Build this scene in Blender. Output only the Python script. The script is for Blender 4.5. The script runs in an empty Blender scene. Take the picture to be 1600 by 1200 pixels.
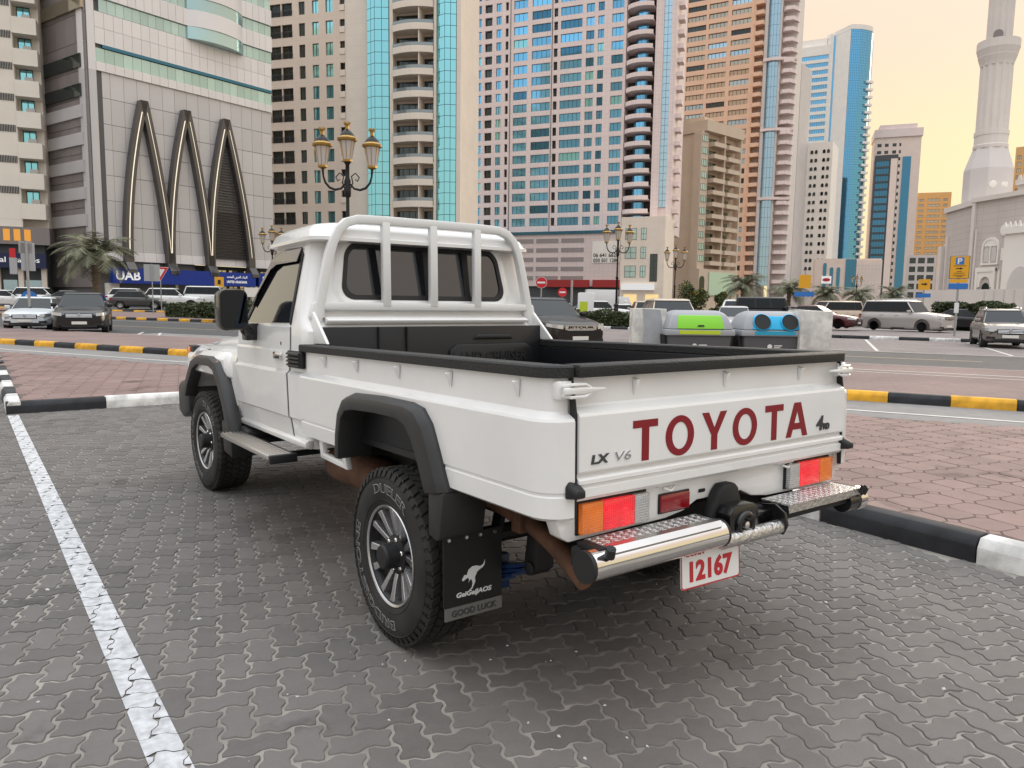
import bpy, bmesh, math, random
from mathutils import Vector, Matrix
R=math.radians; PI=math.pi
random.seed(7)
scene=bpy.context.scene
# ---------------------------------------------------------------- camera
cam=bpy.data.cameras.new('camera'); cam_o=bpy.data.objects.new('camera',cam)
scene.collection.objects.link(cam_o); scene.camera=cam_o
cam.sensor_fit='HORIZONTAL'; cam.sensor_width=36.0; cam.lens=26.165; cam.clip_start=.05; cam.clip_end=6000
_y,_p,_r=R(-35.6491),R(-6.27802),R(.76979)
_f=Vector((-math.sin(_y)*math.cos(_p),math.cos(_y)*math.cos(_p),math.sin(_p)))
_r0=Vector((math.cos(_y),math.sin(_y),0)); _u0=_r0.cross(_f)
_rt=_r0*math.cos(_r)+_u0*math.sin(_r); _up=-_r0*math.sin(_r)+_u0*math.cos(_r)
_m=Matrix((_rt,_up,-_f)).transposed().to_4x4(); _m.translation=Vector((-2.28418,-1.79141,1.48665))
cam_o.matrix_world=_m
# ---------------------------------------------------------------- sky and sun (dusk: sun almost down, behind the mosque)
SUN_AZ,SUN_EL=R(72),R(15)
w=bpy.data.worlds.new('World'); scene.world=w; w.use_nodes=True
nt=w.node_tree; bg=nt.nodes['Background']
sky=nt.nodes.new('ShaderNodeTexSky'); sky.sky_type='NISHITA'; sky.sun_disc=False
sky.sun_elevation=SUN_EL; sky.sun_rotation=SUN_AZ; sky.altitude=0; sky.air_density=1.0; sky.dust_density=2.0; sky.ozone_density=1.0
# the even dusk glow of hazy air: warm all round the horizon, paler and brighter towards the zenith
tc=nt.nodes.new('ShaderNodeTexCoord'); sp=nt.nodes.new('ShaderNodeSeparateXYZ'); nt.links.new(tc.outputs['Generated'],sp.inputs[0])
rp=nt.nodes.new('ShaderNodeValToRGB'); el=rp.color_ramp.elements; rp.color_ramp.interpolation='EASE'
el[0].position=0; el[0].color=(1.0,.83,.46,1); el[1].position=1; el[1].color=(.86,.92,.98,1)
for p,c in ((.15,(1.0,.85,.52,1)),(.32,(.95,.745,.59,1)),(.55,(.89,.89,.90,1))): e=el.new(p); e.color=c
nt.links.new(sp.outputs[2],rp.inputs[0])
# away from the set sun the band over the horizon is cooler and greyer
r2=nt.nodes.new('ShaderNodeValToRGB'); e2=r2.color_ramp.elements; r2.color_ramp.interpolation='EASE'
e2[0].position=0; e2[0].color=(.90,.77,.62,1); e2[1].position=1; e2[1].color=(.88,.92,.95,1)
for p,c in ((.14,(.86,.81,.76,1)),(.32,(.80,.83,.88,1)),(.55,(.87,.88,.90,1))): e=e2.new(p); e.color=c
nt.links.new(sp.outputs[2],r2.inputs[0])
dt=nt.nodes.new('ShaderNodeVectorMath'); dt.operation='DOT_PRODUCT'; nt.links.new(tc.outputs['Generated'],dt.inputs[0]); dt.inputs[1].default_value=(math.sin(SUN_AZ),math.cos(SUN_AZ),0)
mr=nt.nodes.new('ShaderNodeMapRange'); mr.interpolation_type='SMOOTHSTEP'; mr.inputs['From Min'].default_value=-.6; mr.inputs['From Max'].default_value=.7; nt.links.new(dt.outputs['Value'],mr.inputs['Value'])
mxc=nt.nodes.new('ShaderNodeMixRGB'); nt.links.new(mr.outputs[0],mxc.inputs[0]); nt.links.new(r2.outputs[0],mxc.inputs[1]); nt.links.new(rp.outputs[0],mxc.inputs[2])
mx0=nt.nodes.new('ShaderNodeMath'); mx0.operation='MAXIMUM'; mx0.inputs[1].default_value=0; nt.links.new(sp.outputs[2],mx0.inputs[0])
pw=nt.nodes.new('ShaderNodeMath'); pw.operation='POWER'; pw.inputs[1].default_value=2.6; nt.links.new(mx0.outputs[0],pw.inputs[0])
mu=nt.nodes.new('ShaderNodeMath'); mu.operation='MULTIPLY_ADD'; mu.inputs[1].default_value=2.0; mu.inputs[2].default_value=.95; nt.links.new(pw.outputs[0],mu.inputs[0])
sc=nt.nodes.new('ShaderNodeVectorMath'); sc.operation='SCALE'; nt.links.new(mxc.outputs[0],sc.inputs[0]); nt.links.new(mu.outputs[0],sc.inputs['Scale'])
s2=nt.nodes.new('ShaderNodeVectorMath'); s2.operation='SCALE'; nt.links.new(sky.outputs[0],s2.inputs[0]); s2.inputs['Scale'].default_value=.0025
ad=nt.nodes.new('ShaderNodeVectorMath'); ad.operation='ADD'; nt.links.new(sc.outputs[0],ad.inputs[0]); nt.links.new(s2.outputs[0],ad.inputs[1])
nt.links.new(ad.outputs[0],bg.inputs[0]); bg.inputs[1].default_value=1.0
sl=bpy.data.lights.new('sun','SUN'); sl.energy=1.5; sl.angle=R(30); sl.color=(1,.84,.66)
so=bpy.data.objects.new('sun',sl); scene.collection.objects.link(so)
so.rotation_euler=Vector((-math.sin(SUN_AZ)*math.cos(SUN_EL),-math.cos(SUN_AZ)*math.cos(SUN_EL),-math.sin(SUN_EL))).to_track_quat('-Z','Y').to_euler()
vs=scene.view_settings; vs.view_transform='Standard'; vs.look='None'; vs.gamma=1; vs.use_curve_mapping=False; vs.exposure=0.0
scene.cycles.max_bounces=6; scene.cycles.use_denoising=True
# ---------------------------------------------------------------- helpers
COL=scene.collection.objects
def tag(o,label=None,cat=None,group=None,kind=None):
    if label: o['label']=label
    if cat: o['category']=cat
    if group: o['group']=group
    if kind: o['kind']=kind
    return o
def thing(name,label,cat,loc=(0,0,0),rz=0,group=None):
    o=bpy.data.objects.new(name,None); COL.link(o); o.location=loc; o.rotation_euler=(0,0,rz); o.empty_display_size=.1
    return tag(o,label,cat,group)
def place(name,data,parent=None,loc=(0,0,0),rz=0,rot=None,scale=None):
    o=bpy.data.objects.new(name,data); COL.link(o); o.parent=parent; o.location=loc
    o.rotation_euler=rot if rot else (0,0,rz)
    if scale: o.scale=scale
    return o
def copy_tree(o,parent=None):
    c=o.copy(); COL.link(c); c.parent=parent
    for ch in list(o.children): copy_tree(ch,c)
    return c
class MB:
    def __init__(s): s.v=[]; s.f=[]; s.m=[]
    def add(s,vs,fs,mi=0):
        o=len(s.v); s.v+=[tuple(v) for v in vs]; s.f+=[tuple(i+o for i in f) for f in fs]; s.m+=[mi]*len(fs); return s
    def bx(s,x0,x1,y0,y1,z0,z1,mi=0):
        return s.add([(x0,y0,z0),(x1,y0,z0),(x1,y1,z0),(x0,y1,z0),(x0,y0,z1),(x1,y0,z1),(x1,y1,z1),(x0,y1,z1)],
          [(3,2,1,0),(4,5,6,7),(0,1,5,4),(1,2,6,5),(2,3,7,6),(3,0,4,7)],mi)
    def prism(s,poly,ax,a,b,mi=0):
        n=len(poly)
        def P(p,t): return (t,p[0],p[1]) if ax=='x' else (p[0],t,p[1]) if ax=='y' else (p[0],p[1],t)
        return s.add([P(p,a) for p in poly]+[P(p,b) for p in poly],[tuple(range(n-1,-1,-1)),tuple(range(n,2*n))]+[(i,(i+1)%n,n+(i+1)%n,n+i) for i in range(n)],mi)
    def loft(s,rings,mi=0,caps=True,closed=True):
        n=len(rings[0]); vs=[v for r_ in rings for v in r_]; fs=[]
        for k in range(len(rings)-1):
            for i in range(n if closed else n-1):
                j=(i+1)%n; fs.append((k*n+i,k*n+j,(k+1)*n+j,(k+1)*n+i))
        if caps: fs.append(tuple(range(n-1,-1,-1))); fs.append(tuple((len(rings)-1)*n+i for i in range(n)))
        return s.add(vs,fs,mi)
    def tube(s,path,r,n=8,mi=0,caps=True,sq=None):
        path=[Vector(p) for p in path]; rings=[]; ref=None
        for i,p in enumerate(path):
            d=(path[min(i+1,len(path)-1)]-path[max(i-1,0)]).normalized()
            if ref is None: ref=Vector((0,0,1)) if abs(d.z)<.9 else Vector((1,0,0))
            a=d.cross(ref).normalized(); b=a.cross(d).normalized(); ref=b
            rr=r[i] if isinstance(r,(list,tuple)) else r
            rings.append([p+a*(rr*math.cos(2*PI*(k+.5)/n))+b*((rr if sq is None else rr*sq)*math.sin(2*PI*(k+.5)/n)) for k in range(n)])
        return s.loft(rings,mi,caps)
    def lathe(s,prof,n=16,c=(0,0,0),ax='z',mi=0,caps=True,a0=0,a1=2*PI):
        rings=[]
        for r,h in prof:
            ring=[]
            for k in range(n):
                t=a0+(a1-a0)*k/n; x,y=r*math.cos(t),r*math.sin(t)
                v=(x,y,h) if ax=='z' else (h,x,y) if ax=='x' else (x,h,y)
                ring.append((v[0]+c[0],v[1]+c[1],v[2]+c[2]))
            rings.append(ring)
        return s.loft(rings,mi,caps)
    def merge(s,o,M=None,mi=None):
        vs=[tuple(M@Vector(v)) for v in o.v] if M else o.v
        k=len(s.v); s.v+=vs; s.f+=[tuple(i+k for i in f) for f in o.f]; s.m+=[mi if mi is not None else q for q in o.m]; return s
    def mesh(s,name,mats,bevel=0,seg=2,smooth=35,fix=True,sub=0):
        me=bpy.data.meshes.new(name); me.from_pydata(s.v,[],s.f)
        if not isinstance(mats,(list,tuple)): mats=[mats]
        for m in mats: me.materials.append(m)
        if len(mats)>1: me.polygons.foreach_set('material_index',s.m)
        finish(me,bevel,seg,smooth,fix); return me
    def build(s,name,mats,parent=None,loc=(0,0,0),rz=0,bevel=0,seg=2,smooth=35,fix=True):
        return place(name,s.mesh(name,mats,bevel,seg,smooth,fix),parent,loc,rz)
def finish(me,bevel=0,seg=2,smooth=35,fix=True):
    if fix or bevel:
        bm=bmesh.new(); bm.from_mesh(me)
        if fix: bmesh.ops.recalc_face_normals(bm,faces=bm.faces)
        if bevel:
            es=[e for e in bm.edges if len(e.link_faces)==2 and e.calc_face_angle(0)>R(28)]
            bmesh.ops.bevel(bm,geom=es,offset=bevel,segments=seg,affect='EDGES',profile=.5,clamp_overlap=True)
        bm.to_mesh(me); bm.free()
    if smooth:
        me.shade_smooth(); me.set_sharp_from_angle(angle=R(smooth))
    me.update()
def boolean(o,cut,op='DIFFERENCE'):
    c=cut.build('cutter',MAT['black_plastic'],smooth=0)
    md=o.modifiers.new('b','BOOLEAN'); md.object=c; md.operation=op; md.solver='EXACT'
    dg=bpy.context.evaluated_depsgraph_get(); dg.update()
    me=bpy.data.meshes.new_from_object(o.evaluated_get(dg)); o.modifiers.clear(); o.data=me
    bpy.data.objects.remove(c); return o
def rrect(x0,x1,z0,z1,r,n=4):
    o=[]
    for cx,cz,a in ((x1-r,z1-r,0),(x0+r,z1-r,90),(x0+r,z0+r,180),(x1-r,z0+r,270)):
        for k in range(n+1):
            t=R(a+90*k/n); o.append((cx+r*math.cos(t),cz+r*math.sin(t)))
    return o
def text_mb(txt,size=1.0,thick=0.0,bold=0.0,align='CENTER',depth=.001,sx=1.0,shear=0):
    """lettering as a mesh builder: x along the line, y up, z out of the face"""
    cu=bpy.data.curves.new('t','FONT'); cu.body=txt; cu.size=size; cu.align_x=align; cu.align_y='CENTER'
    cu.extrude=depth; cu.offset=bold; cu.resolution_u=3; cu.shear=shear
    o=bpy.data.objects.new('t',cu); COL.link(o)
    dg=bpy.context.evaluated_depsgraph_get(); dg.update(); me=bpy.data.meshes.new_from_object(o.evaluated_get(dg))
    b=MB(); b.add([(v.co.x*sx,v.co.y,v.co.z) for v in me.vertices],[tuple(p.vertices) for p in me.polygons])
    bpy.data.objects.remove(o); bpy.data.curves.remove(cu); bpy.data.meshes.remove(me); return b
def fit(b,w=None,h=None):
    xs=[v[0] for v in b.v]; ys=[v[1] for v in b.v]
    if not xs: return b
    cx,cy=(min(xs)+max(xs))/2,(min(ys)+max(ys))/2
    kx=w/(max(xs)-min(xs)) if w else 1; ky=h/(max(ys)-min(ys)) if h else kx
    if not w: kx=ky
    b.v=[((x-cx)*kx,(y-cy)*ky,z) for x,y,z in b.v]; return b
def face_M(o,right,up):
    """matrix that lays x,y of lettering along right and up at point o"""
    r_=Vector(right).normalized(); u_=Vector(up).normalized(); n=r_.cross(u_)
    M=Matrix((r_,u_,n)).transposed().to_4x4(); M.translation=Vector(o); return M
# ---------------------------------------------------------------- materials
MAT={}
def mat(name,col,rough=.5,metal=0,var=.0,vs=4.0,bump=0,bs=60,coat=0,spec=.5,emit=None,es=1,rnd=0,island=0,dirt=0,ds=2.0,trans=0,alpha=1,ior=1.45,wave=None):
    m=bpy.data.materials.new(name); m.use_nodes=True; n=m.node_tree.nodes; l=m.node_tree.links; b=n['Principled BSDF']
    col=tuple(col)+(1,); b.inputs['Roughness'].default_value=rough; b.inputs['Metallic'].default_value=metal
    b.inputs['Coat Weight'].default_value=coat; b.inputs['Coat Roughness'].default_value=.04
    b.inputs['Specular IOR Level'].default_value=spec; b.inputs['IOR'].default_value=ior
    if trans: b.inputs['Transmission Weight'].default_value=trans
    if alpha<1: b.inputs['Alpha'].default_value=alpha
    b.inputs['Base Color'].default_value=col
    if emit: b.inputs['Emission Color'].default_value=tuple(emit)+(1,); b.inputs['Emission Strength'].default_value=es
    tc=None
    def coord():
        nonlocal tc
        if tc is None: tc=n.new('ShaderNodeTexCoord')
        return tc.outputs['Object']
    def noise(scale,det=4):
        t=n.new('ShaderNodeTexNoise'); t.inputs['Scale'].default_value=scale; t.inputs['Detail'].default_value=det; l.new(coord(),t.inputs['Vector']); return t
    cur=None
    if var or rnd or island or dirt:
        val=None
        def addv(sock,amt):
            nonlocal val
            mm=n.new('ShaderNodeMath'); mm.operation='MULTIPLY_ADD'; l.new(sock,mm.inputs[0]); mm.inputs[1].default_value=amt*2
            if val is None: mm.inputs[2].default_value=1-amt
            else:
                ad=n.new('ShaderNodeMath'); ad.operation='ADD'; l.new(val,ad.inputs[0]); ad.inputs[1].default_value=-amt; l.new(ad.outputs[0],mm.inputs[2])
            val=mm.outputs[0]
        if var: addv(noise(vs,6).outputs[0],var)
        if rnd: oi=n.new('ShaderNodeObjectInfo'); addv(oi.outputs['Random'],rnd)
        if island: gi=n.new('ShaderNodeNewGeometry'); addv(gi.outputs['Random Per Island'],island)
        if dirt:
            t=noise(ds,8); cr=n.new('ShaderNodeValToRGB'); cr.color_ramp.elements[0].position=.35; cr.color_ramp.elements[1].position=.62
            l.new(t.outputs[0],cr.inputs[0]); addv(cr.outputs[0],dirt)
        mx=n.new('ShaderNodeMixRGB'); mx.blend_type='MULTIPLY'; mx.inputs[0].default_value=1; mx.inputs[1].default_value=col
        cb=n.new('ShaderNodeCombineColor'); [l.new(val,cb.inputs[i]) for i in range(3)]
        l.new(cb.outputs[0],mx.inputs[2]); l.new(mx.outputs[0],b.inputs['Base Color'])
    if bump:
        t=noise(bs,5); bp=n.new('ShaderNodeBump'); bp.inputs['Strength'].default_value=bump; bp.inputs['Distance'].default_value=.01
        l.new(t.outputs[0],bp.inputs['Height']); l.new(bp.outputs[0],b.inputs['Normal'])
    MAT[name]=m; return m
mat('white_paint',(.81,.80,.785),.30,coat=1.0,var=.03,vs=1.5,dirt=.025,ds=3)
mat('white_frame_paint',(.76,.755,.74),.38,coat=.3,var=.03)
mat('black_plastic',(.014,.014,.015),.5,var=.15,vs=8)
mat('flare_plastic',(.026,.0255,.026),.42,var=.12,vs=6,bump=.05,bs=300)
mat('rail_rubber',(.017,.017,.0175),.55,var=.2,vs=30,bump=.6,bs=160)
mat('liner',(.0095,.010,.012),.4,var=.15,vs=5,bump=.1,bs=200)
mat('dark_glass',(.008,.010,.013),.03,spec=1.0,coat=.8)
mat('flap_strip',(.22,.215,.21),.45,.6)
mat('chrome',(.78,.76,.74),.1,1,var=.05,vs=9)
mat('tread_plate',(.62,.61,.60),.30,1,var=.2,vs=25,bump=.9,bs=70)
mat('alu',(.62,.60,.58),.3,1,var=.08,vs=12)
mat('rim_silver',(.55,.55,.56),.26,.9,var=.06,vs=8)
mat('rim_dark',(.02,.02,.022),.35,.5,var=.1)
mat('tyre',(.024,.0225,.021),.78,var=.3,vs=5,bump=.1,bs=120,dirt=.3,ds=5)
mat('tyre_letter',(.30,.29,.28),.7)
mat('red_sticker',(.23,.010,.018),.35)
mat('badge_grey',(.10,.10,.11),.3,.7)
mat('badge_chrome',(.75,.75,.76),.15,1)
mat('lamp_red',(.75,.01,.02),.12,emit=(1,.012,.03),es=.62,bump=.35,bs=140,coat=.8)
mat('lamp_amber',(.75,.17,.008),.12,emit=(1,.2,.01),es=.22,bump=.35,bs=140,coat=.8)
mat('lamp_clear',(.50,.50,.50),.12,.3,bump=.5,bs=140,coat=.8)
mat('reflector',(.25,.006,.012),.15,coat=.8)
mat('rust',(.13,.065,.038),.7,.3,var=.35,vs=9,bump=.3,bs=60,dirt=.3,ds=6)
mat('blue_spring',(.01,.03,.10),.4,var=.2)
mat('flap',(.009,.009,.0095),.5,var=.1)
mat('white_print',(.72,.72,.72),.5)
mat('plate_white',(.78,.78,.76),.35)
mat('plate_red',(.50,.02,.03),.4)
mat('chassis',(.009,.009,.010),.6,var=.3)
mat('mirror_glass',(.025,.03,.04),.02,1)
mat('amber_lens',(.45,.13,.02),.15,coat=.6)
mat('smoke_visor',(.05,.04,.035),.06,spec=.8,coat=.4)
mat('seat',(.06,.055,.05),.7)
mat('mirror_black',(.008,.008,.009),.25,coat=.3)

def lens_grid(name,sc=90):
    """moulded grid of a lamp lens: relief and brightness follow small square prisms"""
    mt=MAT[name]; n=mt.node_tree.nodes; l=mt.node_tree.links; b=n['Principled BSDF']; tc=n.new('ShaderNodeTexCoord'); sp=n.new('ShaderNodeSeparateXYZ'); l.new(tc.outputs['Object'],sp.inputs[0]); o=[]
    for k in (0,2):
        p=n.new('ShaderNodeMath'); p.operation='PINGPONG'; p.inputs[1].default_value=.0045; l.new(sp.outputs[k],p.inputs[0]); o.append(p.outputs[0])
    mi=n.new('ShaderNodeMath'); mi.operation='MINIMUM'; l.new(o[0],mi.inputs[0]); l.new(o[1],mi.inputs[1])
    bp=n.new('ShaderNodeBump'); bp.inputs['Strength'].default_value=.9; bp.inputs['Distance'].default_value=.5; l.new(mi.outputs[0],bp.inputs['Height']); l.new(bp.outputs[0],b.inputs['Normal'])
    ns=n.new('ShaderNodeTexNoise'); ns.inputs['Scale'].default_value=14; l.new(tc.outputs['Object'],ns.inputs['Vector'])
    a=n.new('ShaderNodeMath'); a.operation='MULTIPLY_ADD'; a.inputs[1].default_value=160; a.inputs[2].default_value=.25; l.new(mi.outputs[0],a.inputs[0])
    c=n.new('ShaderNodeMath'); c.operation='MULTIPLY'; l.new(a.outputs[0],c.inputs[0]); l.new(ns.outputs[0],c.inputs[1]); d=n.new('ShaderNodeMath'); d.operation='MULTIPLY'; d.inputs[1].default_value=b.inputs['Emission Strength'].default_value*2.6; l.new(c.outputs[0],d.inputs[0])
    if b.inputs['Emission Strength'].default_value and name!='lamp_clear': l.new(d.outputs[0],b.inputs['Emission Strength'])
for _n in ('lamp_red','lamp_amber','lamp_clear'): lens_grid(_n)
def brickmat(name,c1,c2,cm,w=.22,h=.11,ang=-13.5,mortar=.05,rough=.85,off=.5,var=.18,dirt=.12):
    m=bpy.data.materials.new(name); m.use_nodes=True; n=m.node_tree.nodes; l=m.node_tree.links; b=n['Principled BSDF']; b.inputs['Roughness'].default_value=rough
    tc=n.new('ShaderNodeTexCoord'); mp=n.new('ShaderNodeMapping'); mp.inputs['Rotation'].default_value=(0,0,-R(ang)); l.new(tc.outputs['Object'],mp.inputs[0])
    br=n.new('ShaderNodeTexBrick'); br.inputs['Scale'].default_value=1; br.inputs['Brick Width'].default_value=w; br.inputs['Row Height'].default_value=h; br.inputs['Mortar Size'].default_value=mortar*h; br.offset=off
    for k,c in (('Color1',c1),('Color2',c2),('Mortar',cm)): br.inputs[k].default_value=tuple(c)+(1,)
    l.new(mp.outputs[0],br.inputs['Vector'])
    ns=n.new('ShaderNodeTexNoise'); ns.inputs['Scale'].default_value=.6; ns.inputs['Detail'].default_value=8; l.new(tc.outputs['Object'],ns.inputs['Vector'])
    mm=n.new('ShaderNodeMath'); mm.operation='MULTIPLY_ADD'; mm.inputs[1].default_value=var*4; mm.inputs[2].default_value=1-var*2; l.new(ns.outputs[0],mm.inputs[0])
    mx=n.new('ShaderNodeVectorMath'); mx.operation='SCALE'; l.new(br.outputs['Color'],mx.inputs[0]); l.new(mm.outputs[0],mx.inputs['Scale']); l.new(mx.outputs[0],b.inputs['Base Color'])
    bp=n.new('ShaderNodeBump'); bp.inputs['Strength'].default_value=.4; bp.inputs['Distance'].default_value=.004; bp.invert=True; l.new(br.outputs['Fac'],bp.inputs['Height']); l.new(bp.outputs[0],b.inputs['Normal'])
    MAT[name]=m; return m
def paver_mat(name,col,grit,rnd=.10,island=0,edge=1.0):
    """concrete paver: per-piece tone, broad stains in world space, fine grit"""
    m=bpy.data.materials.new(name); m.use_nodes=True; n=m.node_tree.nodes; l=m.node_tree.links; b=n['Principled BSDF']; b.inputs['Roughness'].default_value=.75; b.inputs['Specular IOR Level'].default_value=.22
    g=n.new('ShaderNodeNewGeometry')
    def noise(sc,det,rough=.6):
        t=n.new('ShaderNodeTexNoise'); t.inputs['Scale'].default_value=sc; t.inputs['Detail'].default_value=det; t.inputs['Roughness'].default_value=rough; l.new(g.outputs['Position'],t.inputs['Vector']); return t.outputs[0]
    def ma(a,mul,add):
        k=n.new('ShaderNodeMath'); k.operation='MULTIPLY_ADD'; l.new(a,k.inputs[0]); k.inputs[1].default_value=mul
        if hasattr(add,'name'): l.new(add,k.inputs[2])
        else: k.inputs[2].default_value=add
        return k.outputs[0]
    v=ma(noise(.55,6),.50,.75); v=ma(noise(9,8,.75),.40,v); v=ma(noise(130,4,.8),grit*1.5,v)
    if island: v=ma(g.outputs['Random Per Island'],island*2,v)
    else:
        oi=n.new('ShaderNodeObjectInfo'); v=ma(oi.outputs['Random'],rnd*2,v)
    off=-(.20+grit*.75+(island or rnd))
    v=ma(v,1,off)
    # dark blotches
    t=n.new('ShaderNodeValToRGB'); t.color_ramp.elements[0].position=.30; t.color_ramp.elements[0].color=(.55,.54,.53,1); t.color_ramp.elements[1].position=.41; l.new(noise(1.7,7),t.inputs[0])
    k=n.new('ShaderNodeMath'); k.operation='MULTIPLY'; l.new(v,k.inputs[0]); l.new(t.outputs[0],k.inputs[1])
    sc=n.new('ShaderNodeVectorMath'); sc.operation='SCALE'; sc.inputs[0].default_value=col; l.new(k.outputs[0],sc.inputs['Scale']); l.new(sc.outputs[0],b.inputs['Base Color'])
    bp=n.new('ShaderNodeBump'); bp.inputs['Strength'].default_value=.35; bp.inputs['Distance'].default_value=.002; l.new(noise(220,3),bp.inputs['Height']); l.new(bp.outputs[0],b.inputs['Normal'])
    MAT[name]=m; return m
paver_mat('paver',(.148,.136,.129),.24,rnd=.13); paver_mat('paver_mass',(.148,.136,.129),.24,island=.13)
paver_mat('pink_paver',(.235,.163,.147),.2,rnd=.11); paver_mat('pink_paver_mass',(.235,.163,.147),.2,island=.11)
paver_mat('asphalt',(.085,.083,.083),.3,rnd=0); paver_mat('asphalt_far',(.10,.098,.097),.3,rnd=0)
mat('sand',(.25,.23,.205),.95,var=.3,vs=9,dirt=.25,ds=3)
mat('pink_joint',(.13,.10,.095),.95,var=.25,vs=9)
brickmat('pink_far',(.235,.163,.147),(.205,.142,.128),(.15,.11,.105)); brickmat('grey_far',(.22,.21,.205),(.19,.182,.178),(.28,.26,.24)); brickmat('grey_pink_far',(.23,.195,.185),(.20,.17,.165),(.14,.12,.115),w=.42,h=.21)
mat('paint_white',(.50,.50,.51),.8,var=.14,vs=9,dirt=.2,ds=22,bump=.2,bs=150)
mat('paint_road',(.55,.54,.51),.7,var=.2,vs=4); mat('paint_road_yellow',(.52,.42,.25),.7,var=.2,vs=4)
mat('kerb_black',(.02,.021,.025),.7,var=.4,vs=7,rnd=.2,dirt=.3,ds=5,bump=.25,bs=90); mat('kerb_white',(.60,.59,.57),.8,var=.16,vs=5,rnd=.08,dirt=.26,ds=6,bump=.25,bs=90)
mat('kerb_yellow',(.66,.34,.025),.7,var=.16,vs=5,rnd=.08,dirt=.2,ds=6,bump=.2,bs=90)
mat('hedge_leaf',(.055,.075,.028),.6,island=.45); mat('hedge_core',(.02,.028,.012),.8,var=.3)
# ================================================================ ground
NV=Vector((.893,.45,0)); UV=Vector((.45,-.893,0))     # across and along the road
def st(s,t,z=0): p=NV*s+UV*t; return (p.x,p.y,z)
def sheet(name,pts,m_,kind='structure'):
    b=MB(); b.add(pts,[tuple(range(len(pts)))]); o=b.build(name,m_,smooth=0); 
    return tag(o,kind=kind)
sheet('ground',[(-700,-300,-.03),(1500,-300,-.03),(1500,1400,-.03),(-700,1400,-.03)],MAT['asphalt_far'])
sheet('road_lane',[st(6.6,-60,-.008),st(10.3,-60,-.008),st(10.3,40,-.008),st(6.6,40,-.008)],MAT['grey_far'])
sheet('asphalt_road',[st(14,-120,-.004),st(30,-120,-.004),st(30,80,-.004),st(14,80,-.004)],MAT['asphalt'])
sheet('parking_paving',[st(15,-27,0),st(18,-27,0),st(18,-10,0),st(15,-10,0)],MAT['grey_far'])
sheet('parking_paving_far',[st(24.9,-16,.001),st(41,-16,.001),st(35.4,-2,.001),st(35.2,12,.001),st(24.6,12,.001)],MAT['grey_pink_far'])
sheet('island_paving',[st(41.2,-16,.10),st(46,-16,.10),st(47,-2,.10),st(47,16,.10),st(35.5,16,.10),st(35.55,-2,.10)],MAT['grey_pink_far'])
sheet('car_park_far',[st(46,-40,.001),st(110,-40,.001),st(110,30,.001),st(47,30,.001)],MAT['grey_pink_far'])
lot=MB(); lot.add([st(29.2,-110,.13),st(29.2,-34,.13),st(38,-41,.55),st(38,-110,.55),st(105,-43,.75),st(105,-110,.75),st(29.2,-31,-.02),st(38,-34.5,-.02),st(105,-36.5,-.02)],[(0,1,2,3),(3,2,4,5),(1,6,7,2),(2,7,8,4)]); tag(lot.build('raised_lot',MAT['asphalt_far'],smooth=0),kind='structure')
sheet('lot_island_paving',[st(29.4,-75,.152),st(29.4,-36,.152),st(34,-36,.375),st(34,-75,.375)],MAT['pink_far'])
# raised pavement strip behind the yellow kerb
b=MB(); b.add([st(10.36,-60,.128),st(15,-60,.128),st(15,-12,.128),st(17,-9,.128),st(17,45,.128),st(10.36,45,.128)],[tuple(range(6))]); tag(b.build('pavement_strip',MAT['pink_far'],smooth=0),kind='structure')
b=MB(); b.bx(-.04,0,0,48,0,.126); o=b.build('pavement_edge',MAT['kerb_white'],smooth=0); o.location=st(15.02,-60); o.rotation_euler=(0,0,math.atan2(UV.y,UV.x)-PI/2); tag(o,kind='structure')
b=MB(); b.bx(-.04,0,0,54,0,.126); o=b.build('pavement_edge',MAT['kerb_white'],smooth=0); o.location=st(17.02,-9); o.rotation_euler=(0,0,math.atan2(UV.y,UV.x)-PI/2); tag(o,kind='structure')
# ---- kerbs: one metre blocks
KB={}
def kerb(name,label,p0,p1,h,cols,wid=.15,start=0,z=0,L=1.0,zz=None):
    p0=Vector(p0+(z,)); p1=Vector(p1+((zz if zz is not None else z),)); d=(p1-p0); n=int(round(d.length/L)); ln=d.length/n
    root=thing(name,label,'kerb',p0,math.atan2(d.y,d.x))
    for i in range(n):
        c=cols[(i+start)%len(cols)]; key=(c,h,wid,round(ln,3))
        if key not in KB:
            b=MB(); b.prism([(0,-.05),(0,h*.62),(.035,h),(wid,h),(wid,-.05)],'x',.004,ln-.004); KB[key]=b.mesh('kerb_block',MAT[c],bevel=.006,seg=1)
        o=place('kerb_block',KB[key],root,(i*ln,random.uniform(-.006,.006),(p1.z-p0.z)*i/n+random.uniform(-.003,.003)))
    return root
# right of the bay: runs along y with its face towards the truck (profile grows to the left of travel, so travel -y on x+)
kerb('kerb','black and white kerb right of the pickup truck',(2.41,9.06),(2.41,-2.94),.15,['kerb_white','kerb_black'],start=1,wid=.16)
kerb('kerb','black and white kerb ahead of the pickup truck front wheel',(-2.06,9.42),(2.41,9.42),.15,['kerb_white','kerb_black'],L=1.0,start=1,wid=.16)
kerb('kerb','short black and white kerb running away at the left edge',(-2.06,15.4),(-2.06,9.42),.15,['kerb_black','kerb_white'],wid=.16)
def stp(s,t): p=st(s,t); return (p[0],p[1])
kerb('kerb','black and yellow kerb left of the truck between lane and pavement',stp(10.2,-46.15),stp(10.2,-5.55),.15,['kerb_yellow','kerb_black'],wid=.17,start=0)
kerb('kerb','black and yellow kerb right of the truck between lane and pavement',stp(10.2,-5.52),stp(10.2,24.23),.15,['kerb_black','kerb_yellow'],wid=.17,start=1,L=.85)
kerb('kerb','black and yellow kerb of the hedge island across the road',stp(28.4,-72),stp(29.3,-34),.16,['kerb_yellow','kerb_black'],wid=.17)
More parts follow.
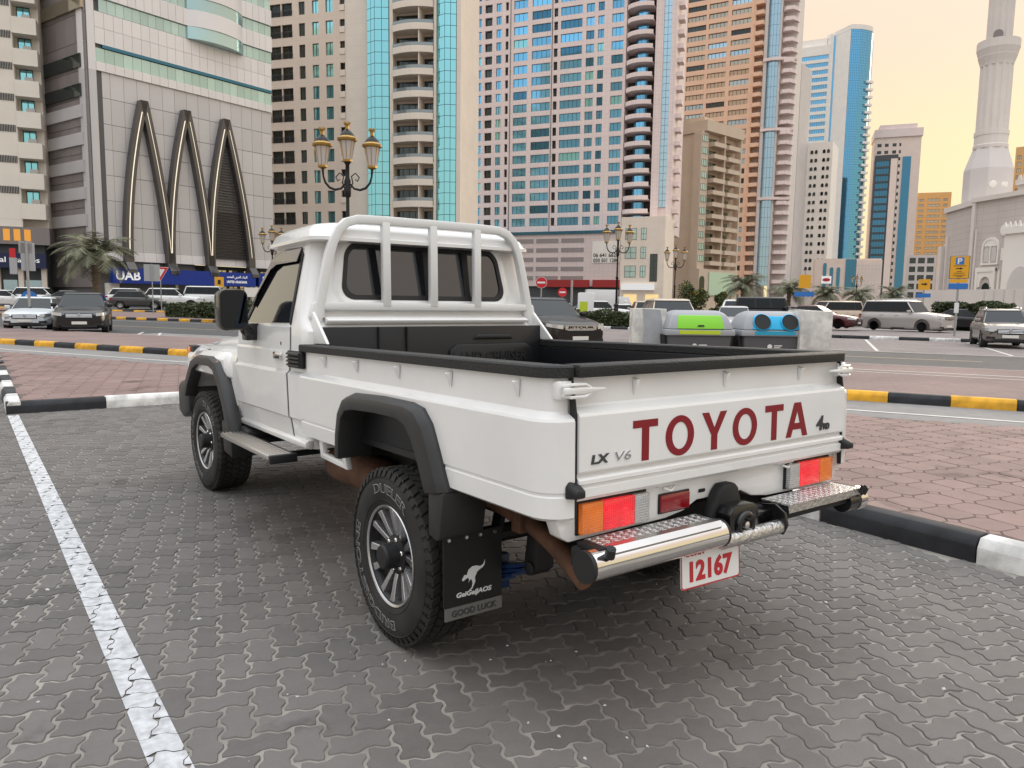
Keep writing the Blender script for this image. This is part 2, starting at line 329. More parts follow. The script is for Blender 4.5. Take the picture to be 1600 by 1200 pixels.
kerb('kerb','far black and yellow kerb behind the give way sign',stp(34.0,-73),stp(34.0,-46),.13,['kerb_black','kerb_yellow'],wid=.17,z=.36,L=1.3)
kerb('kerb','black and white kerb of the median beside the dark red sedan',stp(35.5,-2),stp(35.2,15),.15,['kerb_white','kerb_black'],wid=.17,start=1,L=1.2)
kerb('kerb','black and white kerb along the hedge behind the bins',stp(41.2,-26),stp(35.55,-2.05),.15,['kerb_black','kerb_white'],wid=.17,L=1.2)
# ---- zigzag block pavers in herringbone bond
A_=.1085; TH=R(-13.6); WAMP=.085
def wv(e0,e1):   # one lattice edge as a zigzag
    (x0,y0),(x1,y1)=e0,e1; dx,dy=x1-x0,y1-y0; rev=(dx+dy)<0; o=[]
    for t in ((.13,.37,.63,.87)):
        tt=1-t if rev else t; wv_=WAMP if tt<.5 else -WAMP
        if dx!=0: o.append((x0+dx*t,y0+wv_))
        else: o.append((x0-wv_,y0+dy*t))
    return o
def block_outline(hor):
    c=[(0,0),(1,0),(2,0),(2,1),(1,1),(0,1)] if hor else [(0,0),(1,0),(1,1),(1,2),(0,2),(0,1)]
    o=[]
    for i in range(6): o+=wv(c[i],c[(i+1)%6])
    cx,cy=(1,.5) if hor else (.5,1)
    return [((x-cx)*A_,(y-cy)*A_) for x,y in o]
def inset(poly,d):
    n=len(poly); o=[]
    for i in range(n):
        p0,p1,p2=Vector(poly[i-1]),Vector(poly[i]),Vector(poly[(i+1)%n]); a=(p1-p0).normalized(); b=(p2-p1).normalized()
        n0=Vector((-a.y,a.x)); n1=Vector((-b.y,b.x)); m_=(n0+n1); m_=m_/max(.5,m_.dot(n0)) if m_.length>1e-6 else n0
        o.append(tuple(p1+m_*d))
    return o
def piece_mb(out,gap,bev,hgt,drop):
    a=inset(out,gap); t=inset(out,gap+bev); n=len(out); b=MB()
    b.add([(x,y,hgt) for x,y in t]+[(x,y,hgt-drop) for x,y in a],[tuple(range(n))]+[(i,n+i,n+(i+1)%n,(i+1)%n) for i in range(n)]); return b
OUT={h:block_outline(h) for h in (0,1)}
PV={h:piece_mb(OUT[h],.0040,.0040,0,.007) for h in (0,1)}
PVM={h:PV[h].mesh('paver',MAT['paver'],smooth=0,fix=False) for h in (0,1)}
ct,sn=math.cos(TH),math.sin(TH)
Minv=cam_o.matrix_world.inverted(); FX=26.165/36*2
def view(p):
    q=Minv@Vector(p); 
    if q.z>-.3: return None
    return (FX*q.x/-q.z, FX*q.y/-q.z*4/3, -q.z)     # in -1..1
def seen(p,mg=.12):
    v=view(p); return v is not None and abs(v[0])<1+mg and abs(v[1])<1+mg
pav=tag(bpy.data.objects.new('bay_paving',None),kind='structure'); COL.link(pav)
cells=[]
for i in range(-120,140):
    for j in range(-60,140):
        r_=(i-j)%4
        if r_ not in (0,3): continue
        hor=r_==0; cx,cy=(i+1,j+.5) if hor else (i+.5,j+1)
        x,y=(cx*ct-cy*sn)*A_-1.0,(cx*sn+cy*ct)*A_+.3
        if x>2.42 or x<-6.5 or y<-1.5: continue
        if y>9.44 and not (x<-2.03 and y<17): continue
        if not seen((x,y,0)): continue
        cells.append((x,y,hor))
def hidden(x,y): return (-.95<x<.95 and .9<y<5.0) 
camp=Vector((-2.28,-1.79,1.49))
cells.sort(key=lambda c:(hidden(c[0],c[1]) or not seen((c[0],c[1],0),-.02),(Vector((c[0],c[1],0))-camp).length))
mass=MB(); LINE=[]
for k,(x,y,hor) in enumerate(cells):
    z=random.uniform(-.0012,.0012); tx,ty=random.gauss(0,.006),random.gauss(0,.006); rz=TH+random.gauss(0,.006)
    if k<300:
        o=place('paver',PVM[hor],pav,(x,y,z),rot=(tx,ty,rz))
    else:
        Mx=Matrix.Translation((x,y,z))@Matrix.Rotation(rz,4,'Z')@Matrix.Rotation(tx,4,'X')@Matrix.Rotation(ty,4,'Y'); mass.merge(PV[hor],Mx)
    LINE.append((x,y,z,tx,ty,rz,hor))
tag(mass.build('paver_mass',MAT['paver_mass'],pav,smooth=0,fix=False),kind='stuff')
b=MB(); b.add([(-9,-6,-.0045),(2.44,-6,-.0045),(2.44,9.46,-.0045),(-2.0,9.46,-.0045),(-2.0,20,-.0045),(-9,20,-.0045)],[tuple(range(6))]); b.build('joint_sand',MAT['sand'],pav,smooth=0)
# ---- white parking line painted over the pavers, broken at every joint
def clip(poly,a,b_,c):
    o=[]; n=len(poly)
    for i in range(n):
        p,q=poly[i],poly[(i+1)%n]; dp=a*p[0]+b_*p[1]+c; dq=a*q[0]+b_*q[1]+c
        if dp>=0: o.append(p)
        if dp*dq<0: t=dp/(dp-dq); o.append((p[0]+(q[0]-p[0])*t,p[1]+(q[1]-p[1])*t))
    return o
line=MB(); slope=(-1.985+1.857)/(9.0-.63)
for x,y,z,tx,ty,rz,hor in LINE:
    xc=-1.857+slope*(y-.63)
    if abs(x-xc)>.25 or y>9.3: continue
    c_,s_=math.cos(rz),math.sin(rz); P=[(x+px*c_-py*s_,y+px*s_+py*c_) for px,py in inset(OUT[hor],.0018)]
    k0=-1.857-slope*.63; jit=.0
    P=clip(P,1,-slope,-(k0-.058)); P=clip(P,-1,slope,(k0+.058)) if len(P)>2 else P
    P=clip(P,0,-1,9.28) if len(P)>2 else P
    if len(P)>2: line.add([(px,py,z+.0022) for px,py in P],[tuple(range(len(P)))])
tag(line.build('parking_line',MAT['paint_white'],smooth=0,fix=False),'white painted parking line along the left of the bay','road marking')
# ---- pink octagon pavers with small square inlays on the raised island
OP=.272; OC=.052
oct_=[(-OP/2+OC,-OP/2),(OP/2-OC,-OP/2),(OP/2,-OP/2+OC),(OP/2,OP/2-OC),(OP/2-OC,OP/2),(-OP/2+OC,OP/2),(-OP/2,OP/2-OC),(-OP/2,-OP/2+OC)]
sq_=[(0,-OC),(OC,0),(0,OC),(-OC,0)]
TP={'octagon_paver':piece_mb(oct_,.0025,.005,0,.008),'square_paver':piece_mb(sq_,.0025,.005,0,.008)}
TPM={k:v.mesh(k,MAT['pink_paver'],smooth=0,fix=False) for k,v in TP.items()}
isl=tag(bpy.data.objects.new('island_block_paving',None),kind='structure'); COL.link(isl)
t2=R(-12); c2,s2=math.cos(t2),math.sin(t2); tl=[]
for i in range(-90,110):
    for j in range(-60,140):
        for kind,o_ in (('octagon_paver',0),('square_paver',.5)):
            px,py=(i+o_)*OP,(j+o_)*OP; x,y=px*c2-py*s2+2.64,px*s2+py*c2+.5; s=x*NV.x+y*NV.y
            if s>7.35 or not ((x>2.58 and y<9.6) or (x>-1.88 and y>9.58)) or y<-3 or y>23: continue
            if seen((x,y,.13)): tl.append((x,y,kind))
for kind in TP:
    L=[q for q in tl if q[2]==kind]; L.sort(key=lambda c:(not seen((c[0],c[1],.13),-.02),not(c[0]>2.5),(Vector((c[0],c[1],0))-camp).length)); mass=MB()
    for k,(x,y,_) in enumerate(L):
        z=.13+random.uniform(-.0015,.0015); tx,ty=random.gauss(0,.006),random.gauss(0,.006)
        if k<(300 if kind=='octagon_paver' else 200): place(kind,TPM[kind],isl,(x,y,z),rot=(tx,ty,t2))
        else: mass.merge(TP[kind],Matrix.Translation((x,y,z))@Matrix.Rotation(t2,4,'Z')@Matrix.Rotation(tx,4,'X')@Matrix.Rotation(ty,4,'Y'))
    if mass.v: tag(mass.build(kind+'_mass',MAT['pink_paver_mass'],isl,smooth=0,fix=False),kind='stuff')
b=MB(); e=lambda y:(7.38-.45*y)/.893
b.add([(2.56,-3.2,.1235),(e(-3.2),-3.2,.1235),(e(9.58),9.58,.1235),(e(20.1),20.1,.1235),(-1.9,20.1,.1235),(-1.9,9.58,.1235),(2.56,9.58,.1235)],[(0,1,2,6),(6,2,3,4,5)]); b.add([(e(-3.2),-3.2,.1235),(e(20.1),20.1,.1235),(e(20.1)+.01,20.1,-.02),(e(-3.2)+.01,-3.2,-.02)],[(0,1,2,3)]); b.build('joint_mortar',MAT['pink_joint'],isl,smooth=0)
# ---- painted lines further out (each a thin strip 4 mm above what it lies on)
def strip(s0,t0,s1,t1,w_,z,m_,label):
    a,b_=Vector(st(s0,t0,z)),Vector(st(s1,t1,z)); d=(b_-a).normalized(); n_=Vector((-d.y,d.x,0))*w_/2
    q=MB(); q.add([a-n_,b_-n_,b_+n_,a+n_],[(0,1,2,3)]); tag(q.build('road_marking',MAT[m_],smooth=0),label,'road marking')
strip(8.95,-22,8.95,14,.10,-.003,'paint_road','thin white line along the paved lane nearer the yellow kerb')
strip(8.25,-12,8.25,1.2,.06,-.003,'paint_road_yellow','faint yellow line on the paved lane beside the pink island')
strip(21.75,-2.4,21.75,2.6,.12,.001,'paint_road_yellow','faint yellow dash on the asphalt in front of the grey SUV at right')
strip(21.75,-36,21.75,-28,.12,.001,'paint_road_yellow','faint yellow dash on the asphalt behind the black SUV')
strip(24.9,-9,24.9,12,.10,.006,'paint_road','white edge line where the asphalt meets the far parking paving')
strip(15.0,4.0,15.05,-4.6,.10,.133,'paint_road','long white line across the pavement strip right of the truck')
strip(14.2,3.8,14.55,-2.8,.08,.133,'paint_road','shorter white line on the pavement strip right of the truck')
for s0,t0,s1,t1,lb in ((34.5,-.9,25.2,-.15,'white bay line in front of the gold SUV'),(35.0,3.1,25.3,3.7,'white bay line beside the grey SUV at the right edge')): strip(s0,t0,s1,t1,.11,.006,'paint_road',lb)
strip(15.1,-24.8,18,-28.1,.10,.005,'paint_road','white bay line right of the black SUV'); strip(15.1,-23.4,18,-27.0,.10,.005,'paint_road','second white bay line right of the black SUV')
strip(27.3,-44,27.5,-34,.14,.001,'paint_road','white edge line along the yellow kerb across the road')
q=MB(); q.add([(4.08,.36,.1345),(4.5,.15,.1345),(4.56,.25,.1345),(4.17,.47,.1345)],[(0,1,2,3)]); tag(q.build('road_marking',MAT['paint_road'],smooth=0),'short white paint mark on the pink island at the right edge','road marking')
# ---- loose grit and crumbs lying on the bay
random.seed(21); gr=MB()
for _ in range(420):
    x,y=random.uniform(-4.5,2.3),random.uniform(-.6,6)
    if hidden(x,y): continue
    r_=random.uniform(.002,.006)*(1 if random.random()<.9 else 2); a=random.uniform(0,6.28); z=.0035
    P=[(x+r_*math.cos(a+k*1.57)*(1 if k%2 else 1.6),y+r_*math.sin(a+k*1.57)*(1 if k%2 else 1.6)) for k in range(4)]
    gr.add([(p,q,.0005) for p,q in P]+[(x,y,z+r_*.5)],[(0,1,4),(1,2,4),(2,3,4),(3,0,4)])
tag(gr.build('grit',MAT['paint_road'],smooth=0),'pale grit scattered over the bay pavers','grit',kind='stuff')
# ================================================================ buildings
def bmat(name,c,panel=None,rough=.75,jc=.72,var=.07):
    """render or stone cladding; panel=(w,h) draws thin joints between panels too far off to model"""
    m=bpy.data.materials.new(name); m.use_nodes=True; n=m.node_tree.nodes; l=m.node_tree.links; b=n['Principled BSDF']; b.inputs['Roughness'].default_value=rough; b.inputs['Specular IOR Level'].default_value=.3
    tc=n.new('ShaderNodeTexCoord'); ns=n.new('ShaderNodeTexNoise'); ns.inputs['Scale'].default_value=.35; ns.inputs['Detail'].default_value=9; l.new(tc.outputs['Object'],ns.inputs['Vector'])
    mm=n.new('ShaderNodeMath'); mm.operation='MULTIPLY_ADD'; mm.inputs[1].default_value=var*3; mm.inputs[2].default_value=1-var*1.5; l.new(ns.outputs[0],mm.inputs[0]); v=mm.outputs[0]
    if panel:
        sp=n.new('ShaderNodeSeparateXYZ'); l.new(tc.outputs['Object'],sp.inputs[0]); ms=[]
        for out,sz in ((0,panel[0]),(2,panel[1])):
            d=n.new('ShaderNodeMath'); d.operation='PINGPONG'; d.inputs[1].default_value=sz/2; l.new(sp.outputs[out],d.inputs[0])
            g=n.new('ShaderNodeMath'); g.operation='GREATER_THAN'; g.inputs[1].default_value=.028; l.new(d.outputs[0],g.inputs[0]); ms.append(g.outputs[0])
        k=n.new('ShaderNodeMath'); k.operation='MINIMUM'; l.new(ms[0],k.inputs[0]); l.new(ms[1],k.inputs[1])
        k2=n.new('ShaderNodeMath'); k2.operation='MULTIPLY_ADD'; k2.inputs[1].default_value=1-jc; k2.inputs[2].default_value=jc; l.new(k.outputs[0],k2.inputs[0])
        k3=n.new('ShaderNodeMath'); k3.operation='MULTIPLY'; l.new(k2.outputs[0],k3.inputs[0]); l.new(v,k3.inputs[1]); v=k3.outputs[0]
    sc=n.new('ShaderNodeVectorMath'); sc.operation='SCALE'; sc.inputs[0].default_value=c; l.new(v,sc.inputs['Scale']); l.new(sc.outputs[0],b.inputs['Base Color']); MAT[name]=m; return m
def gmat(name,c,rough=.06,metal=.85,rnd=.12):
    m=mat(name,c,rough,metal,rnd=rnd); 
    n=m.node_tree.nodes; l=m.node_tree.links; b=n['Principled BSDF']
    tc=n.new('ShaderNodeTexCoord'); t=n.new('ShaderNodeTexNoise'); t.inputs['Scale'].default_value=.45; t.inputs['Detail'].default_value=1; l.new(tc.outputs['Object'],t.inputs['Vector'])
    bp=n.new('ShaderNodeBump'); bp.inputs['Strength'].default_value=.06; bp.inputs['Distance'].default_value=.1; l.new(t.outputs[0],bp.inputs['Height']); l.new(bp.outputs[0],b.inputs['Normal']); return m
bmat('b_white',(0.821,0.752,0.661),(3.0,3.28),jc=.85); bmat('b_beige',(0.756,0.622,0.512),(3.2,3.3),jc=.9); bmat('b_cream',(0.805,0.701,0.598),(3.2,1.65),jc=.9)
bmat('b_pink',(0.813,0.673,0.635),(1.0,1.03),jc=.8); bmat('b_pod',(0.700,0.587,0.562),(1.1,1.1),jc=.82); bmat('b_pod_band',(.30,.265,.255)); bmat('b_orange',(0.792,0.516,0.360),(1.2,1.2),jc=.88)
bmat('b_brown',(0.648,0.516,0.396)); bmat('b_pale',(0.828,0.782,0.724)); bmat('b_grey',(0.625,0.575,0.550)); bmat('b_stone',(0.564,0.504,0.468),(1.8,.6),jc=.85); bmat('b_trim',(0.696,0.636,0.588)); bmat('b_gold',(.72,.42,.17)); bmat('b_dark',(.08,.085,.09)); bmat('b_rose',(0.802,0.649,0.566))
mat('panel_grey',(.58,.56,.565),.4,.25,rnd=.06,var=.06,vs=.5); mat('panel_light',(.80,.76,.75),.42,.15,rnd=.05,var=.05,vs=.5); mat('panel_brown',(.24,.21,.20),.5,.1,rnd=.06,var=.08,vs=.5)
mat('arch_metal',(.12,.11,.105),.38,.5,var=.1,vs=.4); mat('led_and_glint',(.8,.75,.65),.4,emit=(1,.86,.62),es=.7); mat('joint_dark',(.12,.115,.115),.8)
gmat('g_blue',(.19,.52,.78),rnd=.25); gmat('g_teal',(.32,.75,.80)); gmat('g_green',(.46,.64,.62),.12,.6); gmat('g_dark',(.07,.085,.085),.08,.8,rnd=.25); gmat('g_navy',(.07,.22,.34)); gmat('g_bronze',(.46,.42,.34)); gmat('g_blue2',(.16,.45,.70)); gmat('g_silver',(.42,.60,.70),.12)
mat('frame_dark',(.05,.05,.05),.5); mat('frame_white',(.55,.53,.50),.5); mat('rail_glass',(.30,.34,.34),.1,.4); mat('ac_white',(.55,.53,.50),.6); mat('sign_navy',(.015,.022,.07),.4); mat('sign_blue',(.006,.035,.27),.35); mat('sign_white',(.8,.8,.8),.5,emit=(1,1,1),es=.25); mat('sign_orange',(.8,.36,.06),.5,emit=(1,.4,.06),es=.3); mat('sign_red',(.35,.03,.03),.5); mat('shop_glow',(.5,.35,.15),.5,emit=(1,.75,.35),es=.7); mat('lit_window',(.5,.4,.15),.4,emit=(1,.85,.3),es=1.0)
MESH={}
def box_mesh(key,mats,fn,**kw):
    if key not in MESH: b=MB(); fn(b); MESH[key]=b.mesh(key[0],mats,**kw)
    return MESH[key]
def win_mesh(w_,h,glass,frame='frame_dark',nv=1,nh=0,fw=.07,d=.12):
    def fn(b):
        b.bx(0,w_,.05,.10,0,h,0)
        b.bx(0,fw,0,.05,0,h,1); b.bx(w_-fw,w_,0,.05,0,h,1); b.bx(fw,w_-fw,0,.05,0,fw,1); b.bx(fw,w_-fw,0,.05,h-fw,h,1)
        for k in range(1,nv+1): x=w_*k/(nv+1); b.bx(x-fw/2,x+fw/2,.002,.05,fw,h-fw,1)
        for k in range(1,nh+1): z=h*k/(nh+1); b.bx(fw,w_-fw,.004,.05,z-fw/2,z+fw/2,1)
    return box_mesh(('window',round(w_,2),round(h,2),glass,frame,nv,nh),[MAT[glass],MAT[frame]],fn,smooth=0)
class Frame:
    """a facade: x runs to the right along it, y goes into the building, z is up"""
    def __init__(s,root,A=None,ang=None):
        s.root=root
        if A is None: s.loc=Vector((0,0,0)); s.rz=0
        else:
            o=root.location; c,s_=math.cos(-root.rotation_euler.z),math.sin(-root.rotation_euler.z); dx,dy=A[0]-o.x,A[1]-o.y
            s.loc=Vector((dx*c-dy*s_,dx*s_+dy*c,0)); s.rz=R(ang)-root.rotation_euler.z
    def put(s,name,mesh,x,y,z,parent=None,rz=0):
        c,s_=math.cos(s.rz),math.sin(s.rz); return place(name,mesh,parent or s.root,(s.loc.x+x*c-y*s_,s.loc.y+x*s_+y*c,z),s.rz+rz)
    def add(s,mb,name,mats,**kw): return mb.build(name,mats,s.root,tuple(s.loc),s.rz,**({'smooth':0}|kw))
def grid_wall(b,x0,x1,zb,zt,cols,rows,y=0,pr=.3,pier=True):
    z=zb
    for a,c in rows:
        if a>z: b.bx(x0,x1,y,y+pr,z,a)
        z=c
    if zt>z: b.bx(x0,x1,y,y+pr,z,zt)
    if pier:
        x=x0
        for a,c in cols+[(x1,x1)]:
            if a-x>.02: b.bx(x,a,y-.01,y+pr-.01,rows[0][0]-.01,rows[-1][1]+.01)
            x=c
def building(name,label,A,ang): return thing(name,label,'building',(A[0],A[1],0),R(ang))
# ---- white apartment block at the left edge
B=building('apartment_block','cream apartment block at the left edge with orange 1111 sign','' or (-3.57,99.16),-12.7); F=Frame(B)
rows=[(14.9+3.28*k,16.5+3.28*k) for k in range(-1,10)]
b=MB(); b.bx(-14,6.05,0,12,9,50); b.bx(6.05,8.3,1.6,12,9,50); F.add(b,'wall',MAT['b_white'])
def lv(b):
    for k in range(12): b.bx(k*.15,k*.15+.09,0,.06,0,.75)
for za,zc in rows:
    bb=MB(); bb.bx(6.0,8.32,-.15,.02,za-1.72,za-.02); bb.bx(6.0,6.15,.02,1.7,za-1.72,za-.02); bb.bx(8.2,8.32,.02,1.7,za-1.72,za-.02); bb.bx(6.15,8.2,.02,1.6,za-1.72,za-1.5); F.add(bb,'balcony',MAT['b_white'])
    F.put('window',win_mesh(1.25,1.5,'g_teal','frame_dark',1,0),6.3,1.45,za); 
    ac=MB(); ac.bx(6.9,7.7,.5,.9,za-.02,za+.5); ac.lathe([(.2,.49),(.2,.47)],10,(7.3,0,za+.24),'y'); F.add(ac,'air_conditioner',MAT['ac_white'])
    lo=box_mesh(('louvre_vent',1),MAT['frame_dark'],lv,smooth=0); F.put('louvre_vent',lo,4.15,-.06,za+1.0)
b=MB(); b.bx(-14,8.6,-.4,8,7.1,9.0); F.add(b,'sign_band',MAT['panel_brown'])
for k in range(6):
    t=MB(); t.merge(fit(text_mb('1',1,bold=.05),w=.62,h=1.25),Matrix.Translation((1.6+k*.98,-.42,8.1))@Matrix.Rotation(PI/2,4,'X')); F.add(t,'digit',MAT['sign_orange'])
b=MB(); b.bx(-14,8.2,-.9,-.4,4.5,6.1); sg=F.add(b,'shop_sign',MAT['sign_navy'])
t=MB(); t.merge(fit(text_mb('ujal mantos',1,bold=.01),w=4.4,h=.75),Matrix.Translation((5.4,-.93,5.3))@Matrix.Rotation(PI/2,4,'X')); F.add(t,'sign_lettering',MAT['sign_white'])
b=MB(); b.bx(-14,8.0,.2,8,0,7.1); F.add(b,'shopfront',MAT['b_dark'])
for x in (3.2,5.4,7.6): b=MB(); b.bx(x,x+.5,-.4,.2,0,4.5); F.add(b,'pillar',MAT['b_cream'])
b=MB(); b.bx(3.9,5.2,.1,.22,.3,3.2); b.bx(5.95,7.5,.1,.22,.3,3.2); F.add(b,'shop_window',MAT['g_silver'])
# ---- grey mall with three pointed arches
B=building('mall','grey panelled mall with three dark pointed arches and blue bank sign',(8.45,92.03),17.52); F=Frame(B); W=23.2
b=MB(); b.bx(.6,W,.25,14,6.2,46); F.add(b,'wall',MAT['joint_dark'])
for z0_,z1_,m_ in ((5.5,25.75,'panel_grey'),(25.75,45.5,'panel_light')): b=MB(); b.prism([(.0,1.6),(.02,.55),(.12,.22),(.35,.03),(.7,-.06),(1.1,-.06),(1.1,1.6)],'z',z0_,z1_); F.add(b,'rounded_corner',MAT[m_],smooth=40)
def panel(w_,h,d=.16): return lambda b:b.bx(.015,w_-.015,0,d,.015,h-.015)
PWD=1.47; nx=15
for r_ in range(7):
    for c_ in range(nx): F.put('wall_panel',box_mesh(('wall_panel',PWD,2.72),MAT['panel_grey'],panel(PWD,2.72),smooth=0),1.1+c_*PWD,.09,6.6+r_*2.74)
for c_ in range(nx): F.put('trim_panel',box_mesh(('trim_panel',PWD,1.1),MAT['panel_light'],panel(PWD,1.1,.3),smooth=0),1.1+c_*PWD,-.02,6.2-.7)
def rowof(name,z,h,n,m_,y,d,x0=1.1,x1=W):
    w_=(x1-x0)/n
    for k in range(n): F.put(name,box_mesh((name,round(w_,3),h,m_),MAT[m_],panel(w_,h,d),smooth=0),x0+k*w_,y,z)
rowof('trim_panel',25.75,.95,22,'panel_light',-.1,.3); rowof('window_pane',26.7,1.45,22,'g_green',.02,.15); b=MB(); b.bx(1.8,W,-.15,.2,28.2,28.55); F.add(b,'blue_strip',MAT['g_navy'])
rowof('trim_panel',28.55,1.7,22,'panel_light',-.1,.3); rowof('trim_panel',30.25,1.65,22,'panel_light',-.1,.3)
for z in (31.9,35.2,38.5,41.8): rowof('window_pane',z,1.4,24,'g_green',-.1,.3,1.6); rowof('trim_panel',z+1.4,1.9,24,'panel_light',-.35,.5,.9)
# rounded overhanging bays of the upper floors
for z in (31.9,35.2,38.5,41.8):
    for (x0,x1,o) in ((11.6,19.0,1.1),):
        for name,za,zc,m_,dd in (('bay_glass',z,z+1.4,'g_green',0),('bay_panel',z+1.4,z+3.3,'panel_light',.12)):
            b=MB(); n=10; A1=[(x0+(x1-x0)*k/n,-.3-(o+dd)*math.sin(PI*k/n)**.7) for k in range(n+1)]; b.prism(A1+[(x1,.3),(x0,.3)],'z',za+.01,zc-.01); F.add(b,name,MAT[m_],smooth=30)
def arch(x0,xa,x1,fill=False):
    z0,za=5.4,23.5; n=14; L=[];Rr=[]
    for k in range(n+1):
        t=k/n; z=z0+(za-z0)*t; L.append((x0+(xa-x0)*t**2.0,z)); Rr.append((x1+(xa-x1)*t**1.45,z))
    a=tag(place('arch',None,B),'dark pointed arch on the mall front')
    for leg,sg in ((L,1),(Rr,-1)):
        b=MB(); hwid=.44
        rg=[[(x-hwid,-.75,z),(x+hwid,-.75,z),(x+hwid,.1,z),(x-hwid,.1,z)] for x,z in leg]; b.loft(rg); b.build('leg',MAT['arch_metal'],a,smooth=0)
        b=MB(); lw=.045 if sg>0 else .02; rg=[[(x-lw,-.80,z),(x+lw,-.80,z),(x+lw,-.74,z),(x-lw,-.74,z)] for x,z in leg[1:-1]]; b.loft(rg); b.build('led_and_glint_line',MAT['led_and_glint'],a,smooth=0)  # left leg: LED line; right leg: thinner glow painted in for golden glints
        b=MB(); x,z=leg[0]; b.prism([(-.75,5.4),(-1.4,4.6),(-1.4,4.2),(.1,4.2),(.1,5.4)],'x',x-.5,x+.5); b.build('foot',MAT['arch_metal'],a,smooth=0)
    if fill:
        b=MB()
        for k in range(46):
            z=6.4+k*.335; t=(z-z0)/(za-z0); xl=x0+(xa-x0)*t**2+.4; xr=x1+(xa-x1)*t**1.45-.4
            if xr>xl: b.prism([(-.35,z),(-.12,z+.16),(-.10,z+.13),(-.33,z-.03)],'x',xl,xr)
        b.bx(14.2,18.6,-.08,-.06,6.5,12); tag(b.build('louvre',MAT['arch_metal'],a,smooth=0),kind='stuff')
arch(3.55,5.9,8.45); arch(8.5,11.0,13.55); arch(13.65,16.15,19.3,True)
b=MB(); b.bx(.8,W,1.2,13,-.5,5.5); F.add(b,'ground_floor',MAT['b_dark'])
for k in range(14): F.put('shop_window',win_mesh(1.3,4.6,'g_bronze','frame_dark',1,1),1.4+k*1.55,1.0,.5)
for x in (4.2,9.4,14.6,19.8): b=MB(); b.bx(x,x+.35,.4,.8,0,5.5); F.add(b,'pillar',MAT['b_cream'])
b=MB(); b.bx(1.3,19.3,-1.3,-.6,3.0,4.72); F.add(b,'bank_sign',MAT['sign_blue']); b=MB(); b.bx(19.8,23.2,-1.3,-.6,3.1,4.8); F.add(b,'bank_sign',MAT['sign_blue'])
def ftext(txt,x,y,z,w_,h,m_,bold=.01,name='sign_lettering'):
    t=MB(); t.merge(fit(text_mb(txt,1,bold=bold),w=w_,h=h),Matrix.Translation((x,y,z))@Matrix.Rotation(PI/2,4,'X')); return F.add(t,name,MAT[m_])
ftext('UAB',3.0,-1.33,3.86,2.7,1.0,'sign_white',.03); ftext('UNITED ARAB BANK',16.6,-1.33,3.55,2.9,.32,'sign_white',.03); ftext('\uFEAA\uFEA4\uFE98\uFEE4\uFEDF\uFE8D \uFEF2\uFE91\uFEAE\uFECC\uFEDF\uFE8D \uFEDA\uFEE8\uFE92\uFEDF\uFE8D',16.6,-1.33,4.1,2.9,.5,'sign_white',.02); ftext('UAB',21.3,-1.33,3.95,1.9,.8,'sign_white',.03)
b=MB(); b.bx(1.0,2.4,-.4,1.0,0,3.0); F.add(b,'entrance_wall',MAT['b_pale'])
F2=Frame(B,(3.93,104.56),-70.15)     # the left side, in darker brown-grey panels
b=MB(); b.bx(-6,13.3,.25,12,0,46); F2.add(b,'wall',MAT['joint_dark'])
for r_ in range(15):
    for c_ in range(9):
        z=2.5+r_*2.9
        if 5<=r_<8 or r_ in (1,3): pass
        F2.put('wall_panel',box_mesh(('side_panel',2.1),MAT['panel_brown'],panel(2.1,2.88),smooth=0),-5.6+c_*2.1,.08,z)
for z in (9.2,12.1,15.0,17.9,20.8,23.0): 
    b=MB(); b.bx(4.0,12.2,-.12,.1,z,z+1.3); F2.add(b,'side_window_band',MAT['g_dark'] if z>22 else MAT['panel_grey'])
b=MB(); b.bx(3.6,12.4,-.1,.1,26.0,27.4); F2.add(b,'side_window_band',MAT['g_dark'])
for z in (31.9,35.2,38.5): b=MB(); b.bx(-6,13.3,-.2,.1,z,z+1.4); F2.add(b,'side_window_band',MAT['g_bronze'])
# ---- beige tower with teal glass bays
B=building('apartment_tower','beige apartment tower with two teal glass bays and curved balconies',(38.42,125.01),-51.8); F=Frame(B); FL=3.3; NF=25; Z0=-.6
zr=[(Z0+FL*k+1.2,Z0+FL*k+3.2) for k in range(NF)]
cols=[(.7,2.75),(2.9,4.85),(6.05,7.15),(8.45,9.6),(10.85,12.15),(13.35,14.25)]
b=MB(); grid_wall(b,-3,14.6,-1,82,cols,zr,pr=.35); b.bx(-3,14.6,1.6,14,-1,82); b.bx(-3,14.6,.35,.36,-1,82); F.add(b,'wall',MAT['b_beige'])
for k,(za,zc) in enumerate(zr):
    if k<4: continue
    for ci,(a,c) in enumerate(cols):
        if ci in (0,1,5):
            F.put('window',win_mesh(c-a,2.0,'g_dark','frame_dark',1,0),a,.3,za)
            rb=box_mesh(('balcony_rail',round(c-a,2)),MAT['frame_dark'] if ci<2 else MAT['b_cream'],lambda b,w_=c-a,s_=ci<2:[b.bx(0,w_,0,.05,.85,.92)]+[b.bx(i*w_/9,i*w_/9+.04,.005,.045,0,.85) for i in range(10)] if s_ else b.bx(0,w_,0,.08,0,.9),smooth=0); F.put('balcony_rail',rb,a,-.1,za)
        else: F.put('window',win_mesh(c-a,2.0,'g_dark' if ci==2 else 'g_teal' ,'frame_dark',1,0),a,.22,za)
F2=Frame(B,(47.5,113.5),-49); b=MB(); b.bx(-.2,5.0,-.15,12,-1,82); F2.add(b,'plain_wall',MAT['b_cream'])
F3=Frame(B,(48.81,110.13),-47.0); b=MB(); b.bx(-1.2,15.4,1.4,12,-1,82); b.bx(4.25,4.8,-.2,1.4,-1,82); b.bx(11.35,11.75,-.2,1.4,-1,82); b.bx(14.95,15.6,-.1,1.4,-1,82); F3.add(b,'tower_wall',MAT['b_cream'])
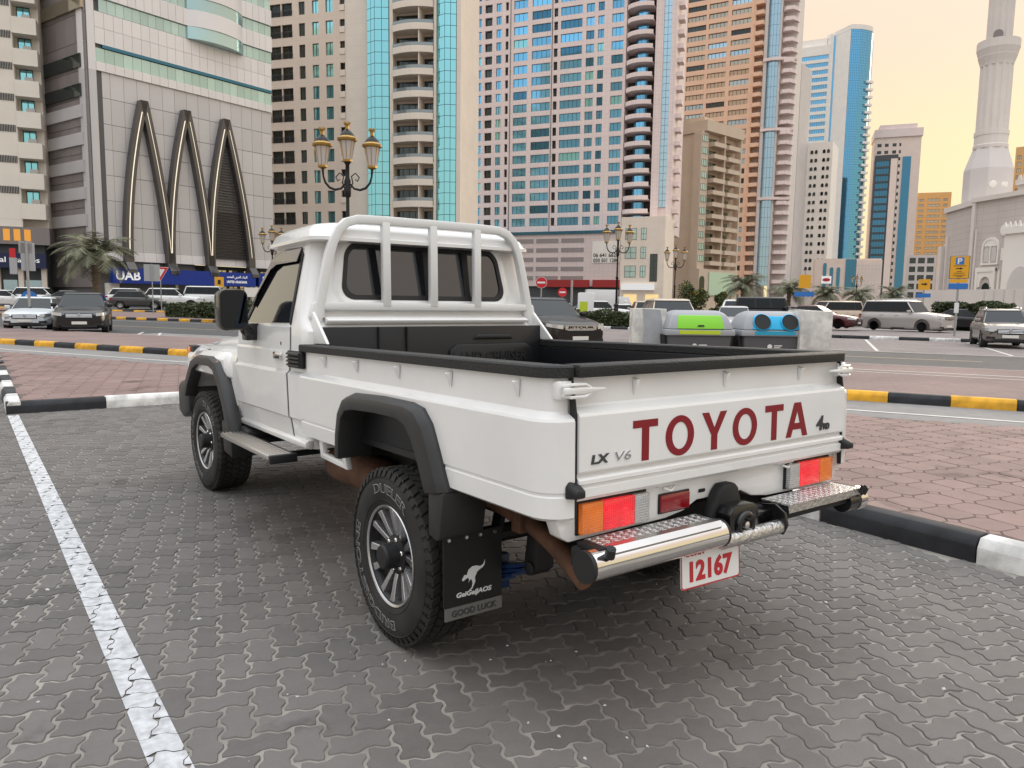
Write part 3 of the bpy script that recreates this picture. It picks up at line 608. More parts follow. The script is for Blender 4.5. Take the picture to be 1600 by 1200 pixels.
def glass_bay(F,pts,z0,z1,fl,sub,m_,name='glass_bay'):
    """folded curtain wall: separate panes in dark mullions"""
    b=MB(); fr=MB()
    for (xa,ya),(xb,yb) in zip(pts,pts[1:]):
        L=math.hypot(xb-xa,yb-ya); n=max(1,int(round(L/1.1))); ux,uy=(xb-xa)/L,(yb-ya)/L
        for i in range(n):
            p,q=L*i/n+.035,L*(i+1)/n-.035; z=z0
            while z<z1-.1:
                h=fl/sub; A1=(xa+ux*p,ya+uy*p); B1=(xa+ux*q,ya+uy*q); b.add([(A1[0],A1[1],z+.035),(B1[0],B1[1],z+.035),(B1[0],B1[1],z+h-.035),(A1[0],A1[1],z+h-.035)],[(0,1,2,3)]); z+=h
        fr.add([(xa,ya+.06,z0),(xb,yb+.06,z0),(xb,yb+.06,z1),(xa,ya+.06,z1)],[(0,1,2,3)])
    o=F.add(b,name,MAT[m_],fix=False); tag(o,kind='stuff'); F.add(fr,'mullions',MAT['frame_dark'],fix=False); return o
glass_bay(F3,[(.3,1.0),(.4,.2),(1.95,-.55),(4.1,-.1),(4.25,1.2)],0,80,FL,2,'g_teal'); glass_bay(F3,[(11.75,1.0),(11.8,.1),(13.2,-.6),(14.9,-.1),(15.0,1.2)],0,80,FL,2,'g_teal')
def curved_slab(b,x0,x1,out,z0,z1,n=8,thick=None):
    A1=[(x0+(x1-x0)*k/n,-out*math.sin(PI*(.12+.76*k/n))) for k in range(n+1)]
    if thick is None: b.prism(A1+[(x1,1.4),(x0,1.4)],'z',z0,z1)
    else:
        for (xa,ya),(xb,yb) in zip(A1,A1[1:]): b.add([(xa,ya,z0),(xb,yb,z0),(xb,yb,z1),(xa,ya,z1),(xa,ya+thick,z0),(xb,yb+thick,z0),(xb,yb+thick,z1),(xa,ya+thick,z1)],[(0,1,2,3),(7,6,5,4),(3,2,6,7)])
def bal(b): curved_slab(b,0,6.5,1.3,0,.25); curved_slab(b,0,6.5,1.3,.25,.95,thick=.12); b.bx(4.3,4.45,-1.0,1.4,.25,3.3)
def balr(b): curved_slab(b,.02,6.48,1.27,.95,1.45,thick=.04)
bm_=box_mesh(('balcony',1),MAT['b_cream'],bal,smooth=30); br_=box_mesh(('balcony_rail','c'),MAT['rail_glass'],balr,smooth=30,fix=False)
for k in range(3,NF):
    z=Z0+FL*k+.1; o=F3.put('balcony',bm_,4.83,0,z); F3.put('glass_rail',br_,4.83,0,z); F3.put('balcony_door',win_mesh(4.0,2.6,'g_dark','frame_dark',3,0),4.9,1.25,z+.3); F3.put('balcony_door',win_mesh(1.9,2.6,'g_dark','frame_dark',1,0),9.4,1.25,z+.3)
# ---- central pink tower with blue windows
B=building('residential_tower','tall pink clad tower with rows of blue windows and rounded corner balconies',(101.29,167.82),-58.04); F=Frame(B); FL=3.1; zr=[(20.5+FL*k,22.45+FL*k) for k in range(26)]
cols=[(.5,1.25),(1.95,4.25),(5.1,6.4),(7.3,9.3),(10.4,11.8),(12.9,13.7),(15.15,18.8),(20.0,24.9),(25.65,26.65),(27.4,32.8),(33.8,35.8),(36.7,38.2),(40.1,42.9)]
b=MB(); grid_wall(b,-1,43.6,18,104,cols,zr,pr=.4); b.bx(-1,43.6,.75,14,18,104); F.add(b,'wall',MAT['b_pink'])
b=MB()
for x in (14.25,25.2): b.bx(x,x+.12,-.12,0,18,104)
F.add(b,'drain_pipes',MAT['frame_dark'])
for za,zc in zr:
    for ci,(a,c) in enumerate(cols):
        w_=c-a
        if ci in (3,5,8): F.put('window',win_mesh(w_,1.95,'g_dark','frame_dark',1,0),a,.6,za)
        else: F.put('window',win_mesh(w_,1.95,('g_blue','g_blue','g_blue','g_blue','g_teal','g_navy')[random.choice((0,0,1,2,3,3,4,5))],'frame_dark',max(1,int(w_/1.25)),0),a,.26,za)
F3=F
def bal2(b):
    n=12; cx=3.6; P=[(0,0)]+[(cx+3.6*math.cos(PI*(1-.78*k/n))*1.0,-2.5*math.sin(PI*(1-.78*k/n))) for k in range(1,n+1)]
    b.prism(P+[(P[-1][0],2.5),(0,2.5)],'z',0,.35)
    for (xa,ya),(xb,yb) in zip(P,P[1:]): b.add([(xa,ya,.35),(xb,yb,.35),(xb,yb,1.0),(xa,ya,1.0),(xa+.02,ya+.12,.35),(xb+.02,yb+.12,.35),(xb+.02,yb+.12,1.0),(xa+.02,ya+.12,1.0)],[(0,1,2,3),(7,6,5,4),(3,2,6,7)])
bm2=box_mesh(('balcony',2),MAT['b_pink'],bal2,smooth=30)
def bwin(b):
    for k in range(5):
        a0,a1=PI*(1.02-.17*k),PI*(1.02-.17*(k+1)); p,q=(3.6+1.7*math.cos(a0),.9-1.3*math.sin(a0)),(3.6+1.7*math.cos(a1),.9-1.3*math.sin(a1)); b.add([(p[0],p[1],.35),(q[0]-.05,q[1],.35),(q[0]-.05,q[1],2.7),(p[0],p[1],2.7)],[(0,1,2,3)])
bw_=box_mesh(('bay_window',2),MAT['g_blue'],bwin,smooth=0,fix=False)
for k in range(26): 
    z=19.6+FL*k; F.put('balcony',bm2,43.7,.6,z); F.put('bay_window',bw_,43.7,.6,z)
b=MB(); b.bx(43.5,51.3,3.2,14,18,104); F.add(b,'corner_wall',MAT['b_dark'])  # dark colour stands in for the shadow behind the corner balconies
b=MB(); b.bx(50.6,52.4,-.6,12,18,104); b.bx(54.2,55.4,-.6,12,18,104); b.bx(52.4,54.2,.0,12,18,24); F.add(b,'corner_pier',MAT['b_pink'])
glass_bay(F,[(52.35,-.2),(54.25,-.2)],24,104,FL,2,'g_silver','glass_strip')
F4=Frame(B,(130.9,121.0),35); 
bm3=box_mesh(('balcony',3),MAT['b_pink'],lambda b:(b.bx(.8,3.6,-1.4,1,0,.3),b.bx(.8,3.6,-1.4,-1.3,.3,1.0),b.bx(.8,.9,-1.3,1,.3,1.0),b.bx(3.5,3.6,-1.3,1,.3,1.0)),smooth=0)
for k in range(26): F4.put('balcony',bm3,0,0,19.6+FL*k)
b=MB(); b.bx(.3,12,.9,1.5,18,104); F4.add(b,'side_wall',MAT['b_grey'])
# parking podium
b=MB(); b.bx(-14,46,-8,14,5.4,18); F.add(b,'podium',MAT['b_pod'])
b=MB(); b.bx(-14,46.3,-8.3,14,17.6,18.3); F.add(b,'podium_coping',MAT['g_navy'])
for r_ in range(5):
    for c_ in range(7): F.put('podium_vent',box_mesh(('podium_vent',1),MAT['b_pod_band'],lambda b:b.bx(0,5.6,0,.1,0,1.0),smooth=0),-6.5+c_*6.3,-8.06,6.8+r_*2.2)
b=MB(); b.bx(-14,46,-7.5,14,-.5,5.4); F.add(b,'shop_floor',MAT['b_dark'])
b=MB(); b.bx(28,38.5,-8.7,-8,5.2,6.9); b.bx(39.4,47,-8.7,-8,5.2,6.9); F.add(b,'red_shop_sign',MAT['sign_red'])
b=MB(); b.bx(46.0,56,-9,2,-.5,21); F.add(b,'podium_corner',MAT['b_cream'])
for r_ in range(3): 
    for x,w_ in ((47,2.6),(50.6,1.2)): F.put('window',win_mesh(w_,2.6,'g_green','frame_dark',1,1),x,-9.06,7.5+r_*4.2)
F.put('window',win_mesh(1.7,6.2,'g_dark','frame_dark',1,3),52.8,-9.06,6.5)
for x,w_,m_ in ((38.5,3.0,'shop_glow'),(42.0,3.2,'g_green'),(47.0,3.0,'shop_glow'),(52,3,'shop_glow')): b=MB(); b.bx(x,x+w_,-9.1 if x>45 else -7.6,-7.4,.4,3.6); F.add(b,'shop_window',MAT[m_])
b=MB(); b.bx(46.5,54,-9.7,-9.05,4.6,6.0); F.add(b,'white_shop_sign',MAT['sign_white'])
b=MB(); b.bx(39.0,45.6,-8.12,-8.02,10.8,15.8); F.add(b,'phone_number_banner',MAT['b_pale']); ftext('06 641 6622',42.3,-8.16,12.6,6.0,.9,'frame_dark',.02); ftext('050 501 1280',42.3,-8.16,11.4,6.0,.9,'frame_dark',.02)
# ---- peach office tower behind
B=building('office_tower','peach tower with long window bands and stacked corner balconies, right of the pink tower',(199.54,177.82),-64.87); F=Frame(B); FL=3.2; zr=[(3.5+FL*k,5.2+FL*k) for k in range(34)]
cols=[(-1.5,4.8),(5.7,11.9),(13.2,19.5)]
b=MB(); grid_wall(b,-3,21,-.5,113,cols,zr,pr=.5); b.bx(-3,21,.9,16,-.5,113); F.add(b,'wall',MAT['b_orange'])
for za,zc in zr:
    for a,c in cols: F.put('window',win_mesh(c-a,1.7,random.choice(('g_bronze','g_bronze','g_dark','g_silver')),'frame_dark',4,0,fw=.12),a,.5,za)
bo=box_mesh(('balcony',4),MAT['b_orange'],lambda b:(b.prism([(0,0),(.6,-1.6),(2.9,-1.9),(3.6,0),(3.6,3),(0,3)],'z',0,1.25)),smooth=0)
for k in range(34): F.put('balcony',bo,20.6,.6,2.1+FL*k)
b=MB(); b.bx(20.8,24.0,2.4,14,-.5,113); b.bx(24.0,25.0,-.3,14,-.5,113); b.bx(28.6,29.2,.3,14,-.5,113); b.bx(29,33.6,3.0,14,-.5,110); F.add(b,'corner_wall',MAT['b_grey'])
glass_bay(F,[(25.0,.4),(26.7,-.3),(28.6,.5)],8,112,FL,1,'g_silver','glass_strip')
b=MB()
for z in (36,58,80,101): b.prism([(24.0,-.5),(26.6,-1.1),(29.4,-.4),(34,2),(34,3),(24,3)],'z',z,z+.9)
F.add(b,'band',MAT['b_pink'])
bo2=box_mesh(('balcony',5),MAT['b_pink'],lambda b:(b.prism([(0,0),(1.2,-1.5),(3.4,-1.2),(4.6,1.2),(4.6,3),(0,3)],'z',0,1.2)),smooth=0)
for k in range(33): F.put('balcony',bo2,29.2,1.5,2.4+FL*k)
# ---- brown mid-rise with corner balconies
B=building('mid_rise_block','brown mid-rise block with stacked balconies below the peach tower',(154.63,139.46),-75.06); F=Frame(B); FL=3.1
b=MB(); b.bx(-2,5.4,0,14,-.5,46.5); b.prism([(-2.6,-.6),(6.2,-.6),(6.2,12),(-2.6,12)],'z',47.2,50.6); b.bx(-2,5.4,.5,12,46.5,47.2); F.add(b,'wall',MAT['b_brown'])
for k in range(12): F.put('window',win_mesh(1.0,1.15,'g_dark','frame_dark',1),.75,-.06,6+FL*k+.6); F.put('window',win_mesh(.5,1.0,'g_dark','frame_dark',0),3.9,-.06,6+FL*k+.9)
F2=Frame(B,(156.67,131.81),5.83); b=MB(); b.bx(-1.6,15.2,1.8,14,-.5,46.5); b.bx(-3.2,-.0,.6,3,11,46.5); b.bx(-2.0,15.6,-.2,12,46.6,49.4); b.bx(6.6,7.2,.0,2,11,46.6); b.bx(14.6,15.2,.0,2,11,46.6); b.bx(-3.2,15.2,-.2,3,-.5,11); F2.add(b,'side_wall',MAT['b_brown'])
bb_=box_mesh(('balcony',6),MAT['b_brown'],lambda b:(b.bx(0,5.6,-1.1,1.9,0,.25),b.bx(0,5.6,-1.1,-1.0,.25,1.1),b.bx(0,.12,-1,1.9,.25,1.1),b.bx(5.48,5.6,-1,1.9,.25,1.1)),smooth=0)
for k in range(11):
    z=12+FL*k
    for x in (.8,7.6): F2.put('balcony',bb_,x,.3,z); F2.put('balcony_door',win_mesh(3.6,2.1,'g_dark','frame_dark',2),x+.8,1.7,z+.3)
    F2.put('bay_window',win_mesh(2.4,1.7,'g_silver','frame_dark',2),-2.9,.5,z+.9)
b=MB(); b.bx(1.2,13.2,-.5,-.2,4,10.2); F2.add(b,'glazed_entrance',MAT['g_green'])
for x in (-1.8,): b=MB(); b.prism([(x+1.1*math.cos(PI*k/10),8+1.1*math.sin(PI*k/10)) for k in range(11)]+[(x-1.1,2),(x+1.1,2)],'y',-.32,-.22); F2.add(b,'arched_window',MAT['g_dark'])
# ---- slim grey tower at the right of the peach tower
def simple_tower(name,label,px,py,ang,W,H,dep,m_,cols,z0,FL,nf,wh,glass,nv=1,roof=None,frame='frame_dark',pr=.4,start=0):
    B=building(name,label,(px,py),ang); F=Frame(B); zr=[(z0+FL*k,z0+wh+FL*k) for k in range(nf)]; b=MB(); grid_wall(b,0,W,-.5,H,cols,zr,pr=pr); b.bx(0,W,pr+.5,dep,-.5,H); F.add(b,'wall',MAT[m_])
    for k,(za,zc) in enumerate(zr):
        if k<start: continue
        for a,c in cols: F.put('window',win_mesh(c-a,wh,glass,frame,nv,0,fw=.12),a,pr*.7,za)
    return B,F
def at(px_,D):   # kept for reference of how far each block stands: plain numbers below
    pass
# ---- slim grey tower squeezed between the peach and blue towers
B,F=simple_tower('grey_tower','slim grey tower squeezed between peach and blue striped towers',253.7,179.8,-73.2,6.8,93,14,'b_grey',[(1.0,2.4),(4.0,5.8)],8,3.3,24,2.0,'g_silver')
# ---- blue striped glass tower
B=building('glass_tower','white and blue striped tower with rounded blue glass corner',(389.3,257.1),-63.3); F=Frame(B)
zr=[(10+4.05*k,12.3+4.05*k) for k in range(33)]; b=MB(); grid_wall(b,-13,9.3,-.5,147,[(-12.4,8.6)],zr,pr=.5); b.bx(-13,9.3,1.0,24,-.5,147); F.add(b,'wall',MAT['b_pale'])
for za,zc in zr: F.put('window',win_mesh(21.0,2.3,'g_blue2','frame_white',16,0,fw=.12),-12.4,.5,za)
b=MB(); b.bx(9.3,10.9,-.5,24,-.5,152); b.bx(12.5,13.6,-.8,24,-.5,152); b.bx(15.2,16.4,-.8,24,-.5,152); b.bx(-10,7,4,20,147,152); F.add(b,'pier',MAT['b_pale'])
glass_bay(F,[(10.9,-.1),(12.5,-.1)],4,151,4.05,3,'g_blue2','glass_strip'); glass_bay(F,[(13.6,-.1),(15.2,-.1)],4,151,4.05,3,'g_blue2','glass_strip')
F2=Frame(B,(402.4,235.4),-18.05); pts=[(-10.9,-3.5),(-6,-5.0),(-2,-5.0)]+[(-2+9*math.sin(PI/2*k/8),-5.0+(9-9*math.cos(PI/2*k/8))*.9) for k in range(1,9)]+[(7.2,9)]; glass_bay(F2,pts,4,151,4.05,3,'g_blue2')
b=MB(); b.prism([(x,y-.25) for x,y in pts]+[(7.2,16),(-10.9,16)],'z',151,153.5); b.prism([(x,y+.2) for x,y in pts]+[(7.2,16),(-10.9,16)],'z',-.5,150.9); F2.add(b,'parapet',MAT['b_pale']); b=MB(); b.bx(7.4,13,6,22,-.5,150); F2.add(b,'side_wall',MAT['b_pale'])
bs=box_mesh(('balcony',7),MAT['b_pale'],lambda b:(b.bx(0,4.6,-1.6,2,0,.4),b.bx(0,4.6,-1.6,-1.4,.4,1.3)),smooth=0)
for k in range(30): F2.put('balcony',bs,-.8,-4.4,6+4.05*k)
bs2=box_mesh(('balcony',8),MAT['b_pale'],lambda b:b.prism([(0,0),(1.6,-1.0),(3.0,.4),(3.0,3),(0,3)],'z',0,1.4),smooth=0)
for k in range(36): F2.put('balcony',bs2,11.6,8,6+4.05*k)
# ---- white block with arched balconies
B=building('arched_block','white block with arched balcony openings before the blue striped tower',(267.5,178.6),-66.25); F=Frame(B)
b=MB(); b.bx(-4,11,.7,16,-.5,65.5); F.add(b,'wall',MAT['b_pale'])
def archwin(b):
    n=8; P=[(.5+.5*math.cos(PI*k/n),.9+.5*math.sin(PI*k/n)) for k in range(n+1)]+[(0,0),(1.0,0)]; b.prism(P,'y',.55,.69)
aw=box_mesh(('arched_opening',1),MAT['g_dark'],archwin,smooth=0); ab=box_mesh(('balcony',9),MAT['b_pale'],lambda b:(b.prism([(0,.6),(.8,-.7),(1.7,-.2),(2.6,-.8),(3.8,-.4),(4.4,.6)],'z',0,1.1)),smooth=0)
for k in range(18):
    z=6+3.25*k
    for x in (2.9,4.5,7.4,9.0): F.put('arched_window',aw,x,-.0,z)
    F.put('balcony',ab,-3.6,0,z)
    F.put('recess',box_mesh(('recess',1),MAT['g_dark'],lambda b:b.bx(0,3.6,.6,.69,0,1.5),smooth=0),-3.2,.0,z+1.1)
# ---- low pink block with tall arched windows and a teal corner
B=building('low_pink_block','low pink block with tall arched windows and teal glass panel',(238.0,150.2),-54.16); F=Frame(B)
b=MB(); b.bx(-1,20,.5,14,-.5,18.0); b.bx(12.2,20.2,.2,14,-.5,17.4); F.add(b,'wall',MAT['b_rose'])
def tallarch(b): n=8; P=[(.55+.55*math.cos(PI*k/n),8+.55*math.sin(PI*k/n)) for k in range(n+1)]+[(0,0),(1.1,0)]; b.prism(P,'y',.3,.48)
ta=box_mesh(('tall_arch',1),MAT['g_navy'],tallarch,smooth=0)
for x,z in ((1.6,8.0),(3.8,6.5),(6.0,6.5)): F.put('arched_window',ta,x,0,z)
b=MB(); b.bx(8.8,12.1,.2,.48,7.5,17.8); F.add(b,'glass_panel',MAT['g_navy'])
b=MB(); b.bx(1.2,4.4,-.2,.25,9.4,12.0); F.add(b,'billboard',MAT['sign_white']); b=MB(); b.prism([(2.8+1.3*math.cos(2*PI*k/12),10.7+.6*math.sin(2*PI*k/12)) for k in range(12)],'y',-.26,-.2); F.add(b,'billboard_emblem',MAT['plate_red'])
def gridwin(b):
    for i in range(7):
        for j in range(9): b.bx(i*1.05,i*1.05+.62,0,.05,j*1.3,j*1.3+.8)
tag(F.put('window_grid',box_mesh(('window_grid',1),MAT['b_trim'],gridwin,smooth=0),12.7,.13,5),kind='stuff')
# ---- dark glass tower and the rose tower behind it
B,F=simple_tower('rose_tower','rose tower with small square windows and dark glass stripe, right of the blue tower',418.9,233.6,-56.07,23.4,101,20,'b_rose',[(1.2,3.4),(5,7),(9,11),(12.4,13.4)],6,3.9,23,1.8,'g_dark')
b=MB(); b.bx(14.6,18.8,-.3,.4,-.5,86); F.add(b,'glass_stripe',MAT['g_navy']); b=MB(); b.bx(-.5,24,-.8,20,97,101.4); b.bx(2,21,.5,16,101.4,104); F.add(b,'crown',MAT['b_pink'])
B,F=simple_tower('dark_tower','dark glass tower with pale edge in front of rose tower',368.4,204.9,-59.6,10.4,77,16,'b_dark',[(.6,6.6)],3,3.6,20,2.8,'g_navy',4)
b=MB(); b.bx(7.2,10.2,-.4,2,-.5,75); F.add(b,'pale_edge',MAT['b_rose'])
# ---- orange tower and pale frame building near the mosque
B,F=simple_tower('orange_tower','orange tower with pale window bands left of the minaret',481.3,240.0,-54.1,20,73,20,'b_gold',[(2,5),(7,14),(15.5,18)],5,3.3,20,1.5,'g_bronze',2)
B,F=simple_tower('concrete_block_building','pale concrete frame block of open balconies behind the parking signs',302.5,151.8,-60.8,10,22.3,14,'b_grey',[(.6,2.8),(3.6,6.0),(6.8,9.2)],2,3.4,6,2.2,'g_dark',2)
B,F=simple_tower('distant_tower','small golden tower at the right edge behind the mosque',473.6,182.6,-79.8,12,91,14,'b_gold',[(1,3),(4.5,6.5),(8,10)],5,3.6,23,2.2,'g_bronze')
# ---- tower standing outside the frame to the left; the pink tower's lower windows mirror it
B,F=simple_tower('mirrored_tower','dark tower outside the frame, mirrored in the pink tower lower windows',-236,20,80,95,136,26,'b_brown',[(3+7*k,8+7*k) for k in range(13)],4,7.4,17,4.2,'g_dark',2)
# ---- mosque and minaret
B=building('mosque','pale stone mosque wall with arched windows at the right edge',(74.09,30.09),-115.69); F=Frame(B); W=16
b=MB(); b.bx(-1.05,W,0,14,-.5,11.4); b.bx(2.4,W,1.2,14,11.4,12.6); F.add(b,'wall',MAT['b_stone'])
b=MB(); b.bx(-1.2,W,-.3,14,11.35,11.75); b.bx(2.3,W,1.0,14,12.5,12.95); b.bx(-1.12,-.75,-.22,.2,0,11.35); b.bx(-.6,-.4,-.15,.1,1,8.8); F.add(b,'cornice',MAT['b_trim'])
for k in range(16): b=MB(); x=2.5+k*.5; b.prism([(x,12.95),(x+.34,12.95),(x+.26,13.35),(x+.08,13.35)],'y',1.0,1.15); F.add(b,'crenel',MAT['b_trim'])
def mwin(b):
    n=8; b.bx(-.12,1.86,-.12,.02,-.18,0.0); b.bx(-.1,.06,-.1,.02,0,1.35); b.bx(1.68,1.84,-.1,.02,0,1.35); P=[(.87+.97*math.cos(PI*k/n),1.35+.95*math.sin(PI*k/n)**.8) for k in range(n+1)]; Q=[(.87+.80*math.cos(PI*k/n),1.35+.76*math.sin(PI*k/n)**.8) for k in range(n+1)]
    b.prism(P+Q[::-1],'y',-.1,.02); b.bx(.80,.94,-.09,.02,0,1.6); b.prism(Q[1:-1]+[(.2,1.5),(1.5,1.5)],'y',-.05,.02)
def mwin2(b):
    n=8
    for x in (.45,1.29): P=[(x+.27*math.cos(PI*k/n),1.05+.4*math.sin(PI*k/n)) for k in range(n+1)]+[(x-.27,.1),(x+.27,.1)]; b.prism(P,'y',-.04,.01)
mw=box_mesh(('window_surround',1),MAT['b_pale'],mwin,smooth=0); mg=box_mesh(('arched_pane',1),MAT['b_grey'],mwin2,smooth=0)
for x in (.4,3.5): F.put('window_surround',mw,x,-.02,5.65); F.put('arched_window',mg,x,-.03,5.65)
def niche(b):
    n=10; b.bx(-.05,.22,-.2,.02,-5.0,0); b.bx(1.98,2.25,-.2,.02,-5,0); b.bx(-.05,2.25,-.205,.02,-.3,0.1)
    P=[(1.1+.62*math.cos(PI*k/n),-1.7+.95*math.sin(PI*k/n)**.7) for k in range(n+1)]; b.prism([(1.98,-.3),(1.98,-1.7)]+P+[(.22,-1.7),(.22,-.3)],'y',-.14,.02)
ni=box_mesh(('niche',1),MAT['b_pale'],niche,smooth=0)
def nwin(b):
    b.prism([(1.1+.45*math.cos(PI*k/8),-2.1+.8*math.sin(PI*k/8)**.7) for k in range(9)]+[(.65,-5),(1.55,-5)],'y',-.03,.01)
nd=box_mesh(('niche_window',1),MAT['g_dark'],nwin,smooth=0)
for x in (-.1,3.1): F.put('niche',ni,x,-.02,5.15); F.put('niche_window',nd,x,-.03,5.15)
b=MB(); b.lathe([(.52,-.12),(.52,.02)],20,(2.78,0,8.5),'y'); F.add(b,'rosette',MAT['b_pale']); b=MB(); b.lathe([(.3,-.17),(.3,-.11)],16,(2.78,0,8.5),'y'); F.add(b,'rosette_centre',MAT['b_trim'])
b=MB(); b.bx(2.5,2.95,-.08,.02,5.8,6.9); F.add(b,'wall_plaque',MAT['b_pale'])
for x in (2.35,2.85): b=MB(); b.bx(x,x+.22,-.12,.02,1.2,4.6); b.prism([(x,4.6),(x+.22,4.6),(x+.11,5.0)],'y',-.12,.02); F.add(b,'pilaster',MAT['b_pale'])
b=MB(); b.bx(4.4,W,-1.6,.1,-.5,7.9); b.bx(4.25,W,-1.8,.1,7.9,8.5); F.add(b,'porch',MAT['b_pale'])
for k in range(12): b=MB(); x=4.3+k*.5; b.prism([(x,8.5),(x+.36,8.5),(x+.18,8.95)],'y',-1.75,-1.6); F.add(b,'porch_crenel',MAT['b_pale'])
b=MB(); b.prism([(6.4+1.3*math.cos(PI*k/10),3.2+1.9*math.sin(PI*k/10)) for k in range(11)]+[(5.1,0),(7.7,0)],'y',-1.65,-1.5); F.add(b,'porch_arch',MAT['b_grey'])
F2=Frame(B,(81.98,36.81),-134.5); b=MB(); b.bx(-.3,8.6,0,10,-.5,11.6); F2.add(b,'side_wing',MAT['b_stone']); b=MB(); b.bx(-.5,8.6,-.25,10,11.5,12.0); b.bx(-.6,.3,-.5,2,0,8.0); b.bx(.55,.85,-.2,.1,0,9.0); F2.add(b,'wing_cornice',MAT['b_trim'])
Bm=thing('minaret','tall fluted stone minaret with two balconies beside the mosque','minaret',(82.95,33.6,0))
def ngon(r,z,n=8,ph=PI/8): return [(r*math.cos(2*PI*k/n+ph),r*math.sin(2*PI*k/n+ph),z) for k in range(n)]
b=MB(); b.loft([ngon(2.2,-.5),ngon(2.2,15.6),ngon(1.55,17.7)]); b.build('base',MAT['b_grey'],Bm,smooth=0)
b=MB(); b.loft([ngon(1.55,17.7,16,0),ngon(1.58,18.0,16,0),ngon(1.5,18.1,16,0),ngon(1.5,18.9,16,0),ngon(1.56,19.0,16,0),ngon(1.56,19.4,16,0)]); b.build('collar',MAT['b_trim'],Bm,smooth=0)
def fluted(r,z0,z1,n=14):
    b=MB(); rg=[]
    for z in (z0,z1):
        ring=[]
        for k in range(n*4):
            t=2*PI*k/(n*4); q=r-(.10 if k%4 in (1,2) else 0); ring.append((q*math.cos(t),q*math.sin(t),z))
        rg.append(ring)
    return b.loft(rg)
fluted(1.46,19.4,25.9).build('shaft',MAT['b_trim'],Bm,smooth=0)
b=MB(); b.loft([ngon(1.46,25.8,16,0),ngon(1.52,26.1,16,0),ngon(1.72,26.7,16,0),ngon(1.72,26.8,16,0),ngon(1.86,27.3,16,0),ngon(1.9,27.4,16,0),ngon(1.9,28.2,16,0),ngon(1.8,28.2,16,0),ngon(1.8,27.6,16,0)]); b.build('balcony',MAT['b_trim'],Bm,smooth=0)
fluted(1.14,27.6,32.8,12).build('upper_shaft',MAT['b_trim'],Bm,smooth=0)
b=MB(); b.prism([(.42*math.cos(PI*k/6)-.1,28.7+.4*math.sin(PI*k/6)) for k in range(7)]+[(-.52,27.6),(.32,27.6)],'y',-1.22,-1.0); o=b.build('doorway',MAT['panel_brown'],Bm,smooth=0); o.rotation_euler=(0,0,R(-68))
b=MB(); b.loft([ngon(1.14,32.6,16,0),ngon(1.2,32.9,16,0),ngon(1.6,33.6,16,0),ngon(1.66,33.7,16,0),ngon(1.66,34.6,16,0)]); b.build('upper_balcony',MAT['b_trim'],Bm,smooth=0); fluted(1.0,34.6,42,12).build('top_shaft',MAT['b_trim'],Bm,smooth=0)
for a in (-2.55,-1.95):
    b=MB(); b.lathe([(.02,-.1),(.42,-.08),(.42,.0),(.3,.08),(.3,.12),(.02,.14)],8,(0,0,0),'x'); o=b.build('star_ornament',MAT['b_pale'],Bm,smooth=0); o.location=(2.06*math.cos(a),2.06*math.sin(a),13.9); o.rotation_euler=(0,0,a)
b=MB(); b.bx(0,20,0,.3,0,2.9); o=b.build('boundary_wall',MAT['b_trim'],smooth=0); o.location=(61.72,29.06,0); o.rotation_euler=(0,0,R(-116.2)); tag(o,'plain stone boundary wall in front of the mosque','wall')
for k in range(12): q=MB(); q.bx(0,.1,-.05,0,.1,2.85); q.build('wall_batten',MAT['b_grey'],o,(6.5+k*.9,0,0),smooth=0)
# ================================================================ parked cars
mat('car_tyre',(.018,.018,.018),.75); mat('car_rim',(.42,.42,.43),.25,.9); mat('car_rim_dark',(.06,.06,.065),.3,.8); mat('car_glass',(.010,.013,.015),.05,spec=.35); mat('car_black',(.012,.012,.013),.4); mat('car_chrome',(.6,.6,.61),.15,1); mat('head_lens',(.55,.57,.60),.12,.5,coat=.8); mat('tail_lens',(.25,.01,.012),.15,coat=.8); mat('car_plate',(.72,.71,.66),.5)
PAINT={'white':(.70,.70,.69),'pale':(.62,.66,.68),'black':(.006,.006,.008),'grey':(.12,.115,.11),'silver':(.52,.52,.52),'gold':(.46,.43,.41),'darkred':(.085,.012,.014),'beige':(.55,.45,.35),'brown':(.014,.012,.011),'charcoal':(.055,.055,.055),'taupe':(.20,.18,.165)}
for k,c in PAINT.items(): mat('paint_'+k,c,.28,.3 if k in ('silver','gold','taupe','grey','brown') else 0,coat=.3)
KIND={ # L,W,H,wheelbase,wheel radius,hood z,belt z,deck z, windscreen base/top x, rear glass top/base x (from centre, forward +)
 'sedan':(4.75,1.82,1.45,2.80,.33,.86,.93,1.02,.95,.15,-.95,-1.62),
 'hatch':(4.15,1.75,1.48,2.55,.31,.88,.95,1.0,.95,.25,-1.45,-1.85),
 'suv':(4.75,1.92,1.70,2.85,.37,1.02,1.08,1.12,.90,.25,-1.75,-2.12),
 'big_suv':(5.0,1.97,1.90,2.85,.40,1.16,1.20,1.22,.95,.45,-2.12,-2.36),
 'coupe_suv':(4.85,1.94,1.66,2.90,.38,.98,1.07,1.12,1.0,.15,-1.35,-2.1),
 'jeep':(4.6,1.88,1.85,2.95,.42,1.18,1.22,1.24,.55,.35,-2.15,-2.22)}
CM={}
def end_e(x,L,kind):   # 0 in the middle, 1 at the very end
    q=.62 if kind not in ('jeep',) else .30
    return max(0,(abs(x)-(L/2-q))/q)
def plan_w(x,L,h,kind):
    e=end_e(x,L,kind); return h*(1-.20*e**2.6)*(1-.03*max(0,abs(x)/(L/2)-.3))
def stations(L,kind):
    n=14; q=.62 if kind!='jeep' else .30; m=[-L/2+q+(L-2*q)*i/n for i in range(n+1)]; e=[q*(1-math.cos(PI/2*k/6)) for k in range(6)]
    return [-L/2+v for v in e]+m+[L/2-v for v in e[::-1]]
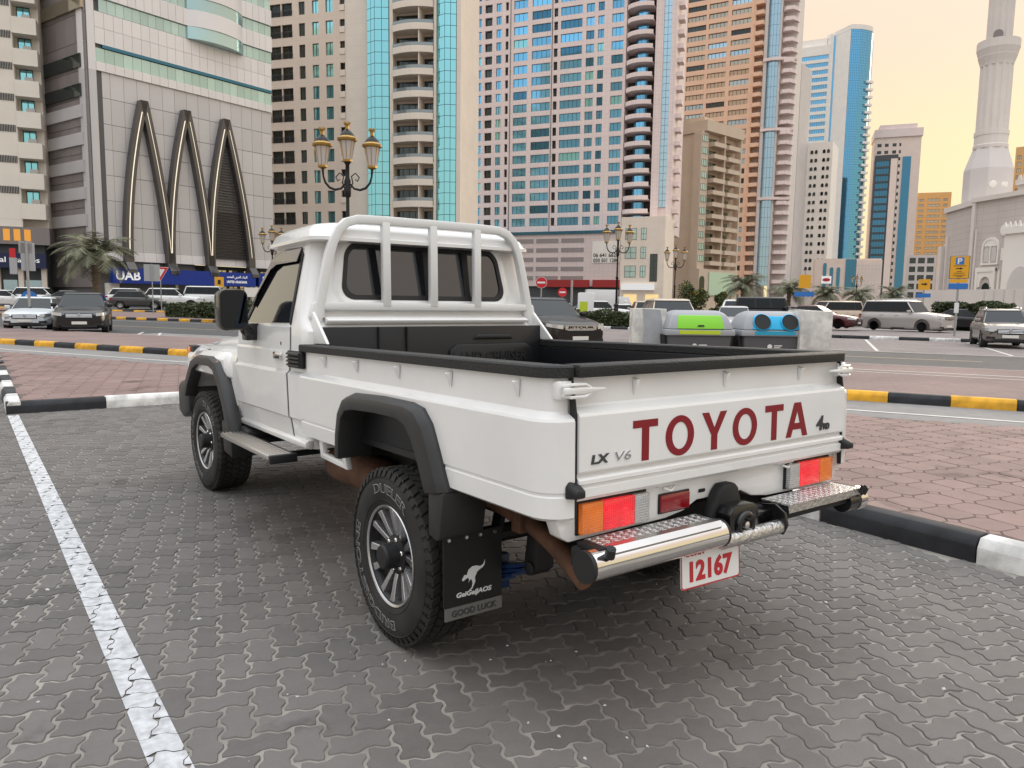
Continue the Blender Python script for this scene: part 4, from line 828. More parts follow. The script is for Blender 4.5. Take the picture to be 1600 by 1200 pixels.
def top_z(x,kind):
    L,W,H,wb,wr,hz,bz,dz,xf0,xf1,xr1,xr0=KIND[kind]
    if x>xf0: t=(x-xf0)/(L/2-xf0); z=bz+(hz-bz)*min(1,t*1.6)-.07*t*t
    elif x<xr0: z=dz-.03*(xr0-x)
    else: z=dz+(bz-dz)*(x-xr0)/(xf0-xr0)
    return z-(.15 if x>0 else .12)*end_e(x,L,kind)**2.4
def car_body(kind):
    L,W,H,wb,wr,hz,bz,dz,xf0,xf1,xr1,xr0=KIND[kind]; hwid=W/2; b=MB(); rg=[]
    for x in stations(L,kind):
        w_=plan_w(x,L,hwid,kind); zt=top_z(x,kind); e=end_e(x,L,kind); zb=.23+.12*e**3
        half=[(0,zb),(w_*.80,zb),(w_*.94,zb+.05),(w_*.985,zb+.14),(w_*.97,zb+.30),(w_,zt*.66),(w_*.995,zt*.76),(w_*.965,zt*.88),(w_*.925,zt-.045),(w_*.84,zt-.008),(w_*.45,zt+.016)]
        rg.append([(x,y,z) for y,z in half]+[(x,0,zt+.024)]+[(x,-y,z) for y,z in half[:0:-1]])
    b.loft(rg); o=b.build('tmp',MAT['car_black'],smooth=0)
    c=MB()
    for sx in (wb/2,-wb/2):
        for s in (-1,1): c.lathe([(wr+.06,s*(hwid-.34)),(wr+.06,s*(hwid+.3))],22,(sx+(L*.01),0,wr-.01),'y')
    boolean(o,c); me=o.data; bpy.data.objects.remove(o); finish(me,0,1,42); return me
def outline(kind,a,c,s,z,end=1,n=7):
    """points on the body skin seen from above, from plan fraction a (near the nose centre line =0) to c (back along the side)"""
    L,W=KIND[kind][:2]; h=W/2; full=[]
    xs=[x for x in stations(L,kind) if x*end>L/2-.75]; xs.sort(key=lambda v:-v*end)
    e0=plan_w(end*L/2,L,h,kind); full=[(end*L/2,e0*t/6) for t in range(7)]+[(x,plan_w(x,L,h,kind)) for x in xs[1:]]
    Ls=[0]
    for p,q in zip(full,full[1:]): Ls.append(Ls[-1]+math.hypot(q[0]-p[0],q[1]-p[1]))
    def at_(d):
        for i in range(len(full)-1):
            if d<=Ls[i+1]: t=(d-Ls[i])/(Ls[i+1]-Ls[i]); return (full[i][0]+(full[i+1][0]-full[i][0])*t,full[i][1]+(full[i+1][1]-full[i][1])*t)
        return full[-1]
    return [at_(a+(c-a)*k/n) for k in range(n+1)]
def skin(kind,a,c,z0,z1,s,end=1,off=.014,z0b=None,z1b=None,both=False,n=7):
    """a panel that follows the body round its end; heights may change from inner to outer end"""
    P=outline(kind,a,c,s,0,end,n); z0b=z0 if z0b is None else z0b; z1b=z1 if z1b is None else z1b; rg=[]
    pts=[(x,y) for x,y in P]
    if both: pts=[(x,-y) for x,y in P[::-1]]+pts[1:]
    m_=len(pts)
    for k,(x,y) in enumerate(pts):
        t=abs(2*k/(m_-1)-1) if both else k/(m_-1)
        d=Vector((pts[min(k+1,m_-1)][0]-pts[max(k-1,0)][0],pts[min(k+1,m_-1)][1]-pts[max(k-1,0)][1])); nv=Vector((d.y,-d.x)).normalized()
        if nv.x*end<0 or (abs(nv.x)<.02 and nv.y*y<0): nv=-nv
        za,zc=z0+(z0b-z0)*t,z1+(z1b-z1)*t; o=off
        rg.append([(x+nv.x*o,(y+nv.y*o)*s,za),(x+nv.x*o*.6,(y+nv.y*o*.6)*s,zc),(x-nv.x*.06,(y-nv.y*.06)*s,zc),(x-nv.x*.06,(y-nv.y*.06)*s,za)])
    return MB().loft(rg)
def lerp3(a,b,t): return tuple(p+(q-p)*t for p,q in zip(a,b))
def pane(c00,c10,c11,c01,u0,u1,v0,v1,off=.008,th=.012):
    def P(u,v): return Vector(lerp3(lerp3(c00,c10,u),lerp3(c01,c11,u),v))
    q=[P(u0,v0),P(u1,v0),P(u1,v1),P(u0,v1)]; n_=(q[1]-q[0]).cross(q[3]-q[0]).normalized(); b=MB()
    b.add([tuple(p+n_*off) for p in q]+[tuple(p-n_*th) for p in q],[(0,1,2,3),(7,6,5,4),(0,4,5,1),(1,5,6,2),(2,6,7,3),(3,7,4,0)]); return b
def car_parts(kind):
    if kind in CM: return CM[kind]
    L,W,H,wb,wr,hz,bz,dz,xf0,xf1,xr1,xr0=KIND[kind]; h=W/2; P=[]
    P.append(('body','paint',car_body(kind)))
    wb_,wt=h*.88,h*(.70 if kind not in ('jeep','big_suv') else .78); zt=H-.07; zb0=bz-.03; zb1=dz-.03
    cb=[(xf0,wb_,zb0),(xf0,-wb_,zb0),(xr0,-wb_,zb1),(xr0,wb_,zb1)]; ctp=[(xf1,wt,zt),(xf1,-wt,zt),(xr1,-wt,zt),(xr1,wt,zt)]
    b=MB(); b.loft([cb,ctp]); P.append(('cabin','paint',b.mesh('cabin',MAT['car_black'],bevel=.07,seg=3,smooth=50)))
    rf=[[(xf1+.06,wt+.01,zt-.01),(xf1+.06,-wt-.01,zt-.01),(xr1-.04,-wt-.01,zt-.01),(xr1-.04,wt+.01,zt-.01)],[(xf1-.05,wt-.06,H-.02),(xf1-.05,-wt+.06,H-.02),(xr1+.06,-wt+.06,H-.02),(xr1+.06,wt-.06,H-.02)],[(xf1-.3,wt-.2,H),(xf1-.3,-wt+.2,H),(xr1+.3,-wt+.2,H),(xr1+.3,wt-.2,H)]]
    b=MB(); b.loft(rf); P.append(('roof','paint',b.mesh('roof',MAT['car_black'],bevel=.02,seg=2,smooth=50)))
    P.append(('windscreen','car_glass',pane(cb[1],cb[0],ctp[0],ctp[1],.04,.96,.06,.98).mesh('windscreen',MAT['car_glass'],smooth=0)))
    P.append(('rear_window','car_glass',pane(cb[3],cb[2],ctp[2],ctp[3],.08,.92,.18,.92).mesh('rear_window',MAT['car_glass'],smooth=0)))
    # side windows: front, rear and quarter
    spl=[(.03,.40),(.425,.76),(.785,.955)] if kind!='hatch' else [(.04,.47),(.50,.93)]
    for q_ in (0,1):
        c4=(cb[0],cb[3],ctp[3],ctp[0]) if q_==0 else (cb[2],cb[1],ctp[1],ctp[2]); u0,u1=(.02,.965) if q_==0 else (.035,.98); P.append(('window_band','car_black',pane(*c4,u0,u1,.08,.95,off=.004).mesh('window_band',MAT['car_black'],smooth=0)))
    if kind=='jeep': spl=[(.04,.30),(.34,.60),(.64,.97)]
    for a,c in spl:
        P.append(('side_window','car_glass',pane(cb[0],cb[3],ctp[3],ctp[0],a,c,.11,.92).mesh('side_window',MAT['car_glass'],smooth=0)))
        P.append(('side_window','car_glass',pane(cb[2],cb[1],ctp[1],ctp[2],1-c,1-a,.11,.92).mesh('side_window',MAT['car_glass'],smooth=0)))
    fx=L/2; 
    for s in (-1,1):
        zf=hz-.10; hl=skin(kind,h*.60,h*.60+.62,zf-.16,zf-.04,s,1,.012,zf-.09,zf+.0) if kind not in ('jeep','big_suv') else skin(kind,h*.55,h*.55+.50,zf-.24,zf-.06,s,1,.012,zf-.18,zf-.03)
        P.append(('headlight','head_lens',hl.mesh('headlight',MAT['head_lens'],smooth=40)))
        fg=skin(kind,h*.55,h*.55+.32,.36,.44,s,1,.008); P.append(('fog_lamp_recess','car_black',fg.mesh('fog_lamp_recess',MAT['car_black'],smooth=40)))
        tl=skin(kind,h*.58,h*.58+.52,dz-.30,dz-.14,s,-1,.012,dz-.26,dz-.13) if kind!='big_suv' else skin(kind,h*.72,h*.72+.32,dz-.46,dz-.14,s,-1,.012)
        P.append(('tail_light','tail_lens',tl.mesh('tail_light',MAT['tail_lens'],smooth=40)))
        b=MB(); b.bx(xf0-.32,xf0-.16,s*(h*.93),s*(h*.93+.20),bz-.01,bz+.14); P.append(('mirror','paint',b.mesh('mirror',MAT['car_black'],bevel=.035)))
        b=MB(); b.bx(-.30,.5,s*h*.965,s*(h*1.0),.285,.335); P.append(('sill_trim','car_chrome' if kind=='big_suv' else 'car_black',b.mesh('sill_trim',MAT['car_black'],bevel=.01,seg=1)))
        for x in (-.15,-1.05) if kind!='hatch' else (-.25,): b=MB(); b.bx(x,x+.2,s*h*.985,s*(h*1.0+.015),bz-.17,bz-.135); P.append(('door_handle','paint',b.mesh('door_handle',MAT['car_black'],bevel=.01,seg=1)))
    gz=hz-.13; P.append(('grille','car_black',skin(kind,0,h*.50,gz-.24,gz-.02,1,1,.010,gz-.20,gz-.03,both=True).mesh('grille',MAT['car_black'],smooth=40)))
    for q in (.06,.11,.16): P.append(('grille_bar','car_chrome',skin(kind,0,h*.46,gz-q-.008,gz-q+.006,1,1,.020,both=True).mesh('grille_bar',MAT['car_chrome'],smooth=40)))
    b=MB(); b.lathe([(.06,fx+.02),(.055,fx+.028)],14,(0,0,gz-.09),'x'); P.append(('emblem','car_chrome',b.mesh('emblem',MAT['car_chrome'],smooth=30)))
    P.append(('lower_intake','car_black',skin(kind,0,h*.62,.27,.37,1,1,.010,.29,.36,both=True).mesh('lower_intake',MAT['car_black'],smooth=40)))
    P.append(('rear_bumper_trim','car_black',skin(kind,0,h*.80,.30,.42,1,-1,.008,both=True).mesh('rear_bumper_trim',MAT['car_black'],smooth=40)))
    b=MB(); b.bx(fx-.05,fx+.026,-.26,.26,.40,.51); P.append(('number_plate','car_plate',b.mesh('number_plate',MAT['car_plate'],smooth=0)))
    b=MB(); b.bx(-fx-.02,-fx+.05,-.26,.26,dz-.36,dz-.24); P.append(('number_plate','car_plate',b.mesh('number_plate',MAT['car_plate'],smooth=0)))
    b=MB(); b.bx(-L/2+.4,L/2-.4,-h+.36,h-.36,.2,.5); P.append(('underbody','car_black',b.mesh('underbody',MAT['car_black'],smooth=0)))
    b=MB(); b.lathe([(wr*.66,.11),(wr*.72,.125),(wr*.93,.12),(wr,.09),(wr,-.09),(wr*.93,-.12),(wr*.66,-.1)],24,ax='y',caps=False); ty=b.mesh('tyre',MAT['car_tyre'],smooth=40)
    b=MB(); b.lathe([(wr*.70,.118),(wr*.66,.10),(wr*.62,.02),(.02,.02)],24,ax='y',caps=False)
    r1=b.mesh('rim_barrel',MAT['car_rim_dark'],smooth=40); b=MB()
    for k in range(10):
        a=2*PI*k/10; d=.16 if k%2 else -.16; rg=[]
        for rr,wd,yo in ((.05,.03,.085),(wr*.66,.026,.108)):
            c_=(rr*math.cos(a+d*.0),rr*math.sin(a)); nx,nz=-math.sin(a),math.cos(a); rg.append([(c_[0]-nx*wd,yo,c_[1]-nz*wd),(c_[0]+nx*wd,yo,c_[1]+nz*wd),(c_[0]+nx*wd,yo-.04,c_[1]+nz*wd),(c_[0]-nx*wd,yo-.04,c_[1]-nz*wd)])
        b.loft(rg)
    b.lathe([(.07,.06),(.065,.10),(.01,.105)],12,ax='y'); r2=b.mesh('rim',MAT['car_rim'],smooth=0)
    CM[kind]=(P,(ty,r1,r2)); return CM[kind]
PMC={}
def car(kind,label,cat,x,y,z,ang,paint,rack=False,dark_rim=False,name=None,group=None):
    P,(ty,r1,r2)=car_parts(kind); L,W,H,wb,wr=KIND[kind][:5]; root=thing(name or ('parked_'+('suv' if cat=='SUV' else 'car')),label,cat,(x,y,z),ang,group)
    body=None
    for n_,m_,me in P:
        if m_=='paint':
            key=(id(me),paint)
            if key not in PMC: q=me.copy(); q.materials.clear(); q.materials.append(MAT['paint_'+paint]); PMC[key]=q
            me=PMC[key]
        o=place(n_,me,root)
    for sx in (wb/2,-wb/2):
        for s in (1,-1):
            wq=place('wheel',None,root,(sx+L*.01,s*(W/2-.13),wr),0 if s>0 else PI); place('tyre',ty,wq); place('rim_barrel',r1,wq); place('rim',r2,wq)
            if dark_rim:
                key=(id(r2),'dark')
                if key not in PMC: q=r2.copy(); q.materials.clear(); q.materials.append(MAT['car_rim_dark']); PMC[key]=q
                wq.children[-1].data=PMC[key]
    if rack:
        for s in (1,-1):
            b=MB(); b.tube([(.25,s*W*.33,H-.03),(.1,s*W*.33,H+.05),(-1.4,s*W*.33,H+.05),(-1.6,s*W*.33,H-.03)],.025,6); b.build('roof_rail',MAT['car_chrome'],root)
    return root
NOSE=math.atan2(-.97,-.24)
def from_front(fx,fy,ang,kind): L=KIND[kind][0]; return fx-math.cos(ang)*L/2,fy-math.sin(ang)*L/2
x,y=from_front(-.70,35.3,NOSE,'sedan'); car('sedan','pale silver sedan nose-on beside the black SUV at left','sedan',x,y,0,NOSE,'pale')
x,y=from_front(.93,31.7,NOSE+R(4),'coupe_suv'); c=car('coupe_suv','black SUV nose-on to the pavement at left','SUV',x,y,0,NOSE+R(4),'black')
SD=R(-24)
car('sedan','white sedan side-on at the far left behind the pale sedan','sedan',-.2,71,.48,SD,'white'); car('suv','white SUV side-on between the sign pole and the black SUV','SUV',2.2,70.6,.48,SD,'white')
car('sedan','grey sedan behind the roof of the black SUV','sedan',4.2,68,.5,SD,'grey'); car('hatch','dark grey hatchback side-on left of the give way sign','hatchback',8.42,64.8,.52,SD,'charcoal')
car('suv','white crossover side-on behind the give way pole','SUV',10.9,64.3,.55,SD,'white'); car('big_suv','large white SUV side-on above the trimmed hedge','SUV',14.0,63.8,.57,SD,'white'); car('suv','white SUV roof showing behind the dark grey hatchback','SUV',9.56,74,.58,SD,'white')
x,y=from_front(12.2,15.05,NOSE+R(2),'jeep'); jt=car('suv' if False else 'coupe_suv','dark brown SUV nose-on right of the truck cab','SUV',x,y,0,NOSE+R(2),'brown')
car('suv','beige SUV behind the left concrete block','SUV',18.9,17.6,0,math.atan2(-.80,-.60),'beige')
a=math.atan2(-.62,-.78); x,y=from_front(25.05,19.46,a,'sedan'); car('sedan','silver sedan seen between the two recycling bins','sedan',x,y,0,a,'silver')
car('suv','white SUV roof behind the silver sedan','SUV',33.5,25.8,.1,R(35),'white'); car('jeep','black boxy off-roader behind the blue bin','off-roader',33.5,23.2,.1,R(-50),'black',dark_rim=True)
car('sedan','dark red sedan behind the right concrete block','sedan',38.5,23.9,.1,R(-75),'darkred',dark_rim=True); car('big_suv','beige off-roader further back above the dark red sedan','SUV',50,30.2,0,R(150),'beige')
car('big_suv','gold SUV side-on behind the black and white median kerb','SUV',42.0,20.4,0.0,R(-93),'gold',rack=True,dark_rim=True); car('sedan','black car behind the nose of the gold SUV','car',51.2,21.0,0,R(-80),'black')
car('hatch','grey crossover nose-on at the right edge','SUV',30.75,11.0,0,math.atan2(-.50,-.87),'taupe',rack=True); 
car('suv','white car just right of the white container','car',39.6,43.8,0,R(-40),'white'); car('suv','cream SUV seen from behind left of the concrete block','SUV',38.5,38.3,0,R(50),'beige'); car('sedan','white sedan behind the second street lamp','sedan',44.6,46.3,0,R(-30),'white'); car('sedan','dark car behind the second street lamp','sedan',42.3,48.6,0,R(-30),'charcoal')
for i,(px_,py_,co,lb) in enumerate(((49.2,66.5,'white','leftmost far parked car behind the truck rack'),(53.4,67.6,'silver','silver car in the far row under the red no entry sign'),(57.2,69.8,'white','white car in the far row right of the no entry sign'),(79.8,44.5,'white','far white car left of the gold SUV roof'),(76,41.1,'black','far black car left of the gold SUV roof'),(72,48,'charcoal','far dark car between palms and the beige off-roader'),(66,50,'darkred','far red car behind the black off-roader'))): car('sedan',lb,'car',px_,py_,0,R(-40+15*(i%3)),co,group='far parked cars')
# badge on the dark brown SUV
b=MB(); b.bx(2.43,2.452,-.52,.52,.70,.83); b.build('nose_badge',MAT['alu'],jt,smooth=0)
t=MB(); t.merge(fit(text_mb('JETOUR',.2,bold=.01),w=.9,h=.085),face_M((2.456,0,.765),(0,1,0),(0,0,1))); t.build('nose_lettering',MAT['car_black'],jt,smooth=0)
# white delivery truck far off
vt=thing('delivery_truck','white box delivery truck far off below the red shop sign','truck',(66.4,72.8,0),R(-35)); b=MB(); b.bx(-2.6,1.6,-1.05,1.05,.8,3.3); b.build('cargo_box',MAT['paint_white'],vt,bevel=.03); b=MB(); b.prism([(1.7,.5),(3.4,.5),(3.4,1.5),(3.0,2.4),(1.7,2.4)],'y',-1,1); b.build('cab',MAT['paint_white'],vt,bevel=.06)
b=MB(); b.prism([(3.12,1.55),(3.42,1.5),(3.06,2.3),(2.9,2.3)],'y',-.85,.85); b.build('windscreen',MAT['car_glass'],vt,smooth=0)
for x in (-1.6,2.5):
    for y in (-.9,.9): b=MB(); b.lathe([(.42,-.12),(.42,.12)],14,(x,y,.42),'y'); b.build('wheel',MAT['car_tyre'],vt)
# ================================================================ street furniture
mat('iron',(.018,.018,.018),.4,.4); mat('lamp_gold',(.42,.25,.06),.35,.7,var=.15,vs=8); mat('lamp_glass',(.62,.58,.54),.25,trans=.0,spec=.4); mat('pole_grey',(.36,.36,.36),.45,.5,var=.1,vs=5); mat('sign_back',(.40,.41,.42),.5,.3); mat('sign_yellow',(.75,.37,.02),.5); mat('sign_bluep',(.03,.17,.50),.5); mat('sign_redp',(.55,.02,.03),.5); mat('sign_whitep',(.75,.75,.74),.5); mat('sign_black',(.02,.02,.02),.5)
mat('bin_dark',(.085,.085,.09),.55,var=.08); mat('bin_light',(.34,.35,.37),.5,var=.05); mat('bin_black',(.012,.012,.012),.6); mat('bin_green',(.22,.60,.03),.4); mat('bin_lime',(.48,.60,.03),.4); mat('bin_blue',(.02,.42,.72),.4); mat('bin_cyan',(.02,.33,.50),.4); mat('concrete',(.55,.54,.51),.85,var=.15,vs=3,dirt=.2,ds=5,bump=.3,bs=30); mat('concrete_grey',(.36,.37,.39),.8,var=.2,vs=6,bump=.3,bs=40)
LM={}
def lamp_post(label,x,y,z=0,rz=0):
    r_=thing('street_lamp',label,'street lamp',(x,y,z),rz)
    def part(key,fn,m_,smooth=40):
        if key not in LM: b=MB(); fn(b); LM[key]=b.mesh(key.split('#')[0],MAT[m_],smooth=smooth)
        return LM[key]
    place('base',part('base',lambda b:b.lathe([(.34,0),(.34,.15),(.28,.2),(.26,.55),(.20,.62),(.24,.7),(.16,.8),(.14,1.25),(.18,1.3),(.10,1.4)],12),'iron'),r_)
    place('post',part('post',lambda b:b.lathe([(.085,1.35),(.07,3.0),(.10,3.05),(.10,3.15),(.065,3.2),(.055,4.5),(.10,4.55),(.12,4.75),(.08,4.85),(.11,5.0),(.07,5.1),(.06,5.5),(.12,5.58),(.05,5.64)],12),'iron'),r_)
    def arm(b):
        b.tube([(.05,0,4.95),(.2,0,4.78),(.38,0,4.74),(.55,0,4.80),(.68,0,4.95),(.74,0,5.15),(.76,0,5.42)],[.03,.035,.04,.04,.035,.03,.045],8); b.tube([(.06,0,4.72),(.16,0,4.95),(.12,0,5.15),(.24,0,5.25),(.36,0,5.12),(.30,0,5.0),(.24,0,5.06)],.02,6); b.lathe([(.05,5.38),(.09,5.42),(.05,5.44)],10,(.76,0,0))
    am=part('arm',arm,'iron')
    for s in (0,PI): place('arm',am,r_,(0,0,0),s)
    gl=part('lantern_glass',lambda b:b.lathe([(.12,0),(.14,.04),(.225,.58),(.235,.60)],8),'lamp_glass',20)
    fr=part('lantern_frame',lambda b:[b.tube([(.125*math.cos(PI/4*k),.125*math.sin(PI/4*k),.0),(.24*math.cos(PI/4*k),.24*math.sin(PI/4*k),.6)],.012,4) for k in range(8)]+[b.lathe([(.05,-.08),(.15,-.03),(.15,.03)],8)],'lamp_gold')
    cp=part('lantern_cap',lambda b:b.lathe([(.24,.58),(.30,.60),(.31,.66),(.25,.70),(.24,.72)],14),'lamp_gold')
    dm=part('lantern_dome',lambda b:b.lathe([(.24,.71),(.20,.80),(.10,.90),(.05,.94)],12),'iron')
    cr=part('lantern_crown',lambda b:[b.lathe([(.05,.92),(.06,.97),(.05,1.0),(.09,1.10)],8)]+[b.prism([(.09*math.cos(PI/3*k),1.08),(.09*math.cos(PI/3*k)+.03,1.15),(.09*math.cos(PI/3*k)-.03,1.15)],'y',.09*math.sin(PI/3*k)-.01,.09*math.sin(PI/3*k)+.01) for k in range(6)],'lamp_gold')
    for lx,lz in ((0,5.62),(.76,5.44),(-.76,5.44)):
        ln=place('lantern',None,r_,(lx,0,lz))
        for m_,n_ in ((gl,'glass'),(fr,'frame'),(cp,'cap'),(dm,'dome'),(cr,'crown')): place(n_,m_,ln)
VR=R(-36)
lamp_post('large three-lantern street lamp rising behind the truck cab',7.24,20.35,.13,VR+.05); lamp_post('three-lantern street lamp in front of the parking podium',32.67,35.04,.1,VR); lamp_post('third three-lantern street lamp right of the red shop signs',48.77,44.54,0,VR-.3); lamp_post('small three-lantern street lamp just left of the truck roof',16.53,56.5,.35,VR-.1); lamp_post('farthest street lamp above the gold SUV roof',115.8,65.8,0,VR)
def signpost(name,label,x,y,z,h,rz,build,r=.035,cat='sign'):
    t=thing(name,label,cat,(x,y,z),rz); b=MB(); b.lathe([(r,0),(r,h)],10); b.build('pole',MAT['pole_grey'],t); build(t); return t
FACE=lambda x,y:math.atan2(-1.79-y,-2.28-x)+PI/2      # local -y looks at the camera
def box_part(t,n_,x0,x1,y0,y1,z0,z1,m_,bev=0): b=MB(); b.bx(x0,x1,y0,y1,z0,z1); return b.build(n_,MAT[m_],t,bevel=bev,seg=1)
def poly_part(t,n_,P,y0,y1,m_): b=MB(); b.prism(P,'y',y0,y1); return b.build(n_,MAT[m_],t,smooth=0)
def yieldsign(t):
    def tri(s,zc): return [(-.55*s,zc+.35*s),(.55*s,zc+.35*s),(0,zc-.6*s)]
    poly_part(t,'red_border',tri(1,2.95),-.06,-.04,'sign_redp'); poly_part(t,'white_rim',tri(1.07,2.95),-.045,-.036,'sign_whitep'); poly_part(t,'white_centre',tri(.58,2.97),-.07,-.055,'sign_whitep')
signpost('give_way_sign','red and white give way triangle on a pole across the road','' or 8.83,58.33,.38,2.9,FACE(8.83,58.3),yieldsign)
def backsign(t): box_part(t,'panel',-.5,.5,.04,.06,2.3,3.45,'sign_back',.01); box_part(t,'bracket',-.06,.06,-.05,.04,2.3,3.5,'pole_grey')
signpost('traffic_sign','grey back of a rectangular sign left of the give way triangle',7.75,55.4,.3,3.5,FACE(7.57,55.5),backsign)
def noentry(t):
    b=MB(); b.lathe([(.30,-.06),(.30,-.04)],28,(0,0,2.6),'y'); b.build('disc',MAT['sign_redp'],t); b=MB(); b.lathe([(.32,-.05),(.32,-.038)],28,(0,0,2.6),'y'); b.build('rim',MAT['sign_whitep'],t); box_part(t,'white_bar',-.22,.22,-.07,-.058,2.55,2.65,'sign_whitep')
signpost('no_entry_sign','red no entry sign right of the truck rack',23.6,31.6,0,2.6,FACE(23.6,31.6),noentry)
def noentry_b(t): b=MB(); b.lathe([(.55,-.06),(.55,-.04)],24,(0,0,2.75),'y'); b.build('disc',MAT['sign_redp'],t); box_part(t,'white_bar',-.36,.36,-.07,-.058,2.66,2.84,'sign_whitep')
signpost('no_entry_sign','small far red no entry sign before the podium shops',55.3,68.3,0,2.8,FACE(55,68),noentry_b)
signpost('post','plain pale post right of the no entry sign',36.7,44.5,0,3.3,0,lambda t:None,.09,'post')
def parking(t):
    box_part(t,'yellow_panel',-.40,.40,-.07,-.05,2.95,4.02,'sign_yellow',.01); box_part(t,'black_edge',-.425,.425,-.055,-.04,2.93,4.04,'sign_black'); box_part(t,'lower_panel',-.39,.39,-.07,-.05,2.74,2.9,'sign_yellow'); box_part(t,'blue_panel',-.42,.42,-.07,-.05,2.42,2.70,'sign_bluep',.01); box_part(t,'blue_square',-.18,.18,-.078,-.069,3.62,3.97,'sign_bluep')
    b=MB(); b.merge(fit(text_mb('P',1,bold=.03),w=.2,h=.28),face_M((0,-.081,3.795),(1,0,0),(0,0,1))); b.build('letter',MAT['sign_whitep'],t,smooth=0)
    poly_part(t,'arrow',[(-.16,3.41),(.02,3.41),(.02,3.37),(.16,3.43),(.02,3.49),(.02,3.45),(-.16,3.45)],-.078,-.069,'sign_black')
    b=MB()
    for z,wd in ((3.56,.26),(3.28,.1),(3.2,.22),(3.1,.26),(3.03,.14)): b.bx(-wd,wd,-.076,-.069,z-.012,z+.012)
    b.build('small_print',MAT['sign_black'],t,smooth=0); box_part(t,'white_tag',-.1,.1,-.06,-.04,1.25,1.75,'sign_whitep')
signpost('parking_sign','yellow parking sign with arrow above a blue plate in front of the gold SUV',37.3,15.6,0.0,4.0,FACE(37.3,15.6),parking,.05)
def parking2(t): box_part(t,'yellow_panel',-.42,.42,-.07,-.05,2.9,3.75,'sign_yellow'); box_part(t,'blue_panel',-.5,.5,-.07,-.05,2.3,2.62,'sign_bluep'); poly_part(t,'arrow',[(-.2,3.3),(.05,3.3),(.05,3.22),(.22,3.36),(.05,3.5),(.05,3.42),(-.2,3.42)],-.08,-.069,'sign_black')
signpost('parking_sign','smaller yellow parking sign behind the gold SUV roof',59.7,28,0,3.7,FACE(59.7,28),parking2,.05)
signpost('parking_sign','distant yellow parking sign among the palms',69.96,45.4,0,5.2,FACE(70,45),lambda t:(box_part(t,'yellow_panel',-.6,.6,-.07,-.05,3.4,4.8,'sign_yellow'),box_part(t,'blue_panel',-1.0,1.0,-.07,-.05,2.5,3.0,'sign_bluep')),.06)
signpost('traffic_sign','small orange sign in front of the blue bank sign',15.26,67.3,.5,2.9,FACE(15.3,67.3),lambda t:(box_part(t,'panel',-.38,.38,-.06,-.04,1.95,2.85,'sign_yellow'),box_part(t,'symbol',-.12,.12,-.07,-.058,2.2,2.6,'sign_black')))
b=MB(); b.bx(-1.0,1.0,-.1,.1,1.1,2.0); b.bx(-.8,-.7,-.05,.05,0,1.1); b.bx(.7,.8,-.05,.05,0,1.1); o=b.build('notice_board',MAT['b_pale'],smooth=0); o.location=(19.8,72,.55); o.rotation_euler=(0,0,FACE(19.8,72)); tag(o,'pale notice board below the bank name','board')
def leftpole(t): box_part(t,'panel',-.22,.30,.05,.07,2.55,3.75,'sign_back',.01); box_part(t,'small_panel',-.28,.22,.05,.065,3.30,3.80,'pole_grey',.01); box_part(t,'red_tag',-.62,-.40,.1,.12,3.1,3.5,'sign_redp'); box_part(t,'grey_tag',-.64,-.36,.1,.12,2.4,3.1,'sign_back'); box_part(t,'tag_arm',-.4,0,.09,.11,3.0,3.05,'pole_grey')
signpost('traffic_sign','grey backs of street signs on the pole before the pale sedan',-.42,36.9,.0,3.85,FACE(-.4,37),leftpole,.055)
def bluedisc(t): b=MB(); b.lathe([(.42,-.06),(.42,-.04)],24,(0,0,1.35),'y'); b.build('disc',MAT['sign_bluep'],t); poly_part(t,'arrow',[(-.2,1.5),(.1,1.25),(.02,1.18),(.24,1.12),(.22,1.36),(.15,1.30),(-.14,1.56)],-.07,-.058,'sign_whitep')
signpost('direction_sign','blue round arrow sign behind the pale sedan roof',.25,50.5,.0,1.6,FACE(0,52),bluedisc)
